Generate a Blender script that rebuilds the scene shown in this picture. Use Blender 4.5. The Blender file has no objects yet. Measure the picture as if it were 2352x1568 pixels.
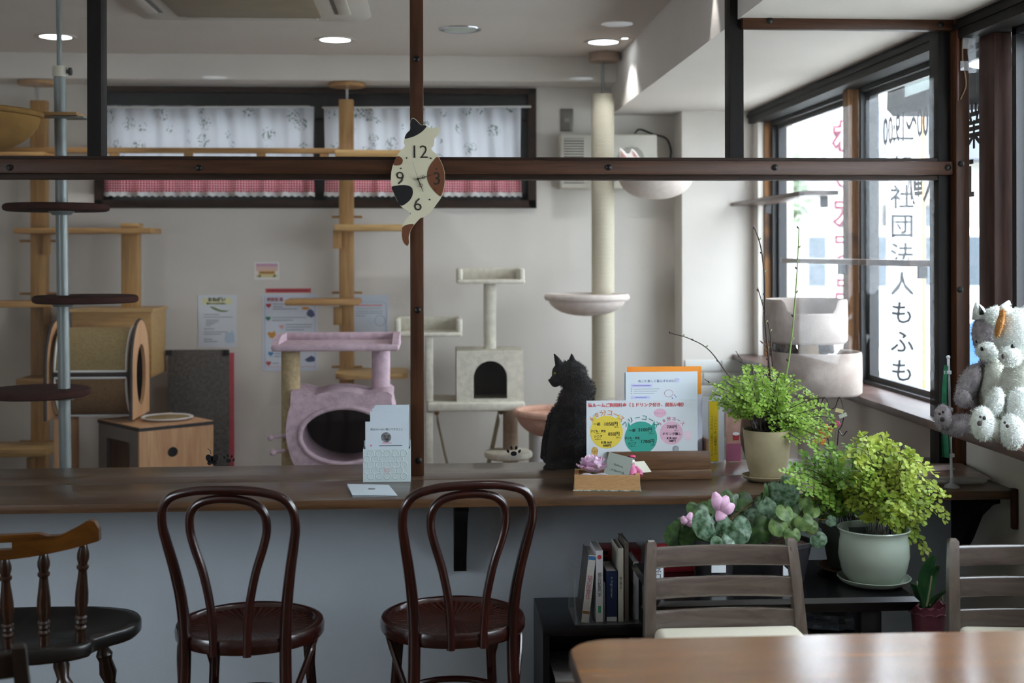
import bpy, bmesh, math, random
from mathutils import Vector, Matrix, Euler
random.seed(7)
scene = bpy.context.scene
COL = scene.collection
PI = math.pi

# ------------------------------------------------------------------ camera, sky, exposure
F_PX, HORIZON, VPX, ZC = 2950.0, 580.0, 986.0, 1.465     # focal length and horizon in 2352x1568 pixels
YAW = math.atan((1176.0 - VPX) / F_PX)
ROLL = math.radians(0.12)
cam_data = bpy.data.cameras.new('camera')
cam = bpy.data.objects.new('camera', cam_data)
COL.objects.link(cam)
cam_data.sensor_width = 36.0
cam_data.lens = F_PX / 2352.0 * 36.0
cam_data.shift_y = (HORIZON - 784.0) / 2352.0
cam_data.clip_start = 0.05
cam_data.clip_end = 200
cam.location = (0, 0, ZC)
cam.rotation_euler = (Matrix.Rotation(-YAW, 3, 'Z') @ Matrix.Rotation(PI / 2, 3, 'X') @ Matrix.Rotation(-ROLL, 3, 'Z')).to_euler()
cam_data.dof.use_dof = True
cam_data.dof.focus_distance = 4.05
cam_data.dof.aperture_fstop = 3.0
scene.camera = cam

world = bpy.data.worlds.new('overcast_sky')
scene.world = world
world.use_nodes = True
bg = world.node_tree.nodes['Background']
bg.inputs[0].default_value = (0.79, 0.90, 1.0, 1)
bg.inputs[1].default_value = 11.5

vs = scene.view_settings
vs.view_transform = 'Standard'
vs.look = 'None'
vs.gamma = 1.0
vs.use_curve_mapping = False
vs.exposure = -0.12
scene.cycles.use_denoising = True
scene.cycles.max_bounces = 6
scene.cycles.diffuse_bounces = 3
scene.cycles.glossy_bounces = 3
scene.cycles.transmission_bounces = 4
scene.cycles.use_adaptive_sampling = True
scene.cycles.adaptive_threshold = 0.25
scene.cycles.adaptive_min_samples = 16
scene.cycles.transparent_max_bounces = 24
scene.cycles.caustics_reflective = False
scene.cycles.caustics_refractive = False
scene.cycles.sample_clamp_indirect = 6.0


def portal(x, y0, y1, z0, z1, ax='x'):
    """Marks a window opening so that the sky's light through it is sampled well (adds no light of its own)."""
    l = bpy.data.lights.new('window_portal', 'AREA')
    l.shape = 'RECTANGLE'
    l.cycles.is_portal = True
    o = bpy.data.objects.new('window_portal', l)
    COL.objects.link(o)
    if ax == 'x':
        l.size, l.size_y = z1 - z0, y1 - y0
        o.location = (x, (y0 + y1) / 2, (z0 + z1) / 2)
        o.rotation_euler = (0, PI / 2, 0)
    elif ax == 'xl':
        l.size, l.size_y = z1 - z0, y1 - y0
        o.location = (x, (y0 + y1) / 2, (z0 + z1) / 2)
        o.rotation_euler = (0, -PI / 2, 0)
    elif ax == 'yb':
        l.size, l.size_y = y1 - y0, z1 - z0
        o.location = ((y0 + y1) / 2, x, (z0 + z1) / 2)
        o.rotation_euler = (PI / 2, 0, 0) if x < 0 else (-PI / 2, 0, 0)


# ------------------------------------------------------------------ helpers
def at(px, py, Y):
    """World point seen at that pixel at the depth Y into the room."""
    a, b = (px - 1176.0) / F_PX, -(py - HORIZON) / F_PX
    u = a * math.cos(ROLL) + b * math.sin(ROLL)
    v = -a * math.sin(ROLL) + b * math.cos(ROLL)
    d = Vector((math.sin(YAW) + u * math.cos(YAW), math.cos(YAW) - u * math.sin(YAW), v))
    return Vector((0, 0, ZC)) + d * (Y / d.y)


def px_m(Y):
    return F_PX / Y


def srgb(h):
    h = h.lstrip('#')
    c = [int(h[i:i + 2], 16) / 255.0 for i in (0, 2, 4)]
    return tuple((x / 12.92 if x <= 0.04045 else ((x + 0.055) / 1.055) ** 2.4) for x in c) + (1.0,)


class MB:
    """Collects shapes; build() links them as ONE mesh object."""
    def __init__(self):
        self.v, self.f, self.m = [], [], []

    def add(self, vs_, fs_, M=None, m=0):
        o = len(self.v)
        self.v += [tuple(M @ Vector(p)) for p in vs_] if M is not None else [tuple(p) for p in vs_]
        self.f += [tuple(i + o for i in f) for f in fs_]
        self.m += [m] * len(fs_)
        return self

    def bm(self, b, M=None, m=0):
        b.verts.index_update()
        vs_ = [v.co.copy() for v in b.verts]
        fs_ = [[v.index for v in f.verts] for f in b.faces]
        b.free()
        return self.add(vs_, fs_, M, m)

    def box(self, c, s, rot=None, bev=0.0, seg=2, m=0):
        M = Matrix.Translation(c)
        if rot is not None:
            M = M @ (rot.to_4x4() if isinstance(rot, Matrix) else Euler(rot).to_matrix().to_4x4())
        if bev <= 0:
            x, y, z = s[0] / 2, s[1] / 2, s[2] / 2
            vs_ = [(-x, -y, -z), (x, -y, -z), (x, y, -z), (-x, y, -z), (-x, -y, z), (x, -y, z), (x, y, z), (-x, y, z)]
            return self.add(vs_, [(0, 3, 2, 1), (4, 5, 6, 7), (0, 1, 5, 4), (1, 2, 6, 5), (2, 3, 7, 6), (3, 0, 4, 7)], M, m)
        b = bmesh.new()
        bmesh.ops.create_cube(b, size=1.0)
        for v in b.verts:
            v.co = Vector((v.co.x * s[0], v.co.y * s[1], v.co.z * s[2]))
        bmesh.ops.bevel(b, geom=b.edges[:], offset=min(bev, min(s) * 0.49), segments=seg, profile=0.5, affect='EDGES')
        return self.bm(b, M, m)

    def b2(self, p0, p1, bev=0.0, m=0, seg=2):
        return self.box([(a + b) / 2 for a, b in zip(p0, p1)], [abs(b - a) for a, b in zip(p0, p1)], None, bev, seg, m)

    def tube(self, pts, r, n=10, closed=False, caps=True, m=0, flat=None):
        pts = [Vector(p) for p in pts]
        k = len(pts)
        rs = r if isinstance(r, (list, tuple)) else [r] * k
        vs_, fs_ = [], []
        up = None
        for i in range(k):
            if closed:
                t = pts[(i + 1) % k] - pts[i - 1]
            else:
                t = pts[min(i + 1, k - 1)] - pts[max(i - 1, 0)]
            t = t.normalized() if t.length > 1e-9 else Vector((0, 0, 1))
            if up is None:
                up = Vector((0, 0, 1)) if abs(t.z) < 0.9 else Vector((0, 1, 0))
            x = up - t * up.dot(t)
            if x.length < 1e-6:
                x = t.orthogonal()
            x.normalize()
            y = t.cross(x)
            up = x
            for j in range(n):
                a = 2 * PI * j / n
                sx, sy = (flat if flat else (1, 1))
                vs_.append(pts[i] + x * (math.cos(a) * rs[i] * sx) + y * (math.sin(a) * rs[i] * sy))
        L = k if closed else k - 1
        for i in range(L):
            for j in range(n):
                a, b = i * n + j, i * n + (j + 1) % n
                c, d = ((i + 1) % k) * n + (j + 1) % n, ((i + 1) % k) * n + j
                fs_.append((a, b, c, d))
        if caps and not closed:
            fs_.append(tuple(reversed(range(n))))
            fs_.append(tuple(range((k - 1) * n, k * n)))
        return self.add(vs_, fs_, None, m)

    def cyl(self, p0, p1, r0, r1=None, n=16, m=0):
        return self.tube([p0, p1], [r0, r0 if r1 is None else r1], n, m=m)

    def lathe(self, prof, n=24, M=None, m=0, close=False):
        """prof: (radius, z) pairs from the bottom up; radius 0 closes the end."""
        vs_, fs_ = [], []
        idx = []
        for r, z in prof:
            if r < 1e-7:
                idx.append([len(vs_)])
                vs_.append((0, 0, z))
            else:
                idx.append(list(range(len(vs_), len(vs_) + n)))
                vs_ += [(r * math.cos(2 * PI * j / n), r * math.sin(2 * PI * j / n), z) for j in range(n)]
        for a, b in zip(idx[:-1], idx[1:]):
            for j in range(n):
                k = (j + 1) % n
                if len(a) == 1 and len(b) == 1:
                    continue
                if len(a) == 1:
                    fs_.append((a[0], b[k], b[j]))
                elif len(b) == 1:
                    fs_.append((a[j], a[k], b[0]))
                else:
                    fs_.append((a[j], a[k], b[k], b[j]))
        return self.add(vs_, fs_, M, m)

    def prism(self, out, t, M=None, m=0, y0=0.0):
        """Outline in x,z (counter-clockwise seen from -y), extruded along +y by t."""
        n = len(out)
        vs_ = [(x, y0, z) for x, z in out] + [(x, y0 + t, z) for x, z in out]
        fs_ = [tuple(range(n)), tuple(reversed(range(n, 2 * n)))]
        for i in range(n):
            j = (i + 1) % n
            fs_.append((j, i, i + n, j + n))
        return self.add(vs_, fs_, M, m)

    def ring(self, outer, inner, t, M=None, m=0, c=None, n=40):
        """Plate in x,z with one hole; both outlines are sampled along rays from the hole's centre c."""
        if c is None:
            c = (sum(p[0] for p in inner) / len(inner), sum(p[1] for p in inner) / len(inner))
        ang = sorted(set([round(2 * PI * i / n, 5) for i in range(n)] +
                         [round(math.atan2(p[1] - c[1], p[0] - c[0]) % (2 * PI), 5) for o in (outer, inner) if len(o) < 30 for p in o]))
        def hit(out, a):
            dx, dz = math.cos(a), math.sin(a)
            best = None
            for i in range(len(out)):
                x1, z1 = out[i][0] - c[0], out[i][1] - c[1]
                x2, z2 = out[(i + 1) % len(out)][0] - c[0], out[(i + 1) % len(out)][1] - c[1]
                ex, ez = x2 - x1, z2 - z1
                den = dx * ez - dz * ex
                if abs(den) < 1e-12:
                    continue
                s = (x1 * ez - z1 * ex) / den
                u = (x1 * dz - z1 * dx) / den
                if s > 0 and -1e-4 <= u <= 1 + 1e-4 and (best is None or s > best):
                    best = s
            return (c[0] + dx * best, c[1] + dz * best)
        O = [hit(outer, a) for a in ang]
        I = [hit(inner, a) for a in ang]
        k = len(ang)
        vs_ = [(x, 0, z) for x, z in O] + [(x, 0, z) for x, z in I] + [(x, t, z) for x, z in O] + [(x, t, z) for x, z in I]
        fs_ = []
        for i in range(k):
            j = (i + 1) % k
            fs_ += [(i, j, k + j, k + i), (2 * k + j, 2 * k + i, 3 * k + i, 3 * k + j), (j, i, 2 * k + i, 2 * k + j), (k + i, k + j, 3 * k + j, 3 * k + i)]
        return self.add(vs_, fs_, M, m)

    def sph(self, c, r, nu=16, nv=10, M=None, m=0):
        r = (r, r, r) if isinstance(r, (int, float)) else r
        T = Matrix.Translation(c) @ (M.to_4x4() if M is not None else Matrix.Identity(4)) @ Matrix.Diagonal((r[0], r[1], r[2], 1))
        prof = [(math.sin(PI * i / nv) if 0 < i < nv else 0, -math.cos(PI * i / nv)) for i in range(nv + 1)]
        return self.lathe(prof, nu, T, m)

    def grid(self, fn, nu, nv, m=0, wrapu=False):
        """fn(u, v) -> point for u, v in 0..1."""
        U = nu if wrapu else nu + 1
        vs_ = [fn(i / nu, j / nv) for j in range(nv + 1) for i in range(U)]
        fs_ = []
        for j in range(nv):
            for i in range(nu):
                i2 = (i + 1) % U
                fs_.append((j * U + i, j * U + i2, (j + 1) * U + i2, (j + 1) * U + i))
        return self.add(vs_, fs_, None, m)

    def mesh(self, name, mats, smooth=35):
        me = bpy.data.meshes.new(name)
        me.from_pydata(self.v, [], self.f)
        mats = mats if isinstance(mats, (list, tuple)) else [mats]
        for x in mats:
            me.materials.append(x)
        if any(self.m):
            me.polygons.foreach_set('material_index', self.m)
        if smooth:
            me.polygons.foreach_set('use_smooth', [True] * len(self.f))
            if smooth < 180:
                me.set_sharp_from_angle(angle=math.radians(smooth))
        me.update()
        return me

    def build(self, name, mats, parent=None, smooth=35, kind=None):
        o = bpy.data.objects.new(name, self.mesh(name, mats, smooth))
        COL.objects.link(o)
        if parent is not None:
            put(o, parent)
        if kind:
            o['kind'] = kind
        return o


def put(o, parent):
    """Parents o, keeping the place it was built in."""
    o.parent = parent
    M = parent.matrix_basis.copy()
    q = parent.parent
    if q is not None:
        M = q.matrix_basis @ parent.matrix_parent_inverse @ M
    o.matrix_parent_inverse = M.inverted()
    return o


def tag(o, label, cat, group=None):
    o['label'] = label
    o['category'] = cat
    if group:
        o['group'] = group
    return o


def thing(name, label, cat, loc=(0, 0, 0), group=None):
    o = bpy.data.objects.new(name, None)
    o.empty_display_size = 0.05
    COL.objects.link(o)
    o.location = loc
    return tag(o, label, cat, group)


def struct(name, mb, mats, label=None, smooth=30, parent=None):
    o = mb.build(name, mats, parent, smooth)
    if parent is None:
        o['kind'] = 'structure'
        if label:
            o['label'] = label
    return o


def sempty(name, label, loc=(0, 0, 0)):
    o = bpy.data.objects.new(name, None)
    o.empty_display_size = 0.05
    COL.objects.link(o)
    o.location = loc
    o['kind'] = 'structure'
    o['label'] = label
    return o


def dup(root, loc=None, rotz=None, label=None):
    r = root.copy()
    COL.objects.link(r)
    if loc is not None:
        r.location = loc
    if rotz is not None:
        r.rotation_euler = (0, 0, rotz)
    if label:
        r['label'] = label
    for ch in list(root.children):
        c = ch.copy()
        COL.objects.link(c)
        c.parent = r
        for g in list(ch.children):
            d = g.copy()
            COL.objects.link(d)
            d.parent = c
    return r


def spline(pts, k=6, closed=False):
    """Catmull-Rom through the points (any dimension)."""
    pts = [Vector(p) for p in pts]
    n = len(pts)
    out = []
    for i in range(n if closed else n - 1):
        p0 = pts[(i - 1) % n] if closed or i > 0 else pts[0] * 2 - pts[1]
        p1, p2 = pts[i], pts[(i + 1) % n]
        p3 = pts[(i + 2) % n] if closed or i + 2 < n else pts[-1] * 2 - pts[-2]
        for j in range(k):
            t = j / k
            out.append(0.5 * ((2 * p1) + (p2 - p0) * t + (2 * p0 - 5 * p1 + 4 * p2 - p3) * t * t + (3 * p1 - p0 - 3 * p2 + p3) * t ** 3))
    if not closed:
        out.append(pts[-1])
    return out


def ellipse(cx, cz, rx, rz, n=32, a0=0.0, a1=2 * PI):
    full = abs(a1 - a0 - 2 * PI) < 1e-6
    return [(cx + rx * math.cos(a0 + (a1 - a0) * i / (n if full else n - 1)), cz + rz * math.sin(a0 + (a1 - a0) * i / (n if full else n - 1))) for i in range(n)]


def rrect(x0, z0, x1, z1, r, n=5):
    out = []
    for cx, cz, a in ((x1 - r, z0 + r, -PI / 2), (x1 - r, z1 - r, 0), (x0 + r, z1 - r, PI / 2), (x0 + r, z0 + r, PI)):
        out += [(cx + r * math.cos(a + PI / 2 * i / n), cz + r * math.sin(a + PI / 2 * i / n)) for i in range(n + 1)]
    return out


TXT_CACHE = {}
def text_mesh(s, size=1.0, mat=None, align='CENTER', bold=0.0, vertical=False, space=1.0):
    """Flat lettering in x,z facing -y, centred on the origin."""
    key = (s, size, mat.name if mat else '', align, bold, vertical, space)
    if key in TXT_CACHE:
        return TXT_CACHE[key]
    c = bpy.data.curves.new('lettering', 'FONT')
    c.body = '\n'.join(s) if vertical else s
    c.size = size
    c.align_x = align
    c.align_y = 'CENTER'
    c.resolution_u = 2
    c.offset = bold
    c.space_line = space if vertical else 1.0
    c.space_character = 1.0 if vertical else space
    o = bpy.data.objects.new('lettering', c)
    me = bpy.data.meshes.new_from_object(o)
    bpy.data.objects.remove(o)
    bpy.data.curves.remove(c)
    me.transform(Matrix.Rotation(PI / 2, 4, 'X'))
    me.materials.clear()
    if mat:
        me.materials.append(mat)
    TXT_CACHE[key] = me
    return me


def text(name, s, loc, size, mat, parent, rot=None, align='CENTER', bold=0.0, vertical=False, space=1.0, sx=1.0, sz=1.0):
    me = text_mesh(s, size, mat, align, bold, vertical, space)
    o = bpy.data.objects.new(name, me)
    COL.objects.link(o)
    M = Matrix.Translation(loc) @ (rot.to_4x4() if rot is not None else Matrix.Identity(4)) @ Matrix.Diagonal((sx, 1, sz, 1))
    o.matrix_basis = M
    put(o, parent)
    return o


# ------------------------------------------------------------------ materials
MATS = {}
def _new(name):
    m = bpy.data.materials.new(name)
    m.use_nodes = True
    nt = m.node_tree
    MATS[name] = m
    return m, nt, nt.nodes['Principled BSDF']


def N(nt, typ, **kw):
    n = nt.nodes.new(typ)
    for k, v in kw.items():
        setattr(n, k, v)
    return n


def mat(name, col, rough=0.6, metal=0.0, var=0.06, scale=8.0, bump=0.0, bscale=60.0, spec=0.5, coat=0.0, sss=0.0, emit=None, estr=0.0, alpha=1.0, trans=0.0, col2=None):
    """Plain material with a little cloudy variation and fine relief."""
    if name in MATS:
        return MATS[name]
    m, nt, p = _new(name)
    c = srgb(col) if isinstance(col, str) else tuple(col) + (1,)
    c2 = srgb(col2) if col2 else tuple(max(0, x * (1 - var * 2)) for x in c[:3]) + (1,)
    tc = N(nt, 'ShaderNodeTexCoord')
    if var > 0 or col2:
        nz = N(nt, 'ShaderNodeTexNoise')
        nz.inputs['Scale'].default_value = scale
        nz.inputs['Detail'].default_value = 5
        nt.links.new(tc.outputs['Object'], nz.inputs['Vector'])
        mx = N(nt, 'ShaderNodeMix', data_type='RGBA')
        mx.inputs[6].default_value = c
        mx.inputs[7].default_value = c2
        rmp = N(nt, 'ShaderNodeMapRange')
        rmp.inputs[1].default_value = 0.35
        rmp.inputs[2].default_value = 0.65
        nt.links.new(nz.outputs['Fac'], rmp.inputs[0])
        nt.links.new(rmp.outputs[0], mx.inputs[0])
        nt.links.new(mx.outputs[2], p.inputs['Base Color'])
    else:
        p.inputs['Base Color'].default_value = c
    p.inputs['Roughness'].default_value = rough
    p.inputs['Metallic'].default_value = metal
    p.inputs['Specular IOR Level'].default_value = spec
    if coat:
        p.inputs['Coat Weight'].default_value = coat
        p.inputs['Coat Roughness'].default_value = 0.12
    if sss:
        p.inputs['Subsurface Weight'].default_value = sss
        p.inputs['Subsurface Radius'].default_value = (0.01, 0.01, 0.01)
    if trans:
        p.inputs['Transmission Weight'].default_value = trans
    if alpha < 1:
        p.inputs['Alpha'].default_value = alpha
    if emit:
        p.inputs['Emission Color'].default_value = srgb(emit)
        p.inputs['Emission Strength'].default_value = estr
    if bump > 0:
        b = N(nt, 'ShaderNodeBump')
        b.inputs['Strength'].default_value = bump
        b.inputs['Distance'].default_value = 0.004
        n2 = N(nt, 'ShaderNodeTexNoise')
        n2.inputs['Scale'].default_value = bscale
        n2.inputs['Detail'].default_value = 4
        nt.links.new(tc.outputs['Object'], n2.inputs['Vector'])
        nt.links.new(n2.outputs['Fac'], b.inputs['Height'])
        nt.links.new(b.outputs[0], p.inputs['Normal'])
    return m


def wood(name, c1, c2, axis='x', scale=1.0, rough=0.45, coat=0.0, wear=None, stretch=14.0, bump=0.08, spec=0.5):
    """Grain streaks running along one axis."""
    if name in MATS:
        return MATS[name]
    m, nt, p = _new(name)
    tc = N(nt, 'ShaderNodeTexCoord')
    mp = N(nt, 'ShaderNodeMapping')
    s = {'x': (1, stretch, stretch), 'y': (stretch, 1, stretch), 'z': (stretch, stretch, 1)}[axis]
    mp.inputs['Scale'].default_value = [q * scale * 1.6 for q in s]
    nt.links.new(tc.outputs['Object'], mp.inputs['Vector'])
    nz = N(nt, 'ShaderNodeTexNoise')
    nz.inputs['Scale'].default_value = 2.2
    nz.inputs['Detail'].default_value = 8
    nz.inputs['Roughness'].default_value = 0.65
    nz.inputs['Distortion'].default_value = 0.6
    nt.links.new(mp.outputs[0], nz.inputs['Vector'])
    cr = N(nt, 'ShaderNodeValToRGB')
    cr.color_ramp.elements[0].position = 0.3
    cr.color_ramp.elements[0].color = srgb(c1)
    cr.color_ramp.elements[1].position = 0.72
    cr.color_ramp.elements[1].color = srgb(c2)
    nt.links.new(nz.outputs['Fac'], cr.inputs[0])
    last = cr.outputs[0]
    if wear:
        nw = N(nt, 'ShaderNodeTexNoise')
        nw.inputs['Scale'].default_value = 5.0
        nw.inputs['Detail'].default_value = 6
        nt.links.new(tc.outputs['Object'], nw.inputs['Vector'])
        r2 = N(nt, 'ShaderNodeMapRange')
        r2.inputs[1].default_value = 0.52
        r2.inputs[2].default_value = 0.68
        nt.links.new(nw.outputs['Fac'], r2.inputs[0])
        mx = N(nt, 'ShaderNodeMix', data_type='RGBA')
        nt.links.new(r2.outputs[0], mx.inputs[0])
        nt.links.new(last, mx.inputs[6])
        mx.inputs[7].default_value = srgb(wear)
        last = mx.outputs[2]
    nt.links.new(last, p.inputs['Base Color'])
    p.inputs['Roughness'].default_value = rough
    p.inputs['Specular IOR Level'].default_value = spec
    if coat:
        p.inputs['Coat Weight'].default_value = coat
        p.inputs['Coat Roughness'].default_value = 0.15
    if bump:
        b = N(nt, 'ShaderNodeBump')
        b.inputs['Strength'].default_value = bump
        b.inputs['Distance'].default_value = 0.003
        nt.links.new(nz.outputs['Fac'], b.inputs['Height'])
        nt.links.new(b.outputs[0], p.inputs['Normal'])
    return m


def thin_glass(name, tint=(1, 1, 1), refl=1.0, rough=0.0, haze=0.0, hcol=(1, 1, 1), through=False):
    """Thin pane: clear through, mirror reflection by Fresnel, optional veil of dust or film."""
    if name in MATS:
        return MATS[name]
    m, nt, p = _new(name)
    out = nt.nodes['Material Output']
    nt.nodes.remove(p)
    tr = N(nt, 'ShaderNodeBsdfTransparent')
    tr.inputs[0].default_value = tuple(tint) + (1,)
    gl = N(nt, 'ShaderNodeBsdfGlossy')
    gl.inputs['Roughness'].default_value = rough
    fr = N(nt, 'ShaderNodeFresnel')
    geo = N(nt, 'ShaderNodeNewGeometry')
    io = N(nt, 'ShaderNodeMath', operation='MULTIPLY_ADD')      # the far face of the pane: index seen from inside
    io.inputs[1].default_value = -0.8333
    io.inputs[2].default_value = 1.5
    nt.links.new(geo.outputs['Backfacing'], io.inputs[0])
    nt.links.new(io.outputs[0], fr.inputs[0])
    mu = N(nt, 'ShaderNodeMath', operation='MULTIPLY')
    mu.inputs[1].default_value = refl
    nt.links.new(fr.outputs[0], mu.inputs[0])
    mx = N(nt, 'ShaderNodeMixShader')
    nt.links.new(mu.outputs[0], mx.inputs[0])
    nt.links.new(tr.outputs[0], mx.inputs[1])
    nt.links.new(gl.outputs[0], mx.inputs[2])
    last = mx.outputs[0]
    if haze > 0:
        df = N(nt, 'ShaderNodeBsdfTranslucent' if through else 'ShaderNodeBsdfDiffuse')
        df.inputs[0].default_value = tuple(hcol) + (1,)
        m2 = N(nt, 'ShaderNodeMixShader')
        m2.inputs[0].default_value = haze
        nt.links.new(last, m2.inputs[1])
        nt.links.new(df.outputs[0], m2.inputs[2])
        last = m2.outputs[0]
    nt.links.new(last, out.inputs[0])
    return m


M_WALL = mat('wallpaper_cream', '#d9d2c9', 0.85, var=0.02, scale=3, bump=0.12, bscale=160, spec=0.2)
M_CEIL = mat('ceiling_paper', '#d6cec6', 0.85, var=0.02, scale=3, bump=0.1, bscale=120, spec=0.2)
M_UNDER = mat('dado_paper', '#c4ccd3', 0.8, var=0.03, scale=4, bump=0.1, bscale=160, spec=0.25)
M_DARKWOOD = wood('dark_stained_wood', '#1c110b', '#3a2416', 'x', 1.0, 0.55, spec=.25)
M_DARKWOOD_V = wood('dark_stained_wood_upright', '#241510', '#4a2f26', 'z', 1.0, 0.5, spec=.3)
M_BROWN = wood('brown_batten', '#2c180c', '#4d2e19', 'x', 1.0, 0.45, spec=.3)
M_BROWN_V = wood('brown_batten_upright', '#2f1a0e', '#53321d', 'z', 1.0, 0.45, spec=.3)
M_BLACKWOOD = wood('nearly_black_wood', '#0b0908', '#1b1512', 'z', 1.0, 0.6, spec=.2)
M_WORN_V = wood('worn_window_post', '#6b4424', '#a06f3c', 'z', 1.2, 0.6, wear='#3a2417')
M_SILL = wood('sill_board', '#3a2620', '#5d4138', 'y', 1.0, 0.35, wear='#6b5148')
M_ALU = mat('dark_aluminium', '#1d1c1e', 0.4, 0.2, var=0.04)
M_GLASS = thin_glass('window_glass', refl=0.3)
M_PGLASS = thin_glass('partition_glass', refl=0.4, haze=0.003)
M_BOLT = mat('black_bolt', '#1c1a19', 0.4, 0.5, var=0.0)
M_FLOOR = wood('floor_boards', '#4a3524', '#6f5238', 'x', 0.8, 0.4)
M_BLACK = mat('black_paint', '#121214', 0.35, var=0.03)
M_WHITE = mat('white_paper', '#e9edf0', 0.7, var=0.01)
M_CHROME = mat('chrome', '#c8cacc', 0.15, 1.0, var=0)

# ------------------------------------------------------------------ the room
YP = 4.30            # front face of the glass partition
YB = 7.40            # back wall
ZCEIL, ZSOF = 2.56, 2.260
XW = 1.83            # right wall
XL, YF = -3.4, -2.6  # left wall, wall behind the camera
XSOF = at(1417, 254, 7.16).x
XCOL = at(1566, 300, 7.16).x

struct('floor', MB().b2((XL - .1, YF - .1, -0.1), (XW + .2, YB + .1, 0.0)), M_FLOOR, 'brown board floor of the cafe')
struct('ceiling', MB().b2((XL - .1, YF - .1, ZCEIL), (XW + .25, YB + .1, ZCEIL + 0.1)), M_CEIL, 'pale papered ceiling')
wl = MB()
wl.b2((XL - .1, YF, 0), (XL, YB, 0.85)); wl.b2((XL - .1, YF, 2.1), (XL, YB, ZCEIL))
wl.b2((XL - .1, YF, .85), (XL, 0.2, 2.1)); wl.b2((XL - .1, 2.3, .85), (XL, YB, 2.1))
struct('wall_left', wl, M_WALL, 'cream left wall with a window on the cafe side')
wf_ = MB()
for y in (0.2, 1.24, 2.26):
    wf_.b2((XL - .08, y, .85), (XL - .02, y + .04, 2.1))
for z in (.85, 2.06):
    wf_.b2((XL - .08, 0.2, z), (XL - .02, 2.3, z + .04))
# back wall with the long high window
bx0, bx1 = at(219, 300, YB).x, at(1231, 300, YB).x
bz0, bz1 = at(700, 478, YB).z, at(700, 201, YB).z
wb = MB()
wb.b2((XL - .1, YB, 0), (bx0, YB + .12, ZCEIL))
wb.b2((bx1, YB, 0), (XW + .2, YB + .12, ZCEIL))
wb.b2((bx0, YB, 0), (bx1, YB + .12, bz0))
wb.b2((bx0, YB, bz1), (bx1, YB + .12, ZCEIL))
struct('wall_back', wb, M_WALL, 'cream papered back wall of the cat room')
struct('trim_1', MB().b2((XL, 7.15, 2.42), (XSOF, YB, ZCEIL)), M_WALL, 'boxed bulkhead running along the top of the back wall')
struct('trim_2', MB().b2((XSOF, YF, ZSOF), (XW + .2, YB, ZCEIL)), M_CEIL, 'lowered soffit box along the window side')
struct('trim_3', MB().b2((XCOL, 7.16, 0), (XW + .2, YB, ZSOF)), M_WALL, 'white corner column beside the window')
struct('wall_front', MB().b2((XL, YF - .12, 0), (XW + .2, YF, ZCEIL)), M_WALL, 'wall behind the viewer')
lw = sempty('window_6', 'window in the left wall of the cafe', (XL, 1, .85))
wf_.build('frame', M_ALU, lw)
MB().b2((XL - .055, 0.2, .87), (XL - .05, 2.3, 2.08)).build('pane', M_GLASS, lw)
# right wall: dado, posts between the windows
ZS = 0.89
wins = [(5.72, 7.04), (4.30, 5.58), (1.9, 4.08)]
wr = MB()
wr.b2((XW, YF, 0), (XW + .2, YB, ZS - .03))
wr.b2((XW, 7.06, ZS - .03), (XW + .2, YB, ZSOF)); wr.b2((XW + .035, YF, ZS + .001), (XW + .2, 1.76, 2.19))
struct('wall_right', wr, M_WALL, 'pale wall below the windows')
struct('trim_4', MB().b2((1.705, YF, ZS - .03), (XW + .18, 7.16, ZS), 0.004), M_SILL, 'dark brown window sill board')
hd = MB().b2((1.80, YF, 2.19), (XW + .16, 7.16, ZSOF - .001), .003)
hd.b2((1.792, YF, 2.222), (1.80, 7.16, 2.243))
struct('trim_5', hd, M_BLACKWOOD, 'blackened wooden header over the windows')
ZW0, ZW1 = ZS + .002, 2.19
for i, (yc, w, mt) in enumerate(((7.075, .06, M_WORN_V), (5.65, .075, M_WORN_V), (4.19, .12, M_DARKWOOD_V), (1.825, .12, M_DARKWOOD_V))):
    struct('trim_%d' % (6 + i), MB().b2((1.862, yc - w / 2, ZS), (1.97, yc + w / 2, 2.19), .004), mt,
           ['weathered window post in the far corner', 'weathered brown post between the two cat room windows', 'dark post where the partition meets the windows', 'dark window post on the cafe side'][i])
for i, (y0, y1) in enumerate(wins):
    w = sempty('window_%d' % (i + 2), ['far sliding window of the cat room', 'near sliding window of the cat room with lettering', 'cafe side window beside the plush toys', 'cafe side window behind the viewer'][i], (1.93, y0, ZS))
    fr = MB()
    x0, x1 = 1.90, 1.98
    fr.b2((x0, y0, ZW0), (x1, y1, ZW0 + .012)); fr.b2((x0, y0, ZW1 - .02), (x1, y1, ZW1))
    fr.b2((x0, y0, ZW0), (x1, y0 + .03, ZW1)); fr.b2((x0, y1 - .03, ZW0), (x1, y1, ZW1))
    fr.build('frame', M_ALU, w)
    ym = (y0 + y1) / 2 if i > 1 else None
    spans = [(y0 + .03, y1 - .03)] if ym is None else [(y0 + .03, ym), (ym, y1 - .03)]
    for k, (a, b) in enumerate(spans):
        xx = 1.925 + .022 * k
        s = MB()
        s.b2((xx, a, ZW0 + .012), (xx + .02, b, ZW0 + .034)); s.b2((xx, a, ZW1 - .045), (xx + .02, b, ZW1 - .02))
        s.b2((xx, a, ZW0 + .034), (xx + .02, a + .035, ZW1 - .045)); s.b2((xx, b - .035, ZW0 + .034), (xx + .02, b, ZW1 - .045))
        so = s.build('sash', M_ALU, w)
        MB().b2((xx + .008, a + .03, ZW0 + .03), (xx + .012, b - .03, ZW1 - .04)).build('pane', M_GLASS, so)
    portal(1.99, y0, y1, ZW0, ZW1)
portal(XL - .09, .2, 2.3, .87, 2.08, 'xl')

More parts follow.
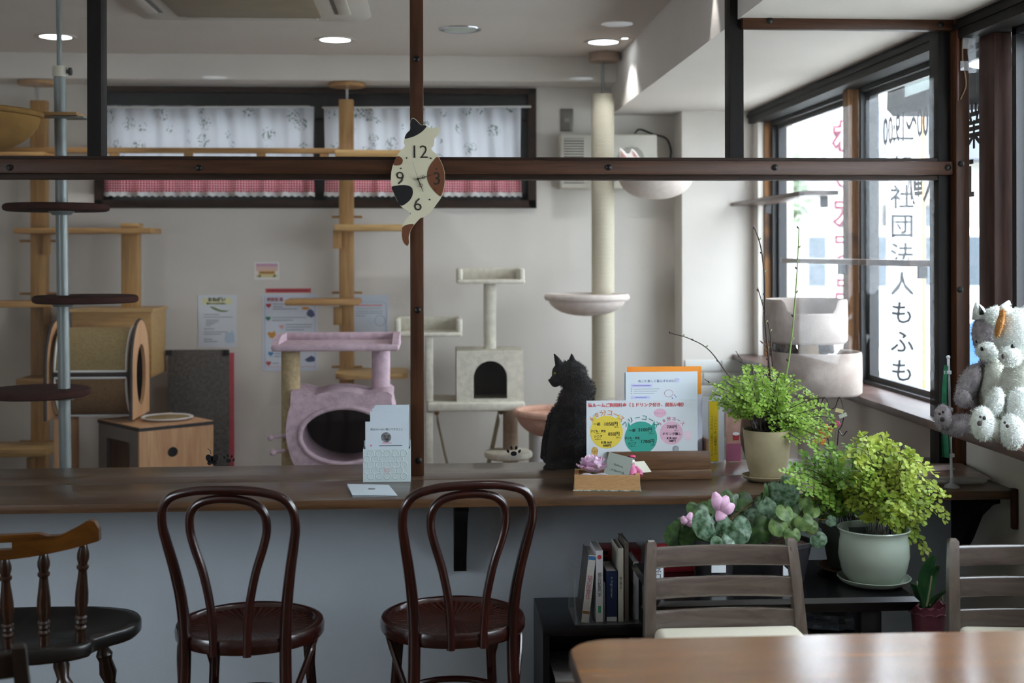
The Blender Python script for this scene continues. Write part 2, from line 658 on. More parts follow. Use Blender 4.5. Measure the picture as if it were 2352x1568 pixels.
# back window: frame, sashes, frosted panes
w1 = sempty('window_1', 'long dark framed window high on the back wall', ((bx0 + bx1) / 2, YB, bz0))
fr = MB()
t = .045
fr.b2((bx0, YB - .03, bz0), (bx1, YB + .10, bz0 + t)); fr.b2((bx0, YB - .03, bz1 - t * .7), (bx1, YB + .10, bz1))
fr.b2((bx0, YB - .03, bz0), (bx0 + t, YB + .10, bz1)); fr.b2((bx1 - t, YB - .03, bz0), (bx1, YB + .10, bz1))
fr.build('frame', M_DARKWOOD, w1)
MB().b2((bx0 + t, YB + .02, bz1 - .17), (bx1 - t, YB + .06, bz1 - t * .7)).build('head_board', M_BLACK, w1)
xm0, xm1 = at(718, 300, YB).x, at(745, 300, YB).x
M_FROST = thin_glass('frosted_glass', tint=(.56, .55, .54), refl=0.6, rough=.25, haze=.4, hcol=(1, .97, .94))
for a, b in ((bx0 + t, (xm0 + xm1) / 2), ((xm0 + xm1) / 2, bx1 - t)):
    s = MB()
    z0, z1 = bz0 + t, bz1 - .17
    s.b2((a, YB + .03, z0), (b, YB + .06, z0 + .045)); s.b2((a, YB + .03, z1 - .02), (b, YB + .06, z1))
    s.b2((a, YB + .03, z0), (a + .045, YB + .06, z1)); s.b2((b - .045, YB + .03, z0), (b, YB + .06, z1))
    so = s.build('sash', M_BLACK, w1)
    MB().b2((a + .04, YB + .043, z0 + .04), (b - .04, YB + .047, z1 - .015)).build('pane', M_FROST, so)
portal(YB + .13, bx0 + t, bx1 - t, bz0 + t, bz1 - .17, 'yb')

# ------------------------------------------------------------------ the glazed partition
part = sempty('wall_partition', 'glazed partition of dark battens between cafe and cat room', (0, YP, 0.7))
ZCT = 0.72            # counter height
zr1, zr0 = at(1176, 368, YP).z, at(1176, 400, YP).z
zb1, zb0 = at(1176, 360, YP + .02).z, at(1176, 411, YP + .02).z
xr = at(2222, 500, YP).x
MB().b2((XL, YP, zr0), (at(2190, 380, YP).x, YP + .035, zr1), .003).build('rail', M_BROWN, part)
MB().b2((XL, YP + .035, zb0), (at(2190, 380, YP).x, YP + .11, zb1)).build('rail_core', M_DARKWOOD, part)
MB().b2((at(942, 500, YP).x, YP, ZCT), (at(973, 500, YP).x, YP + .035, ZCEIL), .003).build('post', M_BROWN_V, part)
zsp = at(2200, 52, YP).z
MB().b2((at(2191, 500, YP).x, YP - .02, ZCT), (xr, YP + .03, ZSOF), .003).build('post', M_BROWN_V, part)
MB().b2((at(2164, 500, YP).x, YP + .03, ZCT), (at(2193, 500, YP).x, YP + .11, ZSOF)).build('post', M_BLACKWOOD, part)
for a, b in ((200, 232), (1677, 1708)):
    MB().b2((at(a, 200, YP + .03).x, YP + .03, zb1), (at(b, 200, YP + .03).x, YP + .11, ZCEIL if a < 1000 else ZSOF + .1)).build('post', M_BLACKWOOD, part)
za, zb = at(1900, 67, YP).z, at(1900, 36, YP).z
MB().b2((at(1706, 50, YP).x, YP, za), (at(2193, 50, YP).x, YP + .035, zb), .003).build('rail', M_BROWN, part)
MB().b2((at(1706, 50, YP).x, YP, zb), (at(1737, 50, YP).x, YP + .035, ZCEIL), .003).build('post', M_BROWN_V, part)
yg = YP + .05
gx = [XL, at(216, 200, yg).x, at(957, 200, yg).x, at(1692, 200, yg).x, at(2180, 200, yg).x]
for a, b, z0, z1 in ((gx[0], gx[1], zb1, ZCEIL), (gx[1], gx[2], zb1, ZCEIL), (gx[2], gx[3], zb1, ZCEIL), (gx[3], gx[4], zb1, ZSOF),
                     (gx[0], gx[2], ZCT + .002, zb0), (gx[2], gx[4], ZCT + .002, zb0), (xr, 1.90, ZS + .002, 2.19)):
    MB().b2((a, yg, z0), (b, yg + .005, z1)).build('pane', M_PGLASS, part)
bolt = MB().lathe([(0, 0), (.011, .0), (.0105, .004), (.006, .007), (0, .008)], 12, Matrix.Rotation(PI / 2, 4, 'X')).mesh('bolt', M_BOLT)
for bxp, byp in ((22, 385), (457, 385), (1398, 384), (1780, 384), (2177, 385), (2207, 376), (2205, 665), (957, 135), (960, 712), (962, 1057), (1768, 47), (2160, 57)):
    o = bpy.data.objects.new('bolt', bolt)
    COL.objects.link(o)
    o.location = at(bxp, byp, YP - (.02 if bxp > 2190 else 0))
    put(o, part)
struct('wall_dado', MB().b2((XL, YP + .02, 0), (XW, YP + .12, ZCT - .03)), M_UNDER, 'pale papered low wall under the counter')

# ------------------------------------------------------------------ counter
M_COUNTER = wood('counter_boards', '#33251b', '#5c4634', 'x', 0.7, 0.28, coat=0.25, stretch=22, bump=0.05)
M_COUNTER_E = wood('counter_edge', '#3b2617', '#684a2e', 'x', 0.9, 0.4, stretch=18)
M_BENT = wood('bentwood_mahogany', '#170504', '#35110a', 'z', 1.3, 0.25, coat=0.5, stretch=8, bump=0.03)
M_SPIN = wood('turned_dark_walnut', '#1a0d06', '#3a1f0e', 'z', 1.4, 0.28, coat=0.4, stretch=7, bump=0.03)
M_CREST = wood('amber_crest', '#3d2208', '#6b4012', 'x', 1.2, 0.3, coat=0.4, stretch=8, bump=0.03)
M_SEATBLK = mat('black_brown_seat', '#1d1a18', 0.35, var=0.1, scale=5, coat=0.2)
M_SLAT = wood('polished_brown_slat', '#40352f', '#63564e', 'x', 1.0, 0.24, coat=0.8, stretch=10, bump=0.03)
M_SLAT_V = wood('polished_brown_post', '#463a33', '#6c5f56', 'z', 1.0, 0.28, coat=0.7, stretch=10, bump=0.03)
M_DKCHAIR = wood('black_brown_chair', '#14100e', '#2a2019', 'z', 1.0, 0.35, coat=0.2, stretch=10, bump=0.03)
M_CREAM = mat('cream_vinyl', '#ddd6c2', 0.5, var=0.02, bump=0.05, bscale=200)
M_HONEY = wood('honey_table', '#56300b', '#96601f', 'x', 0.55, 0.2, coat=0.45, stretch=16, bump=0.02)
M_HONEY_E = wood('table_edge_dark', '#22140c', '#3d2515', 'x', 1.0, 0.35)
M_BLKFURN = mat('black_board', '#17171a', 0.38, var=0.05, scale=3, bump=0.03, bscale=300)

YC0, YC1 = 3.90, 4.555
ct = thing('counter', 'long dark brown plank counter running below the glass partition', 'counter', (0, 4.2, ZCT - .03))
MB().b2((XL + .01, YC0, ZCT - .028), (XW - .004, 4.226, ZCT), .003).build('front_board', M_COUNTER, ct)
MB().b2((XL + .01, 4.229, ZCT - .028), (XW - .004, YC1, ZCT), .003).build('back_board', M_COUNTER, ct)
MB().b2((XL + .01, YC0 - .004, ZCT - .027), (XW - .012, YC0, ZCT - .001), .001).build('edge_strip', M_COUNTER_E, ct)
xe = at(2312, 1130, YC0).x
MB().b2((XW - .018, YC0 - .012, ZCT - .12), (XW - .002, YC0 + .01, ZCT + .006), .002).build('end_batten', M_BROWN_V, ct)
def bracket(x):
    pr = [(0, 0), (.30, 0), (.30, -.035), (.25, -.05), (.17, -.10), (.10, -.19), (.06, -.23), (.045, -.285), (0, -.285)]
    M = Matrix.Translation((x, YP + .02, ZCT - .029)) @ Matrix.Rotation(-PI / 2, 4, 'Z')
    MB().prism([(p[0], p[1]) for p in reversed(pr)], .042, M).build('bracket', M_BLACKWOOD, ct)
bracket(at(1042, 1230, YP).x)
bracket(at(2190, 1230, YP).x)
bracket(-2.2)

# ------------------------------------------------------------------ bentwood chairs
def radial_seat():
    m, nt, p = _new('embossed_seat_panel')
    tc = N(nt, 'ShaderNodeTexCoord')
    sx = N(nt, 'ShaderNodeSeparateXYZ')
    nt.links.new(tc.outputs['Object'], sx.inputs[0])
    an = N(nt, 'ShaderNodeMath', operation='ARCTAN2')
    nt.links.new(sx.outputs[0], an.inputs[0]); nt.links.new(sx.outputs[1], an.inputs[1])
    mu = N(nt, 'ShaderNodeMath', operation='MULTIPLY'); mu.inputs[1].default_value = 56
    nt.links.new(an.outputs[0], mu.inputs[0])
    si = N(nt, 'ShaderNodeMath', operation='SINE'); nt.links.new(mu.outputs[0], si.inputs[0])
    b = N(nt, 'ShaderNodeBump'); b.inputs['Strength'].default_value = 0.5; b.inputs['Distance'].default_value = 0.002
    nt.links.new(si.outputs[0], b.inputs['Height']); nt.links.new(b.outputs[0], p.inputs['Normal'])
    cr = N(nt, 'ShaderNodeValToRGB')
    cr.color_ramp.elements[0].color = srgb('#1c0a08'); cr.color_ramp.elements[1].color = srgb('#3f1d14')
    mr = N(nt, 'ShaderNodeMapRange'); mr.inputs[1].default_value = -1; mr.inputs[2].default_value = 1
    nt.links.new(si.outputs[0], mr.inputs[0]); nt.links.new(mr.outputs[0], cr.inputs[0])
    nt.links.new(cr.outputs[0], p.inputs['Base Color'])
    p.inputs['Roughness'].default_value = 0.3
    p.inputs['Coat Weight'].default_value = 0.3
    return m
M_SEATPANEL = radial_seat()

def bentwood(label):
    t = thing('bentwood_chair', label, 'chair', (0, 0, 0), 'bentwood chairs at the counter')
    R = .2
    MB().lathe([(R - .05, .425), (R - .004, .425), (R, .431), (R + .001, .45), (R - .003, .461), (R - .012, .464), (R - .021, .462), (R - .024, .456), (R - .05, .44), (R - .05, .425)], 56).build('seat_ring', M_BENT, t)
    MB().lathe([(0, .447), (.05, .4475), (R - .04, .450), (R - .021, .4545), (R - .021, .444), (0, .441)], 56).build('seat_panel', M_SEATPANEL, t)
    half = [(.152, -.175, 0), (.147, -.168, .12), (.137, -.158, .28), (.133, -.153, .44), (.139, -.160, .55), (.152, -.178, .64), (.166, -.198, .715), (.1735, -.212, .765), (.168, -.224, .81), (.142, -.232, .842), (.09, -.237, .857), (.04, -.239, .8615)]
    rad = [.0125, .0145, .0165, .0165, .0155, .0145, .0135, .0125, .012, .012, .012, .012]
    pts = half + [(0, -.2395, .862)] + [(-x, y, z) for x, y, z in reversed(half)]
    rr = rad + [.012] + list(reversed(rad))
    P = spline([(x, y, z, r) for (x, y, z), r in zip(pts, rr)], 5)
    MB().tube([p[:3] for p in P], [p[3] for p in P], 12).build('back_hoop', M_BENT, t)
    hi = [(.044, -.199, .425), (.044, -.199, .46), (.05, -.202, .55), (.068, -.206, .64), (.09, -.211, .71), (.1, -.215, .755), (.096, -.222, .797), (.072, -.228, .825), (.035, -.231, .836)]
    pts = hi + [(0, -.232, .838)] + [(-x, y, z) for x, y, z in reversed(hi)]
    P = spline(pts, 5)
    MB().tube(P, [.0115] * len(P), 12).build('inner_hoop', M_BENT, t)
    for s in (-1, 1):
        P = spline([(s * .13, .12, .43), (s * .137, .128, .3), (s * .15, .145, .12), (s * .158, .155, 0)], 4)
        MB().tube(P, [.0165 - .005 * i / (len(P) - 1) for i in range(len(P))], 12).build('leg', M_BENT, t)
        P = spline([(s * .145, -.155, .245), (s * .15, -.13, .30), (s * .172, -.075, .375), (s * .182, -.03, .415), (s * .178, .03, .424), (s * .16, .08, .40), (s * .142, .125, .30), (s * .142, .135, .245)], 5)
        MB().tube(P, .0085, 10).build('brace', M_BENT, t)
    P = [(.145 * math.cos(a), .145 * math.sin(a), .235) for a in [2 * PI * i / 40 for i in range(40)]]
    MB().tube(P, .009, 10, closed=True).build('stretcher_ring', M_BENT, t)
    return t
ch1 = bentwood('bentwood chair with double hooped back, next to the spindle back chair')
p = at(575, 1425, 3.55); ch1.location = (p.x, p.y, 0); ch1.rotation_euler = (0, 0, math.radians(-7))
p = at(1040, 1425, 3.57)
ch2 = dup(ch1, (p.x, p.y, 0), math.radians(10), 'bentwood chair with double hooped back, directly before the clock post')

# ------------------------------------------------------------------ spindle back chair
t = thing('spindle_chair', 'dark spindle back chair with amber crest rail and black saddle seat', 'chair', (at(-9, 1400, 3.35).x, 3.52, 0))
cx = t.location.x; cy = 3.52
def W(x, y, z):
    return (cx + x, cy + y, z)
out = []
for s in (1, -1):
    side = [(0, -.235), (.10, -.228), (.19, -.20), (.232, -.165), (.236, -.13), (.262, -.085), (.305, -.03), (.318, .03), (.30, .10), (.25, .15), (.15, .18), (0, .185)]
    pts = spline([(x, y, 0) for x, y in side], 4)
    out += [(s * q.x, q.y) for q in (pts if s == 1 else reversed(pts))]
mb = MB()
n = len(out)
rings = [(.97, .430), (1.0, .440), (1.0, .462), (.985, .469), (.9, .470), (.6, .460), (.3, .455)]
vv, ff = [], []
for k, z in rings:
    vv += [W(x * k, (y + .02) * k - .02, z) for x, y in out]
for r in range(len(rings) - 1):
    for i in range(n):
        j = (i + 1) % n
        ff.append((r * n + i, r * n + j, (r + 1) * n + j, (r + 1) * n + i))
ff.append(tuple(reversed(range(n)))); ff.append(tuple(range((len(rings) - 1) * n, len(rings) * n)))
mb.add(vv, ff).build('seat', M_SEATBLK, t, 60)
def turned(p0, p1, prof, name):
    p0, p1 = Vector(p0), Vector(p1)
    d = p1 - p0
    M = Matrix.Translation(p0) @ d.to_track_quat('Z', 'Y').to_matrix().to_4x4()
    return MB().lathe([(r, z * d.length) for r, z in prof], 16, M).build(name, M_SPIN, t)
SP = [(0, 0), (.013, 0), (.0135, .09), (.011, .13), (.0145, .15), (.0145, .17), (.010, .19), (.0145, .22), (.012, .25), (.0155, .27), (.011, .29), (.0125, .32), (.017, .42), (.0165, .52), (.0125, .66), (.0105, .74), (.0155, .765), (.0155, .785), (.011, .80), (.0155, .86), (.0155, .90), (.010, .98), (.008, 1.0), (0, 1.0)]
def backy(x):
    return -.215 + .9 * x * x
for k in (-5, -3, -1, 1, 3, 5):
    x = k * .0445
    turned(W(x * .93, backy(x) + .012, .465), W(x * 1.02, backy(x) - .03, .709 + .10 * x * x * 4), SP, 'spindle')
LG = [(0, 0), (.012, 0), (.017, .25), (.019, .40), (.013, .52), (.021, .56), (.021, .60), (.014, .63), (.024, .70), (.018, .78), (.023, .82), (.015, .86), (.021, .93), (.016, 1.0), (0, 1.0)]
for sx, sy, tx, ty in ((-1, -1, .15, -.14), (1, -1, .15, -.14), (-1, 1, .19, .09), (1, 1, .19, .09)):
    turned(W(sx * (tx + .075), ty + sy * .05, 0), W(sx * tx, ty, .435), LG, 'leg')
# crest rail: curved board with a scrolled top edge and a hand hole
def crest_pt(u, v, off):
    x = -.268 + .536 * u
    top = [0.70, .727, .722, .698, .693, .712, .715, .717]
    ax = abs(x) / .268
    ks = [(0, .716), (.5, .716), (.57, .708), (.68, .707), (.82, .725), (.92, .741), (.98, .733), (1, .715)]
    for (a, za), (b, zb_) in zip(ks[:-1], ks[1:]):
        if a <= ax <= b:
            zt = za + (zb_ - za) * (ax - a) / (b - a)
            break
    zl = .652 + .032 * ax ** 2
    z = zl + (zt - zl) * v
    y = backy(x) - .055 - (z - .655) * .15
    return W(x, y + off, z + .054)
hole = lambda u, v: abs(-.268 + .536 * u) < .072 and .38 < v < .68
mb = MB()
NU, NV = 60, 10
idx = {}
for side, off in ((0, 0.0), (1, .024)):
    for j in range(NV + 1):
        for i in range(NU + 1):
            idx[(side, i, j)] = len(mb.v)
            mb.v.append(tuple(crest_pt(i / NU, j / NV, off)))
cells = {(i, j) for i in range(NU) for j in range(NV) if not hole((i + .5) / NU, (j + .5) / NV)}
for i, j in cells:
    a, b, c, d = [(i, j), (i + 1, j), (i + 1, j + 1), (i, j + 1)]
    mb.f.append(tuple(idx[(0,) + q] for q in (a, b, c, d)))
    mb.f.append(tuple(idx[(1,) + q] for q in (d, c, b, a)))
    for (p0, p1), nb in (((a, b), (i, j - 1)), ((b, c), (i + 1, j)), ((c, d), (i, j + 1)), ((d, a), (i - 1, j))):
        if nb not in cells:
            mb.f.append((idx[(0,) + p1], idx[(0,) + p0], idx[(1,) + p0], idx[(1,) + p1]))
mb.m = [0] * len(mb.f)
mb.build('crest_rail', M_CREST, t, 50)

# ------------------------------------------------------------------ ladder back chairs
def ladder(label, mats, cushion=True, group='ladder back chairs'):
    """Origin at the middle of the back on the floor; the seat lies towards -y."""
    mw, mv, mc = mats
    t = thing('ladder_back_chair', label, 'chair', (0, 0, 0), group)
    H, lean = .688, .045
    for s in (-1, 1):
        b = MB()
        P = [(s * .208, .03, 0), (s * .205, 0, .25), (s * .203, 0, .45), (s * .196, lean * .6, .60), (s * .190, lean, H)]
        sec = [(.028, .03), (.030, .036), (.030, .036), (.028, .03), (.026, .024)]
        vs_, fs_ = [], []
        for (x, y, z), (w, d) in zip(P, sec):
            for dx, dy in ((-1, -1), (1, -1), (1, 1), (-1, 1)):
                vs_.append((x + dx * w / 2, y + dy * d / 2, z))
        for i in range(4):
            for j in range(4):
                fs_.append((i * 4 + j, i * 4 + (j + 1) % 4, i * 4 + 4 + (j + 1) % 4, i * 4 + 4 + j))
        x, y, z = P[-1]
        vs_ += [(x - .008, y - .006, z + .007), (x + .008, y - .006, z + .007), (x + .008, y + .006, z + .007), (x - .008, y + .006, z + .007)]
        for j in range(4):
            fs_.append((16 + j, 16 + (j + 1) % 4, 20 + (j + 1) % 4, 20 + j))
        fs_ += [(3, 2, 1, 0), (20, 21, 22, 23)]
        b.add(vs_, fs_).build('back_post', mv, t, 40)
        MB().tube([(s * .195, -.40, 0), (s * .195, -.395, .43)], [.014, .019], 4).build('leg', mv, t, 0)
        MB().b2((s * .203 - .01, -.39, .385), (s * .203 + .01, -.005, .425), .003).build('side_rail', mw, t)
    for z, hgt in ((.651, .053), (.571, .053), (.489, .053)):
        yy = lean * max(0, (z - .45) / .275)
        def f(u, v, z=z, hgt=hgt, yy=yy):
            x = -.186 + .372 * u
            bow = .022 * (1 - (2 * u - 1) ** 2)
            a = 2 * PI * v
            zz = math.copysign(abs(math.sin(a)) ** .35, math.sin(a)) * hgt / 2
            y2 = math.copysign(abs(math.cos(a)) ** .35, math.cos(a)) * .008
            return (x, yy + bow + y2 + (zz / .25) * .04, z + zz)
        g = MB().grid(f, 12, 20)
        g.build('slat', mw, t, 50)
    MB().b2((-.19, -.40, .385), (.19, -.38, .425), .003).build('front_rail', mw, t)
    MB().b2((-.20, -.012, .40), (.20, .012, .43), .003).build('rear_rail', mw, t)
    if cushion:
        b = MB()
        b.box((0, -.2, .452), (.385, .40, .05), None, .02, 4)
        b.build('cushion', mc, t, 60)
    else:
        MB().box((0, -.2, .44), (.40, .41, .025), None, .008, 2).build('seat', mw, t)
    return t
lc1 = ladder('brown ladder back chair with cream cushion, before the potted cyclamens', (M_SLAT, M_SLAT_V, M_CREAM))
pa = at(1487, 1400, 3.36); pb = at(1843, 1400, 3.36)
lc1.location = ((pa.x + pb.x) / 2, 3.36, 0)
p = at(2185, 1350, 3.34)
lc2 = dup(lc1, (p.x + .20, 3.30, 0), math.radians(-7), 'brown ladder back chair with cream cushion, cut off by the right picture edge')
lc3 = ladder('nearly black wooden chair in the bottom left corner', (M_DKCHAIR, M_DKCHAIR, M_DKCHAIR), False, 'dark cafe chairs')
p = at(52, 1425, 2.62)
lc3.location = (p.x - .195, 2.60, 0); lc3.rotation_euler = (0, 0, PI + math.radians(12))

# ------------------------------------------------------------------ foreground table
t = thing('dining_table', 'honey brown polished table with rounded corner in the foreground', 'table', (.9, 2.05, 0))
tx0, tx1, ty0, ty1 = at(1305, 1490, 2.40).x, 1.42, 1.62, 2.462
o2 = [(x, y) for x, y in rrect(tx0, ty0, tx1, ty1, .085, 8)]
b = MB()
n = len(o2)
cxx, cyy = (tx0 + tx1) / 2, (ty0 + ty1) / 2
def inset(d, z):
    return [(x - math.copysign(min(abs(x - cxx), d), x - cxx), y - math.copysign(min(abs(y - cyy), d), y - cyy), z) for x, y in o2]
rr = [inset(.012, .690), inset(0, .696), inset(0, .716), inset(.004, .720)]
vv = sum(rr, []); ff = []
for r in range(3):
    for i in range(n):
        j = (i + 1) % n
        ff.append((r * n + i, r * n + j, (r + 1) * n + j, (r + 1) * n + i))
ff.append(tuple(reversed(range(n))))
b.add(vv, ff, None, 1)
b.add(rr[3], [tuple(range(n))], None, 0)
b.build('tabletop', [M_HONEY, M_HONEY_E], t)
for x in (tx0 + .09, tx1 - .09):
    for y in (ty0 + .09, ty1 - .09):
        MB().cyl((x, y, 0), (x, y, .69), .022, .028).build('leg', M_HONEY_E, t)
MB().b2((tx0 + .1, ty0 + .08, .62), (tx1 - .1, ty0 + .1, .69)).build('apron', M_HONEY_E, t)
MB().b2((tx0 + .1, ty1 - .1, .62), (tx1 - .1, ty1 - .08, .69)).build('apron', M_HONEY_E, t)

# ------------------------------------------------------------------ low black shelf and black table under the counter
sx0, sx1 = at(1227, 1400, 4.28).x, at(1500, 1450, 3.95).x
SY0, SY1, SH = 3.945, 4.30, .306
t = thing('low_shelf', 'low black open shelf unit under the counter beside the wall', 'shelf', ((sx0 + sx1) / 2, 4.12, 0))
MB().b2((sx0, SY0, SH - .025), (sx1, SY1, SH), .002).build('top_board', M_BLKFURN, t)
MB().b2((sx0, SY0, 0), (sx0 + .02, SY1, SH - .025)).build('side_board', M_BLKFURN, t)
MB().b2((sx1 - .02, SY0, 0), (sx1, SY1, SH - .025)).build('side_board', M_BLKFURN, t)
MB().b2((sx0 + .02, SY0, .02), (sx1 - .02, SY1, .04)).build('bottom_board', M_BLKFURN, t)
MB().b2((sx0 + .02, SY1 - .01, .04), (sx1 - .02, SY1, SH - .025)).build('back_panel', M_BLKFURN, t)
# flat magazines inside the shelf
mgc = ['#d8d8d4', '#b9bcbe', '#e2ded2', '#c9ccd0', '#dcdcdc', '#c7a07a', '#e4e4e2']
x = at(1276, 1520, SY0).x
z = .0401
for i in range(7):
    h = (.012, .016, .014, .02, .018, .013, .01)[i]
    mm = mat('magazine_edge_%d' % i, mgc[i], 0.6, var=0.1, scale=30)
    tag(MB().b2((x + .004 * (i % 3), SY0 + .012, z), (x + .21, SY1 - .06, z + h), .001).build('magazine', mm),
        ['magazine with light grey edge at the bottom of the shelf stack', 'second magazine from the bottom of the shelf stack', 'third magazine from the bottom of the shelf stack',
         'fourth magazine from the bottom of the shelf stack', 'fifth magazine from the bottom of the shelf stack', 'tan edged magazine second from the top of the shelf stack', 'topmost thin magazine of the shelf stack'][i], 'magazine', 'magazines stacked in the low shelf')
    z += h + .0002
# black low table
bx_0, bx_1 = at(1500, 1380, 3.55).x, at(2113, 1390, 3.49).x
TH = .505
t = thing('low_black_table', 'low black lacquer table carrying the potted plants under the counter', 'table', ((bx_0 + bx_1) / 2, 3.75, 0))
b = MB()
TY0, TY1 = 3.49, 3.937
lev = [(.05, TH - .05), (.02, TH - .042), (.0, TH - .012), (.012, TH)]
vv = []
for d, z in lev:
    vv += [(bx_0 + d, TY0 + d, z), (bx_1 - d, TY0 + d, z), (bx_1 - d, TY1, z), (bx_0 + d, TY1, z)]
ff = [(3, 2, 1, 0), (12, 13, 14, 15)]
for r in range(3):
    for i in range(4):
        j = (i + 1) % 4
        ff.append((r * 4 + i, r * 4 + j, r * 4 + 4 + j, r * 4 + 4 + i))
b.add(vv, ff).build('tabletop', mat('black_lacquer', '#0e0e10', 0.22, var=0.03, coat=0.3), t, 20)
for x in (bx_0 + .07, bx_1 - .12):
    for y in (TY0 + .08, TY1 - .06):
        MB().b2((x - .03, y - .03, 0), (x + .03, y + .03, TH - .05), .004).build('leg', M_BLACK, t)
MB().b2((bx_0 + .05, TY1 - .08, .06), (bx_1 - .1, TY1 - .04, .10)).build('stretcher', M_BLACK, t)

# ------------------------------------------------------------------ cat room
M_PINE = wood('pine', '#8d6439', '#b88f57', 'x', 1.2, 0.5, stretch=12)
M_PINE_V = wood('pine_upright', '#8d6439', '#b88f57', 'z', 1.2, 0.5, stretch=12)
M_PINE_E = wood('pine_light', '#9f7a4a', '#c4a066', 'x', 1.2, 0.5, stretch=12)
M_STEEL = mat('grey_steel_pole', '#7a807e', 0.4, 0.25, var=0.03)
M_DISC = mat('brown_carpet_disc', '#3b211c', 0.95, var=0.12, scale=40, bump=0.8, bscale=260, spec=0.1)
M_TANFELT = mat('tan_hammock_cloth', '#8f6c3a', 0.9, var=0.12, scale=12, bump=0.3, bscale=200, spec=0.15)
M_SISALP = mat('woven_sisal_panel', '#a08a62', 0.95, var=0.12, scale=90, bump=0.6, bscale=420, spec=0.1)
M_SISALP2 = mat('woven_sisal_panel_brown', '#86684a', 0.95, var=0.12, scale=90, bump=0.6, bscale=420, spec=0.1)
M_PIPING = mat('white_piping', '#d6d5d2', 0.6, var=0.02)
M_FLATWOOD = wood('cedar_veneer', '#b5825a', '#d8aa7d', 'z', 0.8, 0.45, stretch=9)
M_FLATEDGE = mat('dark_veneer_edge', '#2a2321', 0.6, var=0.1)
M_PINKFUR = mat('pink_plush', '#d0b5be', 1.0, var=0.12, scale=35, bump=0.9, bscale=230, spec=0.05)
M_BEIGEFUR = mat('beige_plush', '#dad4c3', 1.0, var=0.08, scale=35, bump=0.9, bscale=230, spec=0.05)
M_GREYFUR = mat('taupe_plush', '#c3b6ad', 1.0, var=0.12, scale=9, bump=0.35, bscale=420, spec=0.05, col2='#a2948b')
M_BOWLFUR = mat('blush_plush', '#d3c6bd', 1.0, var=0.06, scale=30, bump=0.8, bscale=230, spec=0.05)
M_PEACH = mat('peach_plush', '#c39a86', 1.0, var=0.08, scale=30, bump=0.6, bscale=230, spec=0.05)
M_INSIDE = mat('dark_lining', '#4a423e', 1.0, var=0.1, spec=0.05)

def sisal():
    m, nt, p = _new('wound_sisal_rope')
    tc = N(nt, 'ShaderNodeTexCoord')
    wv = N(nt, 'ShaderNodeTexWave', bands_direction='Z')
    wv.inputs['Scale'].default_value = 46
    wv.inputs['Distortion'].default_value = 0.8
    wv.inputs['Detail'].default_value = 2
    nt.links.new(tc.outputs['Object'], wv.inputs['Vector'])
    cr = N(nt, 'ShaderNodeValToRGB')
    cr.color_ramp.elements[0].color = srgb('#b3a88f'); cr.color_ramp.elements[1].color = srgb('#d9d2bf')
    nt.links.new(wv.outputs['Fac'], cr.inputs[0]); nt.links.new(cr.outputs[0], p.inputs['Base Color'])
    b = N(nt, 'ShaderNodeBump'); b.inputs['Strength'].default_value = 0.7; b.inputs['Distance'].default_value = 0.004
    nt.links.new(wv.outputs['Fac'], b.inputs['Height']); nt.links.new(b.outputs[0], p.inputs['Normal'])
    p.inputs['Roughness'].default_value = 0.95
    p.inputs['Specular IOR Level'].default_value = 0.1
    return m
M_SISAL = sisal()

def plank(name, px0, px1, py0, py1, Y0, Y1, m, t, bev=.004):
    """Horizontal board whose front edge covers those pixels at depth Y0."""
    a, b = at(px0, py1, Y0), at(px1, py0, Y0)
    return MB().b2((a.x, Y0, a.z), (b.x, Y1, b.z), bev).build(name, m, t)

# -- wooden cat tower on the left
t = thing('wooden_cat_tower', 'tall pine cat tower with many platforms in the far left corner', 'cat tower', (at(88, 500, 7.27).x, 7.27, 0))
xa0, xa1 = at(70, 600, 7.23).x, at(105, 600, 7.23).x
ztop = at(88, 230, 7.23).z
MB().b2((xa0, 7.225, 0), (xa1, 7.30, ztop), .003).build('post', M_PINE_V, t)
def jack(px, mat_):
    c = at(px, 200, 7.265)
    MB().cyl((c.x, c.y, ztop - .002), (c.x, c.y, 2.42 - .024), .009).build('screw_rod', M_CHROME, t)
    MB().lathe([(0, 0), (.1, 0), (.104, .004), (.104, .018), (.1, .022), (0, .022)], 28, Matrix.Translation((c.x, c.y, 2.397))).build('ceiling_pad', mat_, t)
jack(85, M_PINE)
plank('platform', 30, 347, 523, 536, 7.0, 7.27, M_PINE, t)
MB().b2((at(278, 600, 7.12).x, 7.12, at(300, 710, 7.12).z), (at(317, 600, 7.12).x, 7.20, at(300, 513, 7.12).z), .003).build('post', M_PINE_V, t)
plank('cap', 276, 318, 512, 522, 7.10, 7.22, M_PINE_E, t)
plank('platform', -140, 118, 693, 707, 6.95, 7.25, M_PINE, t)
plank('platform', 36, 108, 870, 884, 7.0, 7.22, M_PINE, t)
plank('platform', -140, 108, 1030, 1052, 6.95, 7.22, M_PINE_E, t)
# bracket blocks and pegs
for px, py in ((108, 560), (110, 720), (72, 1075)):
    c = at(px, py, 7.22)
    MB().b2((c.x - .02, 7.20, c.z - .06), (c.x + .02, 7.225, c.z + .06), .002).build('bracket', M_PINE_V, t)
for py in (553, 674, 1013):
    c = at(88, py, 7.26)
    MB().cyl((c.x - .10, 7.26, c.z), (c.x + .10, 7.26, c.z), .007, n=8).build('peg', M_PINE, t)
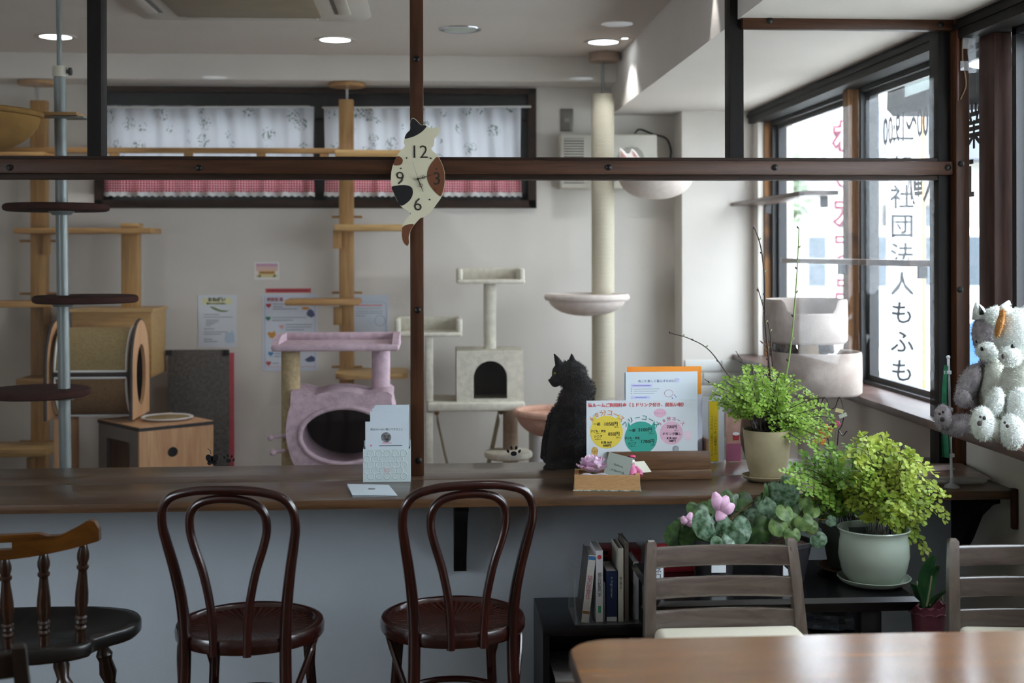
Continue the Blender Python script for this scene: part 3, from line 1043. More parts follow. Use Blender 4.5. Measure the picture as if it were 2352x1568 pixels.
# bridge across the window
MB().b2((at(-60, 345, 7.18).x, 7.17, at(100, 350, 7.17).z), (at(778, 345, 7.18).x, 7.21, at(100, 338, 7.17).z), .002).build('bridge_rail', M_PINE, t)
for px in (120, 262, 433, 600, 745):
    c = at(px, 345, 7.185)
    MB().b2((c.x - .024, 7.175, at(px, 395, 7.18).z), (c.x + .024, 7.20, c.z), .002).build('baluster', M_PINE_V, t)
MB().b2((at(-60, 345, 7.1).x, 7.0, at(100, 400, 7.1).z), (at(778, 345, 7.1).x, 7.21, at(100, 388, 7.1).z), .002).build('bridge_floor', M_PINE, t)
plank('platform', -60, 102, 349, 358, 6.95, 7.2, M_PINE, t)
# hutch box
hx0, hx1, hz0, hz1 = at(165, 800, 6.92).x, at(347, 800, 6.92).x, at(250, 868, 6.92).z, at(250, 711, 6.92).z
M = Matrix.Translation((0, 6.92, 0))
MB().b2((hx0, 6.92, hz0), (hx1, 6.935, hz1), .002).build('hutch_front', M_PINE, t)
MB().b2((hx0 - .01, 6.91, hz1 - .012), (hx1 + .012, 7.30, hz1 + .003)).build('hutch_top', M_PINE_E, t)
MB().b2((hx0, 6.935, hz0), (hx1, 7.30, hz0 + .012)).build('hutch_bottom', M_PINE, t)
MB().b2((hx1 - .014, 6.935, hz0 + .012), (hx1, 7.30, hz1 - .012)).build('hutch_side', M_PINE_E, t)
MB().b2((hx0, 6.935, hz0 + .012), (hx0 + .014, 7.30, hz1 - .012)).build('hutch_side', M_PINE_E, t)
MB().b2((hx0 + .014, 7.285, hz0 + .012), (hx1 - .014, 7.30, hz1 - .012)).build('hutch_back', M_PINE, t)
MB().b2((at(278, 900, 7.2).x, 7.20, 0), (at(310, 900, 7.2).x, 7.28, hz0), .003).build('post', M_PINE_V, t)

# -- wooden cat tower in the middle
t = thing('wooden_cat_tower', 'slim pine cat tower with staggered steps behind the pink cat tree', 'cat tower', (at(797, 500, 7.27).x, 7.27, 0))
ztop = at(797, 228, 7.23).z
MB().b2((at(779, 600, 7.23).x, 7.225, 0), (at(812, 600, 7.23).x, 7.30, ztop), .003).build('post', M_PINE_V, t)
jack(797, M_PINE)
plank('step', 769, 931, 344, 359, 7.0, 7.22, M_PINE_E, t, .006)
plank('step', 767, 926, 515, 530, 7.0, 7.22, M_PINE_E, t, .006)
plank('step', 653, 826, 687, 702, 6.98, 7.22, M_PINE, t, .01)
a, b = at(768, 872, 6.85), at(937, 858, 6.85)
o2 = rrect(a.x, 6.86, b.x, 7.22, .07, 6)
for nm, z0, z1, mm in (('step', a.z, (a.z + b.z) / 2 - .001, M_PINE), ('step_top', (a.z + b.z) / 2, b.z, M_PINE_E)):
    n = len(o2)
    MB().add([(x, y, z0) for x, y in o2] + [(x, y, z1) for x, y in o2], [tuple(reversed(range(n))), tuple(range(n, 2 * n))] + [(i, (i + 1) % n, n + (i + 1) % n, n + i) for i in range(n)]).build(nm, mm, t)
for px, py in ((776, 550), (777, 725), (800, 900)):
    c = at(px, py, 7.22)
    MB().b2((c.x - .025, 7.195, c.z - .05), (c.x + .02, 7.225, c.z + .05), .002).build('bracket', M_PINE_V, t)
for py in (498, 672, 842):
    c = at(797, py, 7.26)
    MB().cyl((c.x - .085, 7.26, c.z), (c.x + .085, 7.26, c.z), .007, n=8).build('peg', M_PINE, t)

# -- grey steel pole tree with carpeted discs and hammock
Yp = 5.2
top, bot = at(133, -120, Yp), at(150, 1065, Yp)
d = (bot - top) / (bot.z - top.z)
def pole(z):
    return Vector((top.x + d.x * (z - top.z), Yp, z))
t = thing('pole_cat_tree', 'grey steel pole cat tree with three brown carpeted discs and tan hammock', 'cat tree', (pole(0).x, Yp, 0))
zc0, zc1 = at(138, 176, Yp).z, at(138, 152, Yp).z
MB().cyl(pole(0.03), pole(zc0), .0235, n=24).build('lower_pole', M_STEEL, t)
MB().cyl(pole(zc0), pole(2.555), .0105, n=16).build('upper_pole', M_STEEL, t)
MB().lathe([(0, 0), (.15, 0), (.15, .02), (.13, .03), (0, .03)], 32, Matrix.Translation(pole(0))).build('base', M_DISC, t)
MB().lathe([(0, 0), (.027, 0), (.028, .003), (.028, zc1 - zc0 - .003), (.026, zc1 - zc0), (0, zc1 - zc0)], 24, Matrix.Translation(pole(zc0))).build('collar', mat('cream_plastic', '#c9c2ae', .5), t)
c = pole((zc0 + zc1) / 2)
MB().lathe([(0, 0), (.008, 0), (.008, .008), (.016, .01), (.016, .02), (0, .022)], 16, Matrix.Translation((c.x + .026, c.y, c.z)) @ Matrix.Rotation(PI / 2, 4, 'Y')).build('knob', M_BLACK, t)
for pxc, pyt, pyb in ((130, 463, 486), (197, 680, 697), (87, 897, 917)):
    q = at(pxc, (pyt + pyb) / 2, Yp)
    h = .03
    q.z = at(pxc, (pyt + pyb) / 2, Yp - .1).z
    MB().lathe([(0, -h / 2), (.19, -h / 2), (.2, -h / 2 + .005), (.203, 0), (.2, h / 2 - .005), (.19, h / 2), (0, h / 2)], 44, Matrix.Translation(q)).build('disc', M_DISC, t)
    e = pole(q.z)
    MB().lathe([(0, -.03), (.035, -.03), (.05, -.016), (.05, -.013), (0, -.013)], 24, Matrix.Translation(e)).build('flange', M_STEEL, t)
# hammock: wooden arm, rim and hanging cloth
arm = at(130, 262, 5.15)
b = MB()
b.prism([(at(60, 262, 5.1).x, arm.z - .006), (at(172, 262, 5.1).x, arm.z - .006), (at(172, 262, 5.1).x, arm.z + .006), (at(60, 262, 5.1).x, arm.z + .006)], .14, Matrix.Translation((0, 5.12, 0)))
b.build('hammock_arm', M_PINE, t)
MB().b2((at(110, 262, 5.1).x, 5.14, arm.z - .014), (at(185, 262, 5.1).x, 5.24, arm.z - .008)).build('arm_plate', M_STEEL, t)
hc = at(-62, 254, 5.0)
R = .245
def ham(u, v):
    a = 2 * PI * u
    r = R * (1 - v ** 2.2) ** .5 if v < 1 else 0
    return (hc.x + r * math.cos(a), 5.0 + r * .9 * math.sin(a), hc.z - .165 * v ** 1.1 - .012 * math.cos(a) * (1 - v))
MB().grid(ham, 36, 12, wrapu=True).build('hammock', M_TANFELT, t, 180)
P = [ham(i / 36, 0) for i in range(36)]
MB().tube(P, .012, 8, closed=True).build('hammock_rim', M_TANFELT, t, 180)

# -- barrel house with its veneer cabinet
xr_, Yn, Yf = at(297, 850, 6.3).x, 6.3, 6.67
xl_ = at(108, 850, 6.3).x
zc = .88
ym = (Yn + Yf) / 2
t = thing('barrel_cat_house', 'barrel shaped cat house with woven sides between arched wooden ends', 'cat house', ((xl_ + xr_) / 2, ym, .66))
w2 = (Yf - Yn) / 2
arch = [(ym - w2, .66), (ym + w2, .66)] + [(ym + w2 * math.cos(a), .90 + .235 * math.sin(a)) for a in [PI * i / 24 for i in range(25)]]
for x0, nm in ((xr_, 'end_board'), (xl_ - .016, 'end_board')):
    M = Matrix.Translation((x0 + .016, 0, 0)) @ Matrix.Rotation(PI / 2, 4, 'Z')
    MB().ring(arch, ellipse(ym, .865, .10, .15, 36), .016, M).build(nm, [M_FLATWOOD], t)
    b = MB()
    n_ = len(arch)
    MB().tube([(x0 + .008, y, z) for y, z in arch[1:] + arch[:1]], .0085, 6).build('edge_band', M_FLATEDGE, t)
def drum(a0, a1, r, mm, nm):
    g = MB().grid(lambda u, v: (xl_ + .02 + (xr_ - xl_ - .03) * u, ym - r * math.cos(a0 + (a1 - a0) * v), .882 + r * 1.32 * math.sin(a0 + (a1 - a0) * v)), 6, 14)
    o = g.build(nm, mm, t)
    q = [(xl_ + .022, ), (xr_ - .012, )]
    P = []
    k = 12
    for i in range(k + 1):
        P.append((xl_ + .03, a0 + (a1 - a0) * i / k))
    for i in range(1, 6):
        P.append((xl_ + .03 + (xr_ - xl_ - .05) * i / 6, a1))
    for i in range(k + 1):
        P.append((xr_ - .02, a1 + (a0 - a1) * i / k))
    for i in range(1, 6):
        P.append((xr_ - .02 - (xr_ - xl_ - .05) * i / 6, a0))
    MB().tube([(x, ym - (r + .002) * math.cos(a), .882 + (r + .002) * 1.32 * math.sin(a)) for x, a in P], .006, 6, closed=True).build('piping', M_PIPING, o)
drum(.06, PI * .80, .165, M_SISALP, 'upper_panel')
drum(-PI * .42, -.08, .165, M_SISALP2, 'lower_panel')
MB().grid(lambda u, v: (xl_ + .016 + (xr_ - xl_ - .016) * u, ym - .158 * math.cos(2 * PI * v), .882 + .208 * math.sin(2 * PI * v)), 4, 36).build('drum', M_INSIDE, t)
for x0 in (xl_ - .02, ):
    MB().b2((x0 + .03, 6.38, 0), (x0 + .09, 6.60, .66)).build('stand', M_FLATWOOD, t)

A = Vector((at(320, 975, 6.1).x, 6.1)); B = Vector((at(490, 960, 6.34).x, 6.34)); C = Vector((at(217, 955, 6.43).x, 6.43))
t = thing('veneer_cabinet', 'square cedar veneer cat cabinet with dark edges and paw hole', 'cabinet', (A.x, A.y + .3, 0))
u1 = (B - A).normalized(); L1 = (B - A).length; L2 = (C - A).length
u2 = Vector((-u1.y, u1.x)); zt = .648
M = Matrix(((u1.x, u2.x, 0, A.x), (u1.y, u2.y, 0, A.y), (0, 0, 1, 0), (0, 0, 0, 1)))
MB().b2((-.004, -.004, zt - .016), (L1 + .004, L2 + .004, zt - .001)).build('top_edge', M_FLATEDGE, t).data.transform(M)
MB().b2((0, 0, zt - .001), (L1, L2, zt + .003)).build('top_board', M_FLATWOOD, t).data.transform(M)
MB().ring([(0, 0), (L1, 0), (L1, zt - .016), (0, zt - .016)], ellipse(.17, .52, .027, .024, 18), .015).build('front_board', M_FLATWOOD, t).data.transform(M)
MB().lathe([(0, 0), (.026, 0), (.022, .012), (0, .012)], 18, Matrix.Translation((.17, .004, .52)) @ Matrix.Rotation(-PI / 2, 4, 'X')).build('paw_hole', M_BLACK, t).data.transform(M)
Mside = Matrix.Translation((.015, 0, 0)) @ Matrix.Rotation(PI / 2, 4, 'Z')
MB().ring([(.016, 0), (L2, 0), (L2, zt - .016), (.016, zt - .016)], [(.10, .2), (L2 - .09, .2), (L2 - .09, .57), (.10, .57)], .015, Mside).build('side_board', mat('grey_veneer', '#6a625d', .5), t).data.transform(M)
MB().b2((L1 - .015, .016, 0), (L1, L2, zt - .016)).build('side_board', M_FLATWOOD, t).data.transform(M)
MB().b2((.016, L2 - .015, 0), (L1 - .016, L2, zt - .016)).build('back_board', M_FLATWOOD, t).data.transform(M)
MB().b2((.03, .016, .18), (L1 - .016, L2 - .016, .2)).build('inner_shelf', wood('dark_inner', '#3a1d12', '#552c1c', 'z'), t).data.transform(M)
MB().b2((.2, .016, .2), (.21, L2 - .016, zt - .02)).build('inner_wall', MATS['dark_inner'], t).data.transform(M)
c = at(387, 950, 6.43)
t = thing('round_scratch_plate', 'round white rimmed scratch plate lying on the veneer cabinet', 'plate', (c.x, 6.40, zt + .003))
MB().lathe([(0, .001), (.105, .001), (.123, .008), (.126, .014), (.122, .016), (.108, .011), (.108, .005), (0, .005)], 40, Matrix.Translation((c.x, 6.40, zt + .003))).build('rim', M_PIPING, t)
MB().lathe([(0, .006), (.107, .006), (.106, .0115), (0, .0125)], 40, Matrix.Translation((c.x, 6.40, zt + .003))).build('mat', M_SISALP, t)

# -- boards leaning on the back wall
a, b = at(386, 1100, 7.25), at(525, 803, 7.25)
t = thing('scratching_board', 'dark grey carpet scratching board leaning on the back wall', 'scratching board', ((a.x + b.x) / 2, 7.27, 0))
MB().b2((a.x, 7.25, 0.0), (b.x, 7.285, b.z), .006).build('board', mat('grey_carpet', '#6e6863', 1.0, var=.2, scale=60, bump=1.0, bscale=300, spec=.05), t)
for px in (388, 520):
    c = at(px, 808, 7.25)
    MB().b2((c.x - .018, 7.24, c.z - .02), (c.x + .018, 7.25, c.z + .012), .003).build('clip', M_BLACK, t)
a, b = at(392, 1100, 7.3), at(537, 810, 7.3)
tag(MB().b2((a.x, 7.30, 0), (b.x, 7.32, b.z), .003).build('red_board', mat('red_board', '#b8434c', .6)), 'red board standing behind the grey scratching board', 'board')

# -- curtains, rods
def curtain_mat():
    m, nt, p = _new('cafe_curtain_cloth')
    tc = N(nt, 'ShaderNodeTexCoord')
    sp = N(nt, 'ShaderNodeSeparateXYZ')
    nt.links.new(tc.outputs['Object'], sp.inputs[0])
    def band(sock, sc, th):
        f = N(nt, 'ShaderNodeMath', operation='MULTIPLY'); f.inputs[1].default_value = sc
        nt.links.new(sock, f.inputs[0])
        g = N(nt, 'ShaderNodeMath', operation='FRACT'); nt.links.new(f.outputs[0], g.inputs[0])
        h = N(nt, 'ShaderNodeMath', operation='LESS_THAN'); h.inputs[1].default_value = th
        nt.links.new(g.outputs[0], h.inputs[0])
        return h.outputs[0]
    bx = band(sp.outputs[0], 70, .5); bz = band(sp.outputs[2], 70, .5)
    ad = N(nt, 'ShaderNodeMath', operation='ADD'); nt.links.new(bx, ad.inputs[0]); nt.links.new(bz, ad.inputs[1])
    cr = N(nt, 'ShaderNodeValToRGB')
    cr.color_ramp.interpolation = 'CONSTANT'
    cr.color_ramp.elements[0].color = srgb('#e8d5d9'); cr.color_ramp.elements[1].color = srgb('#cf6a76'); cr.color_ramp.elements[1].position = .25
    e = cr.color_ramp.elements.new(.75); e.color = srgb('#a82a3a')
    hf = N(nt, 'ShaderNodeMath', operation='MULTIPLY'); hf.inputs[1].default_value = .5
    nt.links.new(ad.outputs[0], hf.inputs[0]); nt.links.new(hf.outputs[0], cr.inputs[0])
    # gingham hem below the printed field; small sprigs above
    lt = N(nt, 'ShaderNodeMath', operation='LESS_THAN'); lt.inputs[1].default_value = at(500, 408, YB).z
    nt.links.new(sp.outputs[2], lt.inputs[0])
    vo = N(nt, 'ShaderNodeTexVoronoi'); vo.inputs['Scale'].default_value = 8.5
    nt.links.new(tc.outputs['Object'], vo.inputs['Vector'])
    nz = N(nt, 'ShaderNodeTexNoise'); nz.inputs['Scale'].default_value = 75; nt.links.new(tc.outputs['Object'], nz.inputs['Vector'])
    m1 = N(nt, 'ShaderNodeMath', operation='LESS_THAN'); m1.inputs[1].default_value = .34; nt.links.new(vo.outputs['Distance'], m1.inputs[0])
    m2 = N(nt, 'ShaderNodeMath', operation='GREATER_THAN'); m2.inputs[1].default_value = .56; nt.links.new(nz.outputs['Fac'], m2.inputs[0])
    m3 = N(nt, 'ShaderNodeMath', operation='MULTIPLY'); nt.links.new(m1.outputs[0], m3.inputs[0]); nt.links.new(m2.outputs[0], m3.inputs[1])
    m4 = N(nt, 'ShaderNodeMath', operation='MULTIPLY'); m4.inputs[1].default_value = .75; nt.links.new(m3.outputs[0], m4.inputs[0])
    mx = N(nt, 'ShaderNodeMix', data_type='RGBA'); nt.links.new(m4.outputs[0], mx.inputs[0])
    mx.inputs[6].default_value = srgb('#e6e9ef'); mx.inputs[7].default_value = srgb('#5a7468')
    m5 = N(nt, 'ShaderNodeMix', data_type='RGBA'); nt.links.new(lt.outputs[0], m5.inputs[0])
    nt.links.new(mx.outputs[2], m5.inputs[6]); nt.links.new(cr.outputs[0], m5.inputs[7])
    out = nt.nodes['Material Output']
    nt.nodes.remove(p)
    df = N(nt, 'ShaderNodeBsdfDiffuse'); tl = N(nt, 'ShaderNodeBsdfTranslucent'); ms = N(nt, 'ShaderNodeMixShader'); ms.inputs[0].default_value = .35
    nt.links.new(m5.outputs[2], df.inputs[0]); nt.links.new(m5.outputs[2], tl.inputs[0])
    nt.links.new(df.outputs[0], ms.inputs[1]); nt.links.new(tl.outputs[0], ms.inputs[2]); nt.links.new(ms.outputs[0], out.inputs[0])
    return m
M_CURT = curtain_mat()
def cafe_curtain(px0, px1, seed, label):
    rnd = random.Random(seed)
    z1, z0 = at(500, 244, YB).z, at(500, 446, YB).z
    x0, x1 = at(px0, 300, YB).x, at(px1, 300, YB).x
    t = thing('cafe_curtain', label, 'curtain', ((x0 + x1) / 2, YB - .01, z0), 'cafe curtains in the back window')
    ph = [rnd.uniform(0, 6) for _ in range(4)]
    def f(u, v):
        x = x0 + (x1 - x0) * u
        wv = .016 * math.sin(46 * u * (x1 - x0) + ph[0] + .5 * math.sin(3 * v + ph[1])) + .010 * math.sin(93 * u + ph[2] + 2 * v)
        z = z0 + (z1 - z0) * v + (.008 * abs(math.sin(34 * u * (x1 - x0))) if v == 0 else 0)
        return (x + .008 * math.sin(9 * u + 3 * v) * (1 - v), YB - .012 + wv * (.5 + .5 * (1 - v)), z)
    MB().grid(f, 150, 14).build('cloth', M_CURT, t, 180)
    MB().grid(lambda u, v: (lambda q: (q[0], q[1] - .004, z0 - .012 + .024 * v + .004 * math.sin(200 * u)))(f(u, 0)), 150, 2).build('lace_hem', M_PIPING, t, 180)
    return t
cafe_curtain(236, 722, 3, 'white cafe curtain with red gingham hem, left half of the back window')
cafe_curtain(745, 1196, 5, 'white cafe curtain with red gingham hem, right half of the back window')
for a, b, lab in ((225, 712, 'thin white curtain rod on the left half of the back window'), (740, 1220, 'thin white curtain rod on the right half of the back window')):
    p0, p1 = at(a, 247, YB - .036), at(b, 245, YB - .036)
    tag(MB().cyl(p0, p1, .006, n=10).build('curtain_rod', M_PIPING), lab, 'curtain rod')

# -- pink cat tree
Yk = 5.8
t = thing('pink_cat_tree', 'dusty pink plush cat tree with bed on top and cat face den', 'cat tree', (at(780, 900, 6.0).x, 6.0, 0))
bx0_, bx1_ = at(622, 800, Yk).x, at(917, 800, Yk).x
zb0_, zb1_ = at(770, 807, Yk).z, at(770, 792, Yk).z
MB().b2((bx0_, Yk, zb0_), (bx1_, Yk + .40, zb1_), .012, seg=3).build('bed_base', M_PINKFUR, t)
zt2 = at(770, 762, Yk + .4).z
MB().b2((bx0_ + .02, Yk + .365, zb1_ - .01), (bx1_ - .01, Yk + .40, zt2), .016, seg=3).build('bed_back', M_PINKFUR, t)
hh = zt2 - zb1_ + .01
prof = [(0, 0), (.37, 0), (.37, hh)] + [(.16 - .16 * math.sin(PI / 2 * i / 8), hh * math.cos(PI / 2 * i / 8) if i < 8 else 0.0) for i in range(0, 8)]
for x in (bx0_ + .002, bx1_ - .032):
    M = Matrix.Translation((x + .03, Yk + .01, zb1_ - .01)) @ Matrix.Rotation(PI / 2, 4, 'Z')
    MB().prism(prof, .03, M).build('bed_side', M_PINKFUR, t)
c = at(664, 900, 5.85)
M_SISAL2 = mat('tan_sisal', '#b9a27c', .95, var=.12, scale=60, bump=.8, bscale=300, spec=.1)
MB().cyl((c.x, 5.92, 0), (c.x, 5.92, zb0_), .043, n=24).build('post', M_SISAL2, t)
c2 = at(875, 850, 6.05)
dz1 = at(780, 888, 6.1).z
MB().cyl((c2.x, 6.05, dz1 - .02), (c2.x, 6.05, zb0_), .043, n=24).build('post', M_PINKFUR, t)
# cat face den: front plate with ears and round mouth, hollow shell behind
def zpy(py, Y=Yk - .02):
    return at(780, py, Y).z
def xpx(px, Y=Yk - .02):
    return at(px, 900, Y).x
face = [(676, 1068), (662, 1030), (656, 990), (661, 950), (668, 925), (667, 899), (690, 899), (718, 907), (745, 901), (780, 899), (812, 902), (838, 908), (865, 903), (898, 902), (899, 925), (905, 950), (910, 990), (905, 1030), (892, 1068), (870, 1100), (780, 1112), (700, 1100)]
F = [(xpx(a), zpy(b)) for a, b in face]
F = [(q.x, q.y) for q in spline([(x, z, 0) for x, z in F], 4, True)]
hole_ = ellipse(xpx(790), zpy(1000), .19, .122, 40)
M = Matrix.Translation((0, Yk - .02, 0))
MB().ring(F, hole_, .025, M, n=72).build('den_front', M_PINKFUR, t, 50)
MB().ring(F, ellipse(xpx(790), zpy(1000), .198, .135, 40), .34, Matrix.Translation((0, Yk + .005, 0)), n=72).build('den_shell', M_PINKFUR, t, 50)
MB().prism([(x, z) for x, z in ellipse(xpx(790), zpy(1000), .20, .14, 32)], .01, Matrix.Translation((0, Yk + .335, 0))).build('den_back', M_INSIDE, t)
MB().tube([(x, Yk - .022, z) for x, z in ellipse(xpx(790), zpy(1000), .195, .127, 48)], .012, 8, closed=True).build('den_rim', M_PINKFUR, t)
zden = min(z for x, z in F)
MB().b2((xpx(690), Yk, zden - .04), (xpx(880), Yk + .32, zden + .01), .01).build('den_floor', M_PINKFUR, t)
MB().b2((bx0_, Yk, 0), (bx1_, Yk + .42, .035), .012).build('base', M_PINKFUR, t)
for px in (700, 875):
    MB().cyl((xpx(px), Yk + .2, .03), (xpx(px), Yk + .2, zden), .043, n=20).build('post', M_SISAL2, t)
for py in (1000, 1034):
    q = at(622 if py == 1000 else 627, py + 5, Yk + .01)
    e = at(655, py, Yk + .01)
    wk = MB().tube([q, e], .008, 8).build('whisker', M_PINKFUR, t)
    MB().sph(q, .016, 12, 8).build('pompom', M_PINKFUR, wk)

# -- beige cat tree
Yg = 6.75
t = thing('beige_cat_tree', 'cream beige cat tree with two trays and arched cube house', 'cat tree', (at(1090, 900, 6.9).x, 6.9, 0))
def tray(px0, px1, pyt, pyb, Y0, dep, nm):
    a, b = at(px0, pyb, Y0), at(px1, pyt, Y0)
    zm = a.z + .022
    zt = b.z
    MB().b2((a.x, Y0, a.z), (b.x, Y0 + dep, zm), .008, seg=3).build(nm, M_BEIGEFUR, t)
    MB().b2((a.x + .01, Y0 + dep - .03, zm - .008), (b.x - .01, Y0 + dep, zt), .01, seg=3).build('tray_rim', M_BEIGEFUR, t)
    MB().b2((a.x, Y0 + .01, zm - .008), (a.x + .03, Y0 + dep, zt), .012, seg=3).build('tray_rim', M_BEIGEFUR, t)
    MB().b2((b.x - .03, Y0 + .01, zm - .008), (b.x, Y0 + dep, zt), .012, seg=3).build('tray_rim', M_BEIGEFUR, t)
    return a.z
z1_ = tray(1050, 1206, 616, 652, Yg, .30, 'tray')
z2_ = tray(906, 1062, 732, 774, Yg, .30, 'tray')
hz0_, hz1_ = at(1100, 922, Yg).z, at(1100, 806, Yg).z
hx0_, hx1_ = at(1049, 900, Yg).x, at(1203, 900, Yg).x
c = at(1125, 700, 6.9)
MB().cyl((c.x, 6.9, hz1_), (c.x, 6.9, z1_), .034, n=24).build('post', M_BEIGEFUR, t)
w_ = (at(1165, 900, Yg).x - at(1088, 900, Yg).x) / 2
xc = (at(1165, 900, Yg).x + at(1088, 900, Yg).x) / 2
za_ = at(1100, 916, Yg).z
zt_ = at(1100, 829, Yg).z
archp = [(xc - w_, za_), (xc + w_, za_)] + [(xc + w_ * math.cos(a), zt_ - w_ + w_ * math.sin(a)) for a in [PI * i / 16 for i in range(17)]]
MB().ring([(hx0_, hz0_), (hx1_, hz0_), (hx1_, hz1_), (hx0_, hz1_)], archp, .022, Matrix.Translation((0, Yg, 0)), c=(xc, (za_ + zt_) / 2 - .01)).build('house_front', M_BEIGEFUR, t)
MB().b2((hx0_, Yg + .022, hz1_ - .015), (hx1_, Yg + .34, hz1_)).build('house_roof', M_BEIGEFUR, t)
for x in (hx0_, hx1_ - .015):
    MB().b2((x, Yg + .022, hz0_), (x + .015, Yg + .34, hz1_ - .015)).build('house_side', M_BEIGEFUR, t)
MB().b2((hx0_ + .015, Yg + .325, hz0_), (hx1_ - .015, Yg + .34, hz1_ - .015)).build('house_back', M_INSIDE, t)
sx0_, sz0_, sz1_ = at(980, 900, Yg).x, at(1100, 945, Yg - .03).z, at(1100, 924, Yg - .03).z
MB().b2((sx0_, Yg - .03, sz0_), (hx1_ + .005, Yg + .36, sz1_), .012, seg=3).build('shelf', M_BEIGEFUR, t)
c = at(985, 900, Yg + .02)
MB().b2((at(977, 900, Yg).x, Yg + .01, sz1_), (at(995, 900, Yg).x, Yg + .05, z2_), .008).build('post', M_BEIGEFUR, t)
MB().b2((at(977, 900, Yg).x, Yg - .01, 0), (at(994, 900, Yg).x, Yg + .04, sz0_), .008).build('post', M_BEIGEFUR, t)
c = at(1173, 1000, Yg)
MB().cyl((c.x, Yg + .02, .03), (c.x, Yg + .02, sz0_), .04, n=24).build('post', mat('taupe_sisal', '#a9937c', .95, var=.1, scale=60, bump=.6, bscale=300), t)
c = at(1170, 1048, Yg - .1)
MB().lathe([(0, -.022), (.11, -.022), (.124, -.012), (.127, 0), (.122, .014), (.11, .02), (0, .02)], 36, Matrix.Translation((c.x, Yg - .02, c.z))).build('round_step', M_BEIGEFUR, t)
c = at(1232, 1030, Yg + .2)
MB().cyl((c.x, Yg + .15, 0), (c.x, Yg + .15, at(1232, 985, Yg + .15).z), .045, n=24).build('post', mat('pale_grey_plush', '#b9b4b2', 1.0, bump=.6, bscale=240), t)
MB().b2((sx0_ - .02, Yg - .12, 0), (hx1_ + .25, Yg + .36, .03), .01).build('base', M_BEIGEFUR, t)
# cloth hammock slung under the shelf
h0, h1 = at(1003, 965, Yg + .05), at(1150, 955, Yg + .05)
zlow = at(1080, 1190, Yg).z
def ham2(u, v):
    x = h0.x + (h1.x - h0.x) * u
    sag = 4 * u * (1 - u)
    z = h0.z + (zlow - h0.z) * sag ** 1.15 - .02
    return (x, Yg + .02 + .26 * v, z + .05 * (2 * v - 1) ** 2)
MB().grid(ham2, 20, 8).build('hammock', mat('olive_drab_cloth', '#b3a98e', .9, bump=.3), t, 180)
for u in (0, 1):
    a = ham2(u, 0)
    MB().tube([a, (a[0] - .002, a[1], sz0_ - .005)], .005, 8).build('hammock_cord', M_TANFELT, t)
    MB().sph((a[0], a[1], a[2] + .015), .014, 10, 6).build('cord_knot', M_TANFELT, t)

# -- sisal pole tree with hanging bowls
Yq = 7.0
t = thing('sisal_pole_tree', 'floor to ceiling sisal rope pole with three plush bowls', 'cat tree', (at(1384, 600, Yq).x, Yq, 0))
x_ = at(1385, 600, Yq).x
zp1 = at(1385, 217, Yq).z
MB().cyl((x_, Yq, .03), (x_, Yq, zp1), .0625, n=36).build('pole', M_SISAL, t)
MB().cyl((x_, Yq, zp1), (x_, Yq, ZCEIL - .05), .008, n=10).build('screw_rod', M_STEEL, t)
MB().lathe([(0, 0), (.078, 0), (.086, .008), (.086, .05), (0, .05)], 30, Matrix.Translation((x_ + .01, Yq, ZCEIL - .05))).build('ceiling_pad', mat('tan_pad', '#a08a78', .9, bump=.3), t)
MB().lathe([(0, 0), (.25, 0), (.25, .03), (0, .03)], 36, Matrix.Translation((x_, Yq, 0))).build('base', M_BOWLFUR, t)
def bowl(px, pyrim, R, Yb_, depth, mm, tilt=0.0):
    c = at(px, pyrim, Yb_)
    prof = []
    for i in range(11):
        a = i / 10
        prof.append((R * math.sin(PI / 2 * a) ** .85, -depth + depth * (1 - math.cos(PI / 2 * a)) ** 1.0))
    M = Matrix.Translation((c.x, Yb_, c.z)) @ Matrix.Rotation(tilt, 4, 'Y')
    o = MB().lathe(prof + [(R * .97, .002)] + [(r * .95, z + .012) for r, z in reversed(prof[1:-1])] + [(0, -depth + .012)], 44, M).build('bowl', mm, t, 60)
    MB().tube([M @ Vector((R * math.cos(2 * PI * i / 44), R * math.sin(2 * PI * i / 44), 0)) for i in range(44)], .019, 10, closed=True).build('bowl_rim', mm, o)
    MB().tube([(c.x + (x_ - c.x) * .75, Yb_ + .15, c.z - .01), (x_, Yq - .02, c.z - .01)], .012, 8).build('bowl_arm', M_STEEL, o)
    return c
bowl(1348, 682, .21, 6.83, .10, M_BOWLFUR)
cb = bowl(1506, 404, .20, 6.85, .125, M_BOWLFUR)
bowl(1278, 947, .205, 6.5, .125, M_PEACH)

# -- wall heater, socket plate, cable
a, b = at(1287, 433, 7.25), at(1510, 308, 7.25)
M_HEAT = mat('cream_plastic_case', '#cfcabd', .5, var=.02)
t = thing('wall_fan_heater', 'cream wall mounted ventilation unit with slatted and round grilles', 'ventilator', ((a.x + b.x) / 2, YB, a.z))
MB().b2((a.x, 7.25, a.z), (b.x, YB, b.z), .012, seg=3).build('case', M_HEAT, t)
g0, g1 = at(1296, 420, 7.249), at(1341, 318, 7.249)
MB().b2((g0.x, 7.246, g0.z), (g1.x, 7.25, g1.z)).build('grille_back', mat('grille_shadow', '#55524e', .7), t)
for i in range(17):
    z = g0.z + (g1.z - g0.z) * (i + .5) / 17
    MB().box(((g0.x + g1.x) / 2, 7.2435, z), (g1.x - g0.x, .006, .007)).build('slat', M_HEAT, t)
c = at(1451, 365, 7.249)
MB().lathe([(0, 0), (.072, 0), (.072, .003), (0, .003)], 36, Matrix.Translation((c.x, 7.25, c.z)) @ Matrix.Rotation(PI / 2, 4, 'X')).build('fan_grille', MATS['grille_shadow'], t)
for i in range(13):
    z = -.066 + .132 * i / 12
    w = math.sqrt(.072 ** 2 - z * z)
    MB().box((c.x, 7.244, c.z + z), (2 * w, .005, .006)).build('slat', M_HEAT, t)
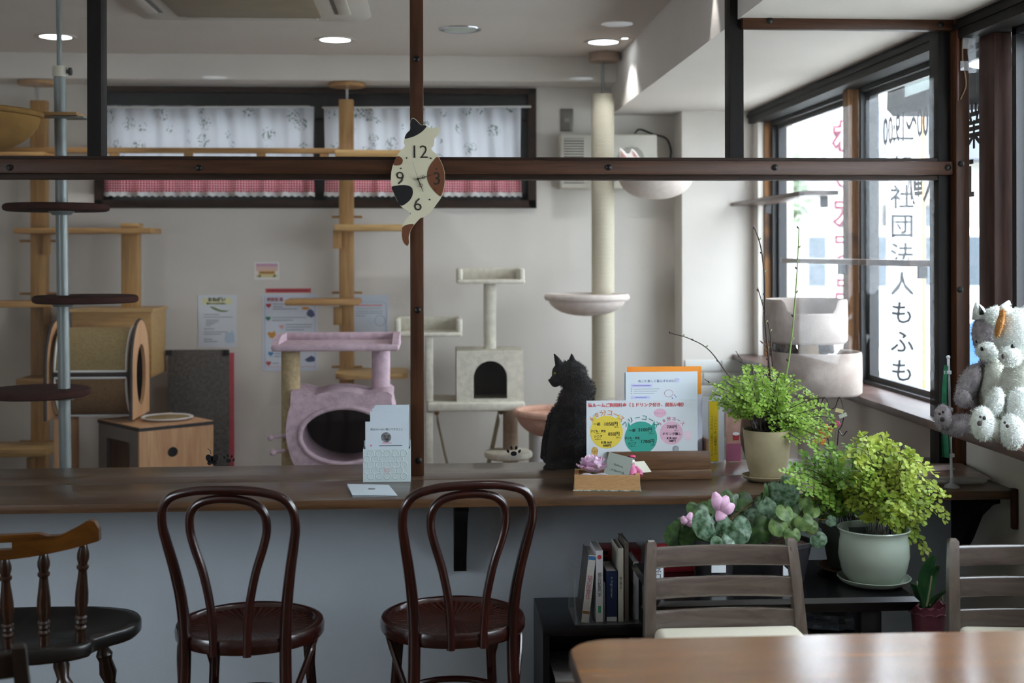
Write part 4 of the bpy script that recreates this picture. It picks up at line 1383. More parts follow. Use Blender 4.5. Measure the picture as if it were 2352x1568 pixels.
P = spline([at(1458, 306, 7.3), at(1470, 297, 7.3), at(1500, 308, 7.3), at(1530, 318, 7.36), at(1541, 345, 7.38), at(1538, 372, 7.38)], 5)
MB().tube(P, .006, 8).build('cable', M_BLACK, t)
a, b = at(1287, 302, YB), at(1316, 250, YB)
t = thing('socket_plate', 'grey metal socket plate on the back wall above the ventilation unit', 'socket', ((a.x + b.x) / 2, YB, a.z))
MB().b2((a.x, YB - .008, a.z), (b.x, YB, b.z), .003).build('plate', mat('grey_plate', '#7d7973', .4, .4), t)
cxp, czp = (a.x + b.x) / 2, (a.z + b.z) / 2
MB().b2((cxp - .014, YB - .011, czp - .012), (cxp + .014, YB - .008, czp + .012), .001).build('outlet', mat('dull_outlet', '#a39c90', .5), t)
for z in (a.z + .012, b.z - .012):
    MB().sph((cxp, YB - .008, z), .003, 8, 6).build('screw', M_STEEL, t)

# ------------------------------------------------------------------ ceiling fixtures
M_PLASTIC = mat('aged_white_plastic', '#c3bcb0', .5, var=.02)
M_LAMP = mat('lit_lamp_glass', '#ffffff', .4, var=0, emit='#e9f6ff', estr=9.0)
M_LAMPOFF = mat('unlit_ribbed_glass', '#b6bfae', .35, var=0.05, scale=30)
def downlight(X, Y, lit, label, power=0.0, beam=110, zc=ZCEIL):
    t = thing('downlight', label, 'ceiling light', (X, Y, zc), 'ceiling downlights')
    M = Matrix.Translation((X, Y, zc))
    MB().lathe([(.078, 0), (.078, -.003), (.094, -.006), (.102, -.004), (.104, 0)], 36, M).build('trim_ring', M_CHROME if not lit else M_PLASTIC, t)
    MB().lathe([(0, -.0015), (.079, -.0015), (.079, 0)], 36, M).build('diffuser', M_LAMP if lit else M_LAMPOFF, t)
    if power:
        l = bpy.data.lights.new('downlight_lamp', 'SPOT')
        l.energy = power
        l.color = (.95, .98, 1.0)
        l.spot_size = math.radians(beam)
        l.spot_blend = .35
        l.shadow_soft_size = .03
        o = bpy.data.objects.new('downlight_lamp', l)
        COL.objects.link(o)
        o.location = (X, Y, zc - .012)
        put(o, t)
    return t
p = at(128, 94, 6.62); downlight(p.x, 6.62, True, 'lit downlight behind the grey steel pole, far left of the ceiling', 14)
p = at(770, 95, 6.64); downlight(p.x, 6.64, True, 'lit downlight above the back window, left of the clock post', 14)
p = at(1057, 68, 6.3); downlight(p.x, 6.30, False, 'unlit ribbed downlight right of the clock post')
p = at(1386, 94, 6.64); downlight(p.x, 6.64, True, 'lit downlight beside the sisal pole', 14)
downlight(at(487, 176, 8.0).x, .62, True, 'cafe downlight above the left part of the counter seats', 8)
downlight(at(1340, 173, 7.94).x, .68, True, 'cafe downlight above the right part of the counter seats', 8)
downlight(at(1453, 44, 6.03).x - .06, 2.6, True, 'cafe downlight nearest to the soffit', 8)
def wallwash(Y, label, power):
    X = XSOF - .055
    t = thing('spotlight', label, 'spotlight', (X, Y, ZCEIL), 'small spotlights by the soffit')
    M = Matrix.Translation((X, Y, ZCEIL))
    MB().lathe([(.02, 0), (.02, -.004), (.03, -.006), (.032, 0)], 20, M).build('trim_ring', M_PLASTIC, t)
    MB().lathe([(0, -.001), (.02, -.001), (.02, 0)], 20, M).build('lens', M_LAMP, t)
    l = bpy.data.lights.new('spotlight_lamp', 'SPOT'); l.energy = power; l.spot_size = math.radians(46); l.spot_blend = .5; l.shadow_soft_size = .01
    o = bpy.data.objects.new('spotlight_lamp', l); COL.objects.link(o); o.location = (X, Y, ZCEIL - .01); put(o, t)
wallwash(6.51, 'small recessed spotlight next to the sisal pole', 9)
wallwash(4.68, 'small recessed spotlight just behind the partition', 9)

# ceiling cassette air conditioner
ax0, ax1, ay1 = at(322, 34, 5.98).x, at(853, 34, 5.98).x, 5.98
ay0 = ay1 - (ax1 - ax0)
acx, acy = (ax0 + ax1) / 2, (ay0 + ay1) / 2
t = thing('ceiling_air_conditioner', 'beige ceiling cassette air conditioner at the top edge', 'air conditioner', (acx, acy, ZCEIL))
S = (ax1 - ax0) / 2
def sq(h, z, r):
    return [(x, y, z) for x, y in rrect(acx - h, acy - h, acx + h, acy + h, r, 4)]
lv = [sq(S, ZCEIL - .001, .05), sq(S, ZCEIL - .012, .05), sq(S * .95, ZCEIL - .03, .05), sq(S * .64, ZCEIL - .036, .03)]
n = len(lv[0]); vv = sum(lv, []); ff = []
for r in range(3):
    for i in range(n):
        j = (i + 1) % n
        ff.append((r * n + j, r * n + i, (r + 1) * n + i, (r + 1) * n + j))
ff.append(tuple(reversed(range(3 * n, 4 * n)))); ff.append(tuple(range(n)))
MB().add(vv, ff).build('panel', M_PLASTIC, t, 40)
g = S * .60
MB().b2((acx - g, acy - g, ZCEIL - .05), (acx + g, acy + g, ZCEIL - .037), .006).build('intake_grille', mat('beige_grille', '#8f8168', .6, bump=.2, bscale=200), t)
for a in range(4):
    R_ = Matrix.Translation((acx, acy, 0)) @ Matrix.Rotation(a * PI / 2, 4, 'Z')
    b = MB().box((0, S * .80, ZCEIL - .034), (S * 1.1, .05, .012), None, .004)
    b.build('louvre', M_PLASTIC, t).data.transform(R_)
    b = MB().box((0, S * .80 - .038, ZCEIL - .0345), (S * 1.1, .016, .004))
    b.build('outlet_slot', M_BLACK, t).data.transform(R_)

# ------------------------------------------------------------------ window side
M_STEP = wood('dark_window_step', '#4a342a', '#6b5244', 'y', 1.0, .35, wear='#7d6557')
z_ = 1.745
t = thing('window_step', 'thin dark cat step running from the corner column to the window post', 'shelf', (1.8, 6.4, z_))
MB().b2((1.70, 5.74, z_ - .02), (1.86, 7.155, z_), .003).build('board', M_STEP, t)
for y in (5.9, 6.9):
    MB().b2((1.83, y, z_ - .07), (1.862, y + .02, z_ - .02)).build('bracket', M_ALU, t)
z_ = 1.435
t = thing('window_step', 'lower dark cat step crossing the window beside the partition post', 'shelf', (1.8, 5.2, z_))
MB().b2((1.70, 4.46, z_ - .022), (1.86, 6.12, z_), .003).build('board', M_STEP, t)
for y in (4.7, 5.64):
    MB().b2((1.83, y, z_ - .07), (1.862, y + .02, z_ - .022)).build('bracket', M_ALU, t)

# white foam bricks on the column
M_FBRICK = mat('white_foam_brick', '#dcdcd8', .8, var=.03, bump=.25, bscale=90)
col_ = bpy.data.objects['trim_3']
bw, bh = .21, .072
bmesh_ = MB().box((0, 0, 0), (bw - .006, .012, bh - .006), None, .004, 2).mesh('brick', M_FBRICK)
for r in range(11):
    z = .862 - (r + .5) * bh
    x = XCOL + .01 - (bw / 2 if r % 2 else 0)
    while x < XW - .02:
        a, b = max(x, XCOL + .003), min(x + bw, XW - .01)
        if b - a > .03:
            o = bpy.data.objects.new('brick', bmesh_)
            COL.objects.link(o)
            o.location = ((a + b) / 2, 7.155, z)
            o.scale = ((b - a - .006) / (bw - .006), 1, 1)
            put(o, col_)
        x += bw

# round two tier cat bed
Yr = 5.1
zb = {k: at(1875, k, Yr).z for k in (905, 806, 786, 686)}
t = thing('round_bed_tower', 'taupe plush two tier round cat bed tower by the window sill', 'cat bed', (at(1868, 800, Yr).x, Yr, 0))
def round_bed(pxc, r, z0, z1, dip, nm, a_dip, wd):
    c = at(pxc, 800, Yr)
    def top(a):
        d = abs((a - a_dip + PI) % (2 * PI) - PI)
        k = min(1, max(0, (wd - d) / .22))
        k = k * k * (3 - 2 * k)
        return z1 - dip * k
    def f(u, v):
        a = 2 * PI * u
        tz = top(a)
        prof = [(r * .0, z0 + .004), (r * .94, z0), (r, z0 + .012), (r * 1.005, (z0 + tz) / 2), (r * .995, tz - .008), (r * .97, tz), (r * .935, tz - .006), (r * .93, z0 + .04), (r * .88, z0 + .035), (0, z0 + .035)]
        i = int(round(v * (len(prof) - 1)))
        return (c.x + prof[i][0] * math.cos(a), Yr + prof[i][0] * math.sin(a), prof[i][1])
    MB().grid(f, 72, 9, wrapu=True).build(nm, M_GREYFUR, t, 60)
round_bed(1849, .168, zb[786], zb[686], .052, 'upper_bed', -PI / 2 - .1, .75)
round_bed(1876, .178, zb[905], zb[806], .04, 'lower_bed', PI / 2, .9)
c = at(1862, 800, Yr)
MB().cyl((c.x - .01, Yr, zb[905] + .03), (c.x - .01, Yr, zb[786]), .042, n=24).build('post', mat('tan_rope_post', '#b79a72', .9, var=.1, scale=80, bump=.6, bscale=300), t)
MB().cyl((c.x - .01, Yr, .03), (c.x - .01, Yr, zb[905]), .042, n=24).build('post', M_GREYFUR, t)
MB().lathe([(0, 0), (.17, 0), (.17, .03), (0, .03)], 30, Matrix.Translation((c.x - .01, Yr, 0))).build('base', M_GREYFUR, t)

# ------------------------------------------------------------------ cats
def blob(name, shapes, voxel, mt, parent, smooth=6):
    """One continuous body grown from overlapping volumes."""
    b = MB()
    for s in shapes:
        if s[0] == 'e':
            b.sph(s[1], s[2], 18, 12, Euler(s[3]).to_matrix() if len(s) > 3 else None)
        else:
            b.tube(s[1], s[2], 12)
    o = b.build(name, mt, parent, 180)
    m = o.modifiers.new('skin', 'REMESH')
    m.mode = 'VOXEL'
    m.voxel_size = voxel
    m.use_smooth_shade = True
    m = o.modifiers.new('soften', 'SMOOTH')
    m.factor = .5
    m.iterations = smooth
    return o

def fur(name, c1, c2, scale=(18, 18, 6), rough=.75, sheen=.3):
    m, nt, p = _new(name)
    tc = N(nt, 'ShaderNodeTexCoord')
    mp = N(nt, 'ShaderNodeMapping')
    mp.inputs['Scale'].default_value = scale
    nt.links.new(tc.outputs['Object'], mp.inputs[0])
    nz = N(nt, 'ShaderNodeTexNoise'); nz.inputs['Scale'].default_value = 3; nz.inputs['Detail'].default_value = 6; nz.inputs['Distortion'].default_value = 1.2
    nt.links.new(mp.outputs[0], nz.inputs[0])
    cr = N(nt, 'ShaderNodeValToRGB')
    cr.color_ramp.elements[0].position = .38; cr.color_ramp.elements[0].color = srgb(c1)
    cr.color_ramp.elements[1].position = .7; cr.color_ramp.elements[1].color = srgb(c2)
    nt.links.new(nz.outputs[0], cr.inputs[0]); nt.links.new(cr.outputs[0], p.inputs['Base Color'])
    n2 = N(nt, 'ShaderNodeTexNoise'); n2.inputs['Scale'].default_value = 60; n2.inputs['Detail'].default_value = 4
    m2 = N(nt, 'ShaderNodeMapping'); m2.inputs['Scale'].default_value = (4, 4, 1)
    nt.links.new(tc.outputs['Object'], m2.inputs[0]); nt.links.new(m2.outputs[0], n2.inputs[0])
    b = N(nt, 'ShaderNodeBump'); b.inputs['Strength'].default_value = .7; b.inputs['Distance'].default_value = .004
    nt.links.new(n2.outputs[0], b.inputs['Height']); nt.links.new(b.outputs[0], p.inputs['Normal'])
    p.inputs['Roughness'].default_value = rough
    p.inputs['Specular IOR Level'].default_value = .25
    p.inputs['Sheen Weight'].default_value = sheen
    return m

Yc = 4.47
def E(px, py, rx, rz, ry, dy=0.0, rot=None):
    k = Yc / F_PX
    c = at(px, py, Yc)
    c.y += dy
    c.z += .007
    return ('e', c, (rx * k, ry, rz * k)) + ((rot,) if rot else ())
def Pc(px, py, dy=0.0):
    c = at(px, py, Yc); c.y += dy; c.z += .007
    return c
t = thing('black_cat', 'dark tabby black cat sitting on the counter behind the glass, facing left', 'cat', (Pc(1300, 1083).x, Yc, ZCT))
M_CATFUR = fur('dark_tabby_fur', '#0a0a0b', '#1d1815', sheen=.03)
body = [E(1303, 1030, 58, 46, .076), E(1300, 1059, 55, 19, .080), E(1311, 985, 56, 66, .075), E(1322, 935, 43, 50, .066), E(1330, 900, 37, 36, .055),
        E(1312, 865, 38, 33, .05), E(1294, 860, 27, 24, .046), E(1278, 877, 15, 13, .028), E(1268, 879, 8, 8, .016), E(1275, 888, 9, 6, .018), E(1345, 1038, 42, 36, .07),
        ('t', [Pc(1285, 960, -.035), Pc(1270, 1020, -.05), Pc(1262, 1066, -.055)], [.03, .024, .016]), ('t', [Pc(1280, 960, .03), Pc(1262, 1020, .04), Pc(1252, 1064, .040)], [.03, .024, .016]),
        ('e', Pc(1262, 1072, -.055), (.028, .032, .012)),
        ('t', spline([Pc(1345, 1070, -.045), Pc(1320, 1072, -.060), Pc(1280, 1073, -.062), Pc(1252, 1072, -.05)], 5), .012)]
for tip, b0, b1, dy in (((1271, 815), (1279, 853), (1298, 842), -.012), ((1313, 815), (1304, 840), (1326, 846), .0)):
    c0 = (Pc(*b0) + Pc(*b1)) / 2
    body.append(('t', [c0 + Vector((0, dy, -.006)), c0.lerp(Pc(*tip), .5) + Vector((0, dy, 0)), Pc(*tip) + Vector((0, dy, 0))], [.019, .012, .003]))
blob('body', body, .0052, M_CATFUR, t, 4)
ey = Pc(1272, 860, -.030)
MB().sph(ey, (.005, .004, .005), 10, 8).build('eye', mat('amber_eye', '#6b5a1e', .1, var=0), t)
MB().sph(Pc(1261, 877, -.006), (.004, .006, .004), 10, 8).build('nose', mat('dark_nose', '#241a18', .4, var=0), t)

# white cat in the hanging bowl
Yc = 6.80
t = thing('white_cat', 'white cat with pink ears lying in the bowl above the rail', 'cat', (at(1500, 405, Yc).x, Yc, cb.z - .1))
M_WCAT = fur('white_cat_fur', '#d9d0cc', '#efe9e6')
body = [E(1518, 402, 58, 26, .10), E(1470, 392, 35, 26, .07), E(1446, 380, 26, 24, .05), E(1432, 386, 12, 9, .022)]
for tip, base in (((1423, 341), (1433, 364)), ((1449, 343), (1458, 364))):
    body.append(('t', [Pc(*base) + Vector((0, -.01, -.01)), Pc((base[0] + tip[0]) / 2, (base[1] + tip[1]) / 2, -.01), Pc(*tip, -.01)], [.026, .017, .003]))
blob('body', body, .008, M_WCAT, t, 3)
for tip, base in (((1424, 346), (1432, 362)), ((1451, 347), (1458, 362))):
    MB().prism([(at(base[0] - 6, base[1], Yc).x, at(*base, Yc).z), (at(base[0] + 5, base[1], Yc).x, at(*base, Yc).z), (at(*tip, Yc).x, at(*tip, Yc).z)], .004, Matrix.Translation((0, Yc - .034, 0))).build('inner_ear', mat('pink_ear', '#cf9c92', .8), t)
# tabby peeping out between the round beds
Yc = 5.15
t = thing('tabby_cat', 'grey tabby cat peeping out between the two round beds', 'cat', (at(1850, 830, Yc).x, Yc, zb[905] + .036))
M_TABBY = fur('grey_tabby_fur', '#3a332e', '#8d8378', (30, 30, 10))
body = [E(1850, 838, 58, 34, .09), E(1805, 800, 24, 34, .05), E(1886, 797, 20, 18, .04, -.06), E(1893, 806, 9, 7, .02, -.095), E(1876, 830, 20, 26, .05, -.02)]
blob('body', body, .007, M_TABBY, t, 3)
MB().sph(Pc(1888, 797, -.100), (.005, .004, .005), 10, 8).build('eye', mat('dark_eye', '#15110c', .1, var=0), t)
Yc = 4.47

# ------------------------------------------------------------------ cat clock
Yk_ = 4.285
def ck(x, y, dy=0.0):
    return at(880 + x / 4.9, 260 + y / 4.9, Yk_)
def ck2(pts, k=4):
    P = [ck(*p) for p in pts]
    return [(q.x, q.y) for q in spline([(p.x, p.z, 0) for p in P], k, True)]
def ccw(o):
    a = sum(o[i][0] * o[(i + 1) % len(o)][1] - o[(i + 1) % len(o)][0] * o[i][1] for i in range(len(o)))
    return o if a > 0 else list(reversed(o))
t = thing('cat_clock', 'calico cat shaped wall clock hung on the crossing of the battens', 'clock', (ck(390, 742).x, Yk_, ck(390, 742).z))
outl = [(335, 52), (375, 75), (425, 128), (455, 130), (490, 145), (540, 170), (600, 154), (640, 165), (632, 215), (610, 255), (578, 280), (575, 320), (565, 370), (540, 405), (610, 470), (660, 560), (690, 650), (697, 740), (690, 830), (660, 935), (610, 1010), (560, 1080), (520, 1130), (465, 1165), (420, 1180), (380, 1220), (350, 1255), (320, 1300), (300, 1350), (290, 1400), (293, 1450), (282, 1488), (258, 1490), (225, 1450), (208, 1380), (210, 1310), (225, 1250), (260, 1185), (310, 1130), (275, 1100), (200, 1045), (150, 970), (110, 880), (88, 780), (90, 680), (110, 580), (145, 500), (190, 430), (242, 372), (232, 330), (240, 285), (260, 230), (305, 180), (300, 130), (310, 80)]
M_CLK = mat('clock_cream', '#cfc9ad', .45, var=.02)
M_CLKB = mat('clock_black', '#17181c', .4, var=.02)
M_CLKR = mat('clock_brown', '#6b4028', .4, var=.05)
M_NUM = mat('clock_numeral', '#2a211a', .5, var=0)
MB().prism(ccw(ck2(outl)), .009, Matrix.Translation((0, Yk_, 0))).build('body', M_CLK, t, 30)
def patch(pts, mm, k=4):
    MB().prism(ccw(ck2(pts, k)), .0012, Matrix.Translation((0, Yk_ - .0012, 0))).build('patch', mm, t, 30)
patch([(338, 60), (370, 80), (420, 130), (455, 134), (488, 148), (440, 205), (360, 255), (290, 278), (242, 284), (262, 232), (306, 182), (304, 130), (313, 82)], M_CLKB)
patch([(148, 494), (185, 486), (215, 510), (221, 540), (205, 573), (165, 588), (116, 576)], M_CLKR)
patch([(97, 828), (170, 811), (250, 809), (310, 826), (333, 870), (328, 930), (288, 990), (202, 1041), (150, 962), (113, 880)], M_CLKB)
patch([(612, 492), (560, 540), (510, 620), (496, 700), (510, 780), (560, 860), (610, 910), (652, 930), (684, 830), (692, 740), (685, 650), (655, 560)], M_CLKR)
patch([(217, 1284), (260, 1256), (310, 1248), (346, 1252), (318, 1298), (297, 1350), (287, 1400), (290, 1450), (280, 1484), (260, 1486), (228, 1448), (212, 1380), (213, 1320)], M_CLKR)
for s, x, y in (('12', 405, 442), ('3', 605, 742), ('6', 390, 1032), ('9', 190, 737)):
    c = ck(x, y)
    text('numeral', s, (c.x, Yk_ - .0018, c.z), .062, M_NUM, t, bold=-.0003)
dotm = MB().lathe([(0, 0), (.0028, 0), (.0028, .001), (0, .001)], 12, Matrix.Rotation(PI / 2, 4, 'X')).mesh('minute_dot', M_NUM)
for x, y in ((265, 503), (537, 507), (200, 621), (598, 627), (190, 848), (586, 856), (524, 971), (262, 968)):
    o = bpy.data.objects.new('minute_dot', dotm); COL.objects.link(o)
    c = ck(x, y); o.location = (c.x, Yk_ - .0014, c.z); put(o, t)
def hand(x, y, w, dy, nm):
    a, b = ck(392, 742), ck(x, y)
    d = Vector((b.x - a.x, 0, b.z - a.z)); n_ = Vector((-d.z, 0, d.x)).normalized() * w
    o_ = [(a.x + n_.x, a.z + n_.z), (a.x - n_.x, a.z - n_.z), (b.x - n_.x * .3, b.z - n_.z * .3), (b.x + n_.x * .3, b.z + n_.z * .3)]
    MB().prism(ccw(o_), .001, Matrix.Translation((0, Yk_ - dy, 0))).build(nm, M_NUM, t)
hand(590, 680, .0016, .007, 'minute_hand')
hand(452, 885, .0022, .005, 'hour_hand')
hand(330, 540, .0006, .009, 'second_hand')
for x, y, nm in ((455, 722, 'minute_scroll'), (425, 812, 'hour_scroll')):
    c = ck(x, y)
    MB().tube([(c.x + .005 * math.cos(a), Yk_ - .006, c.z + .005 * math.sin(a)) for a in [2 * PI * i / 14 for i in range(14)]], .0011, 6, closed=True).build(nm, M_NUM, t)
c = ck(392, 742)
MB().lathe([(0, 0), (.0045, 0), (.0045, .01), (0, .011)], 16, Matrix.Translation((c.x, Yk_, c.z)) @ Matrix.Rotation(PI / 2, 4, 'X')).build('hub', M_NUM, t)

# ------------------------------------------------------------------ things on the counter
def onz(px, py, z=ZCT):
    a = at(px, py, 1.0) - Vector((0, 0, ZC))
    return Vector((0, 0, ZC)) + a * ((z - ZC) / a.z)
M_PAPER = mat('bluish_white_paper', '#c6d0d7', .6, var=.01)
M_INK = mat('dark_ink', '#3b3d45', .7, var=0)
M_PINKINK = mat('pink_ink', '#d9607f', .7, var=0)
# brochure holder
Yh = 4.195
a, b = at(834, 1103, Yh), at(943, 1030, Yh)
a.z = ZCT + .0005
t = thing('leaflet_holder', 'white card leaflet holder embossed with circles, beside the clock post', 'leaflet holder', ((a.x + b.x) / 2, Yh + .03, ZCT))
M_HOLD = mat('holder_white_card', '#c0cdcd', .5, var=.01)
MB().b2((a.x, Yh, a.z), (b.x, Yh + .002, b.z)).build('front', M_HOLD, t)
MB().b2((a.x, Yh + .06, a.z), (b.x, Yh + .062, b.z + .02)).build('back', M_HOLD, t)
for x in (a.x, b.x - .002):
    MB().b2((x, Yh + .002, a.z), (x + .002, Yh + .06, b.z)).build('side', M_HOLD, t)
MB().b2((a.x + .002, Yh + .002, a.z), (b.x - .002, Yh + .06, a.z + .002)).build('bottom', M_HOLD, t)
dimp = MB().lathe([(.009, .0002), (.0105, .0012), (.012, .0002), (.0125, -.0003)], 20, Matrix.Rotation(PI / 2, 4, 'X')).mesh('embossed_ring', M_HOLD)
dimd = MB().lathe([(0, .0004), (.0095, .0004), (.0105, -.0003)], 20, Matrix.Rotation(PI / 2, 4, 'X')).mesh('embossed_dot', M_HOLD)
for r in range(5):
    for k in range(5):
        x = a.x + (.026 if r % 2 == 0 else .013) + k * .0265
        if x > b.x - .013:
            continue
        o = bpy.data.objects.new('embossed_ring', dimp); COL.objects.link(o)
        o.location = (x, Yh - .0003, b.z - .014 - r * .0185); put(o, t)
cx_ = (a.x + b.x) / 2; cz_ = a.z + .038
MB().tube([(cx_ + .008 * math.cos(q), Yh - .0008, cz_ + .008 * math.sin(q)) for q in [2 * PI * i / 24 for i in range(24)]], .0005, 6, closed=True).build('logo_ring', M_PINKINK, t)
MB().tube([(cx_ + .005 * math.cos(q), Yh - .0008, cz_ + .004 * math.sin(q) - .0005) for q in [2 * PI * i / 16 for i in range(16)]], .0004, 6, closed=True).build('logo_face', M_PINKINK, t)
def leaflet(px0, px1, pyt, Y, label, textual=False):
    a2, b2 = at(px0, pyt, Y), at(px1, pyt, Y)
    t = thing('leaflet', label, 'leaflet', ((a2.x + b2.x) / 2, Y, ZCT + .003), 'leaflets standing in the holder')
    MB().b2((a2.x, Y, ZCT + .003), (b2.x, Y + .0012, a2.z)).build('sheet', M_PAPER, t)
    if textual:
        xm = (a2.x + b2.x) / 2
        text('print', '飼主のいない猫にできること', (xm, Y - .0004, at(888, 986, Y).z), .0082, M_INK, t)
        c = at(887, 1004, Y)
        MB().lathe([(0, 0), (.0165, 0), (.0165, .0004), (0, .0004)], 24, Matrix.Translation((c.x, Y, c.z)) @ Matrix.Rotation(PI / 2, 4, 'X')).build('photo', mat('grey_photo', '#8a8f92', .5, var=.5, scale=120, col2='#3a3230'), t)
        MB().box((xm + .012, Y - .0003, at(888, 1023, Y).z), (.075, .0005, .002)).build('printed_line', M_INK, t)
        MB().box((xm, Y - .0003, at(888, 1017, Y).z), (.03, .0005, .0018)).build('printed_line', M_PINKINK, t)
        c = at(852, 1023, Y)
        MB().lathe([(0, 0), (.0028, 0), (.0028, .0004), (0, .0004)], 12, Matrix.Translation((c.x, Y, c.z)) @ Matrix.Rotation(PI / 2, 4, 'X')).build('pink_mark', M_PINKINK, t)
leaflet(839, 938, 968, Yh + .010, 'front leaflet in the holder with round photo and one line title', True)
leaflet(850, 938, 945, Yh + .022, 'plain leaflet second from the front in the holder')
leaflet(855, 939, 938, Yh + .032, 'plain leaflet in the middle of the holder')
leaflet(859, 939, 933, Yh + .042, 'plain leaflet second from the back in the holder')
leaflet(862, 940, 930, Yh + .052, 'tallest leaflet at the back of the holder')
# folded leaflet lying down
q = [onz(797, 1117), onz(893, 1115), onz(913, 1139), onz(810, 1142)]
t = thing('folded_leaflet', 'folded white leaflet lying flat before the holder', 'leaflet', tuple(sum(q, Vector()) / 4))
b = MB()
for z0, z1, s in ((.0006, .0006, 0), (.0075, .002, 1)):
    zz = [z0 if s == 0 else .008, .002 if s else .0006, .002 if s else .0006, z0 if s == 0 else .006]
    v_ = [(p_.x, p_.y, ZCT + h) for p_, h in zip(q, zz)]
    v2 = [(x, y, z + .0007) for x, y, z in v_]
    MB().add(v_ + v2, [(3, 2, 1, 0), (4, 5, 6, 7), (0, 1, 5, 4), (1, 2, 6, 5), (2, 3, 7, 6), (3, 0, 4, 7)]).build('page', M_PAPER, t, 0)
cc = sum(q, Vector()) / 4
MB().lathe([(0, 0), (.012, 0), (.012, .0004), (0, .0004)], 20, Matrix.Translation((cc.x, cc.y + .008, ZCT + .0062))).build('photo', MATS['grey_photo'], t)

# hollow book with flower, card and doll
M_PAGES = wood('book_page_block', '#a5794d', '#c79c6a', 'x', 2.0, .7, stretch=60, bump=.15)
c0 = onz(1394, 1119)
t = thing('hollow_book', 'hollowed out thick book used as an open tray', 'book', (c0.x, c0.y, ZCT))
Rz = Matrix.Translation((c0.x, c0.y, ZCT)) @ Matrix.Rotation(math.radians(-7), 4, 'Z')
w_, d_, h_ = .205, .125, .048
for s in ((-w_ / 2, -d_ / 2, w_ / 2, -d_ / 2 + .014), (-w_ / 2, d_ / 2 - .014, w_ / 2, d_ / 2), (-w_ / 2, -d_ / 2 + .014, -w_ / 2 + .014, d_ / 2 - .014), (w_ / 2 - .014, -d_ / 2 + .014, w_ / 2, d_ / 2 - .014)):
    MB().b2((s[0], s[1], .003), (s[2], s[3], h_)).build('page_wall', M_PAGES, t).data.transform(Rz)
MB().b2((-w_ / 2 - .004, -d_ / 2 - .004, .0005), (w_ / 2 + .004, d_ / 2 + .004, .003)).build('cover', mat('green_white_cover', '#c9c8bd', .5, var=.4, scale=60, col2='#2c4a3a'), t).data.transform(Rz)
M_ROSE = mat('pink_petal', '#e3b6d6', .6, var=.15, scale=30, sss=.1, col2='#f0d3e6')
fc = Rz @ Vector((-.045, -.005, .05))
t = thing('pink_rose', 'pale pink artificial rose in the hollow book', 'flower', tuple(fc))
rnd = random.Random(4)
def petal(c, az, tilt, L, wd):
    M = Matrix.Translation(c) @ Matrix.Rotation(az, 4, 'Z') @ Matrix.Rotation(-tilt, 4, 'Y')
    def f(u, v):
        y = (u - .5) * wd * (math.sin(PI * min(.98, .12 + v * .83)) ** .6)
        z = .35 * L * v * v - 1.6 * (y * y) / max(wd, 1e-3) * -.6 + .003 * math.sin(9 * u + 5 * v)
        return M @ Vector((L * v, y, z))
    return MB().grid(f, 6, 6)
for ring_, (n_, tilt, L, wd, hz) in enumerate(((9, .12, .054, .052, 0), (9, .45, .048, .048, .007), (8, .8, .04, .04, .012), (6, 1.15, .03, .03, .016))):
    for i in range(n_):
        petal(fc + Vector((0, 0, hz)), 2 * PI * i / n_ + ring_ * .4 + rnd.uniform(-.15, .15), tilt + rnd.uniform(-.1, .1), L, wd).build('petal', M_ROSE, t, 180)
MB().cyl(fc + Vector((0, 0, .012)), fc - Vector((0, 0, .045)), .006, n=8).build('stem', mat('leaf_dark', '#3f5a2c', .6), t)
for s in (-1, 1):
    P = spline([fc + Vector((0, -.03, -.01)), fc + Vector((s * .03, -.035, -.005)), fc + Vector((s * .052, -.03, -.02)), fc + Vector((s * .03, -.025, -.028)), fc + Vector((0, -.028, -.012))], 5)
    MB().tube(P, .007, 6, flat=(1, .15)).build('ribbon', mat('silver_ribbon', '#b9b3c0', .35), t)
# grey green card
M = Matrix.Translation(Rz @ Vector((.032, -.02, .052))) @ Matrix.Rotation(math.radians(-4), 4, 'Z') @ Matrix.Rotation(math.radians(-12), 4, 'X') @ Matrix.Rotation(math.radians(15), 4, 'Y')
t = thing('message_card', 'grey green handwritten card standing askew in the hollow book', 'card', tuple(M.translation))
o = MB().b2((-.04, -.0008, -.036), (.038, .0008, .055), 0).build('card', mat('grey_green_card', '#8d948b', .6), t); o.data.transform(M)
M_CINK = mat('card_ink', '#5d625c', .7, var=0)
rnd = random.Random(8)
for z, L, n_ in ((.022, .03, 5), (.004, .05, 8), (-.02, .018, 4)):
    P = [M @ Vector((-L / 2 + L * i / (n_ * 3), -.0014, z + rnd.uniform(-.004, .004) - .1 * (i / (n_ * 3)) * .02)) for i in range(n_ * 3)]
    MB().tube(spline(P, 3), .0005, 5).build('handwriting', M_CINK, t)
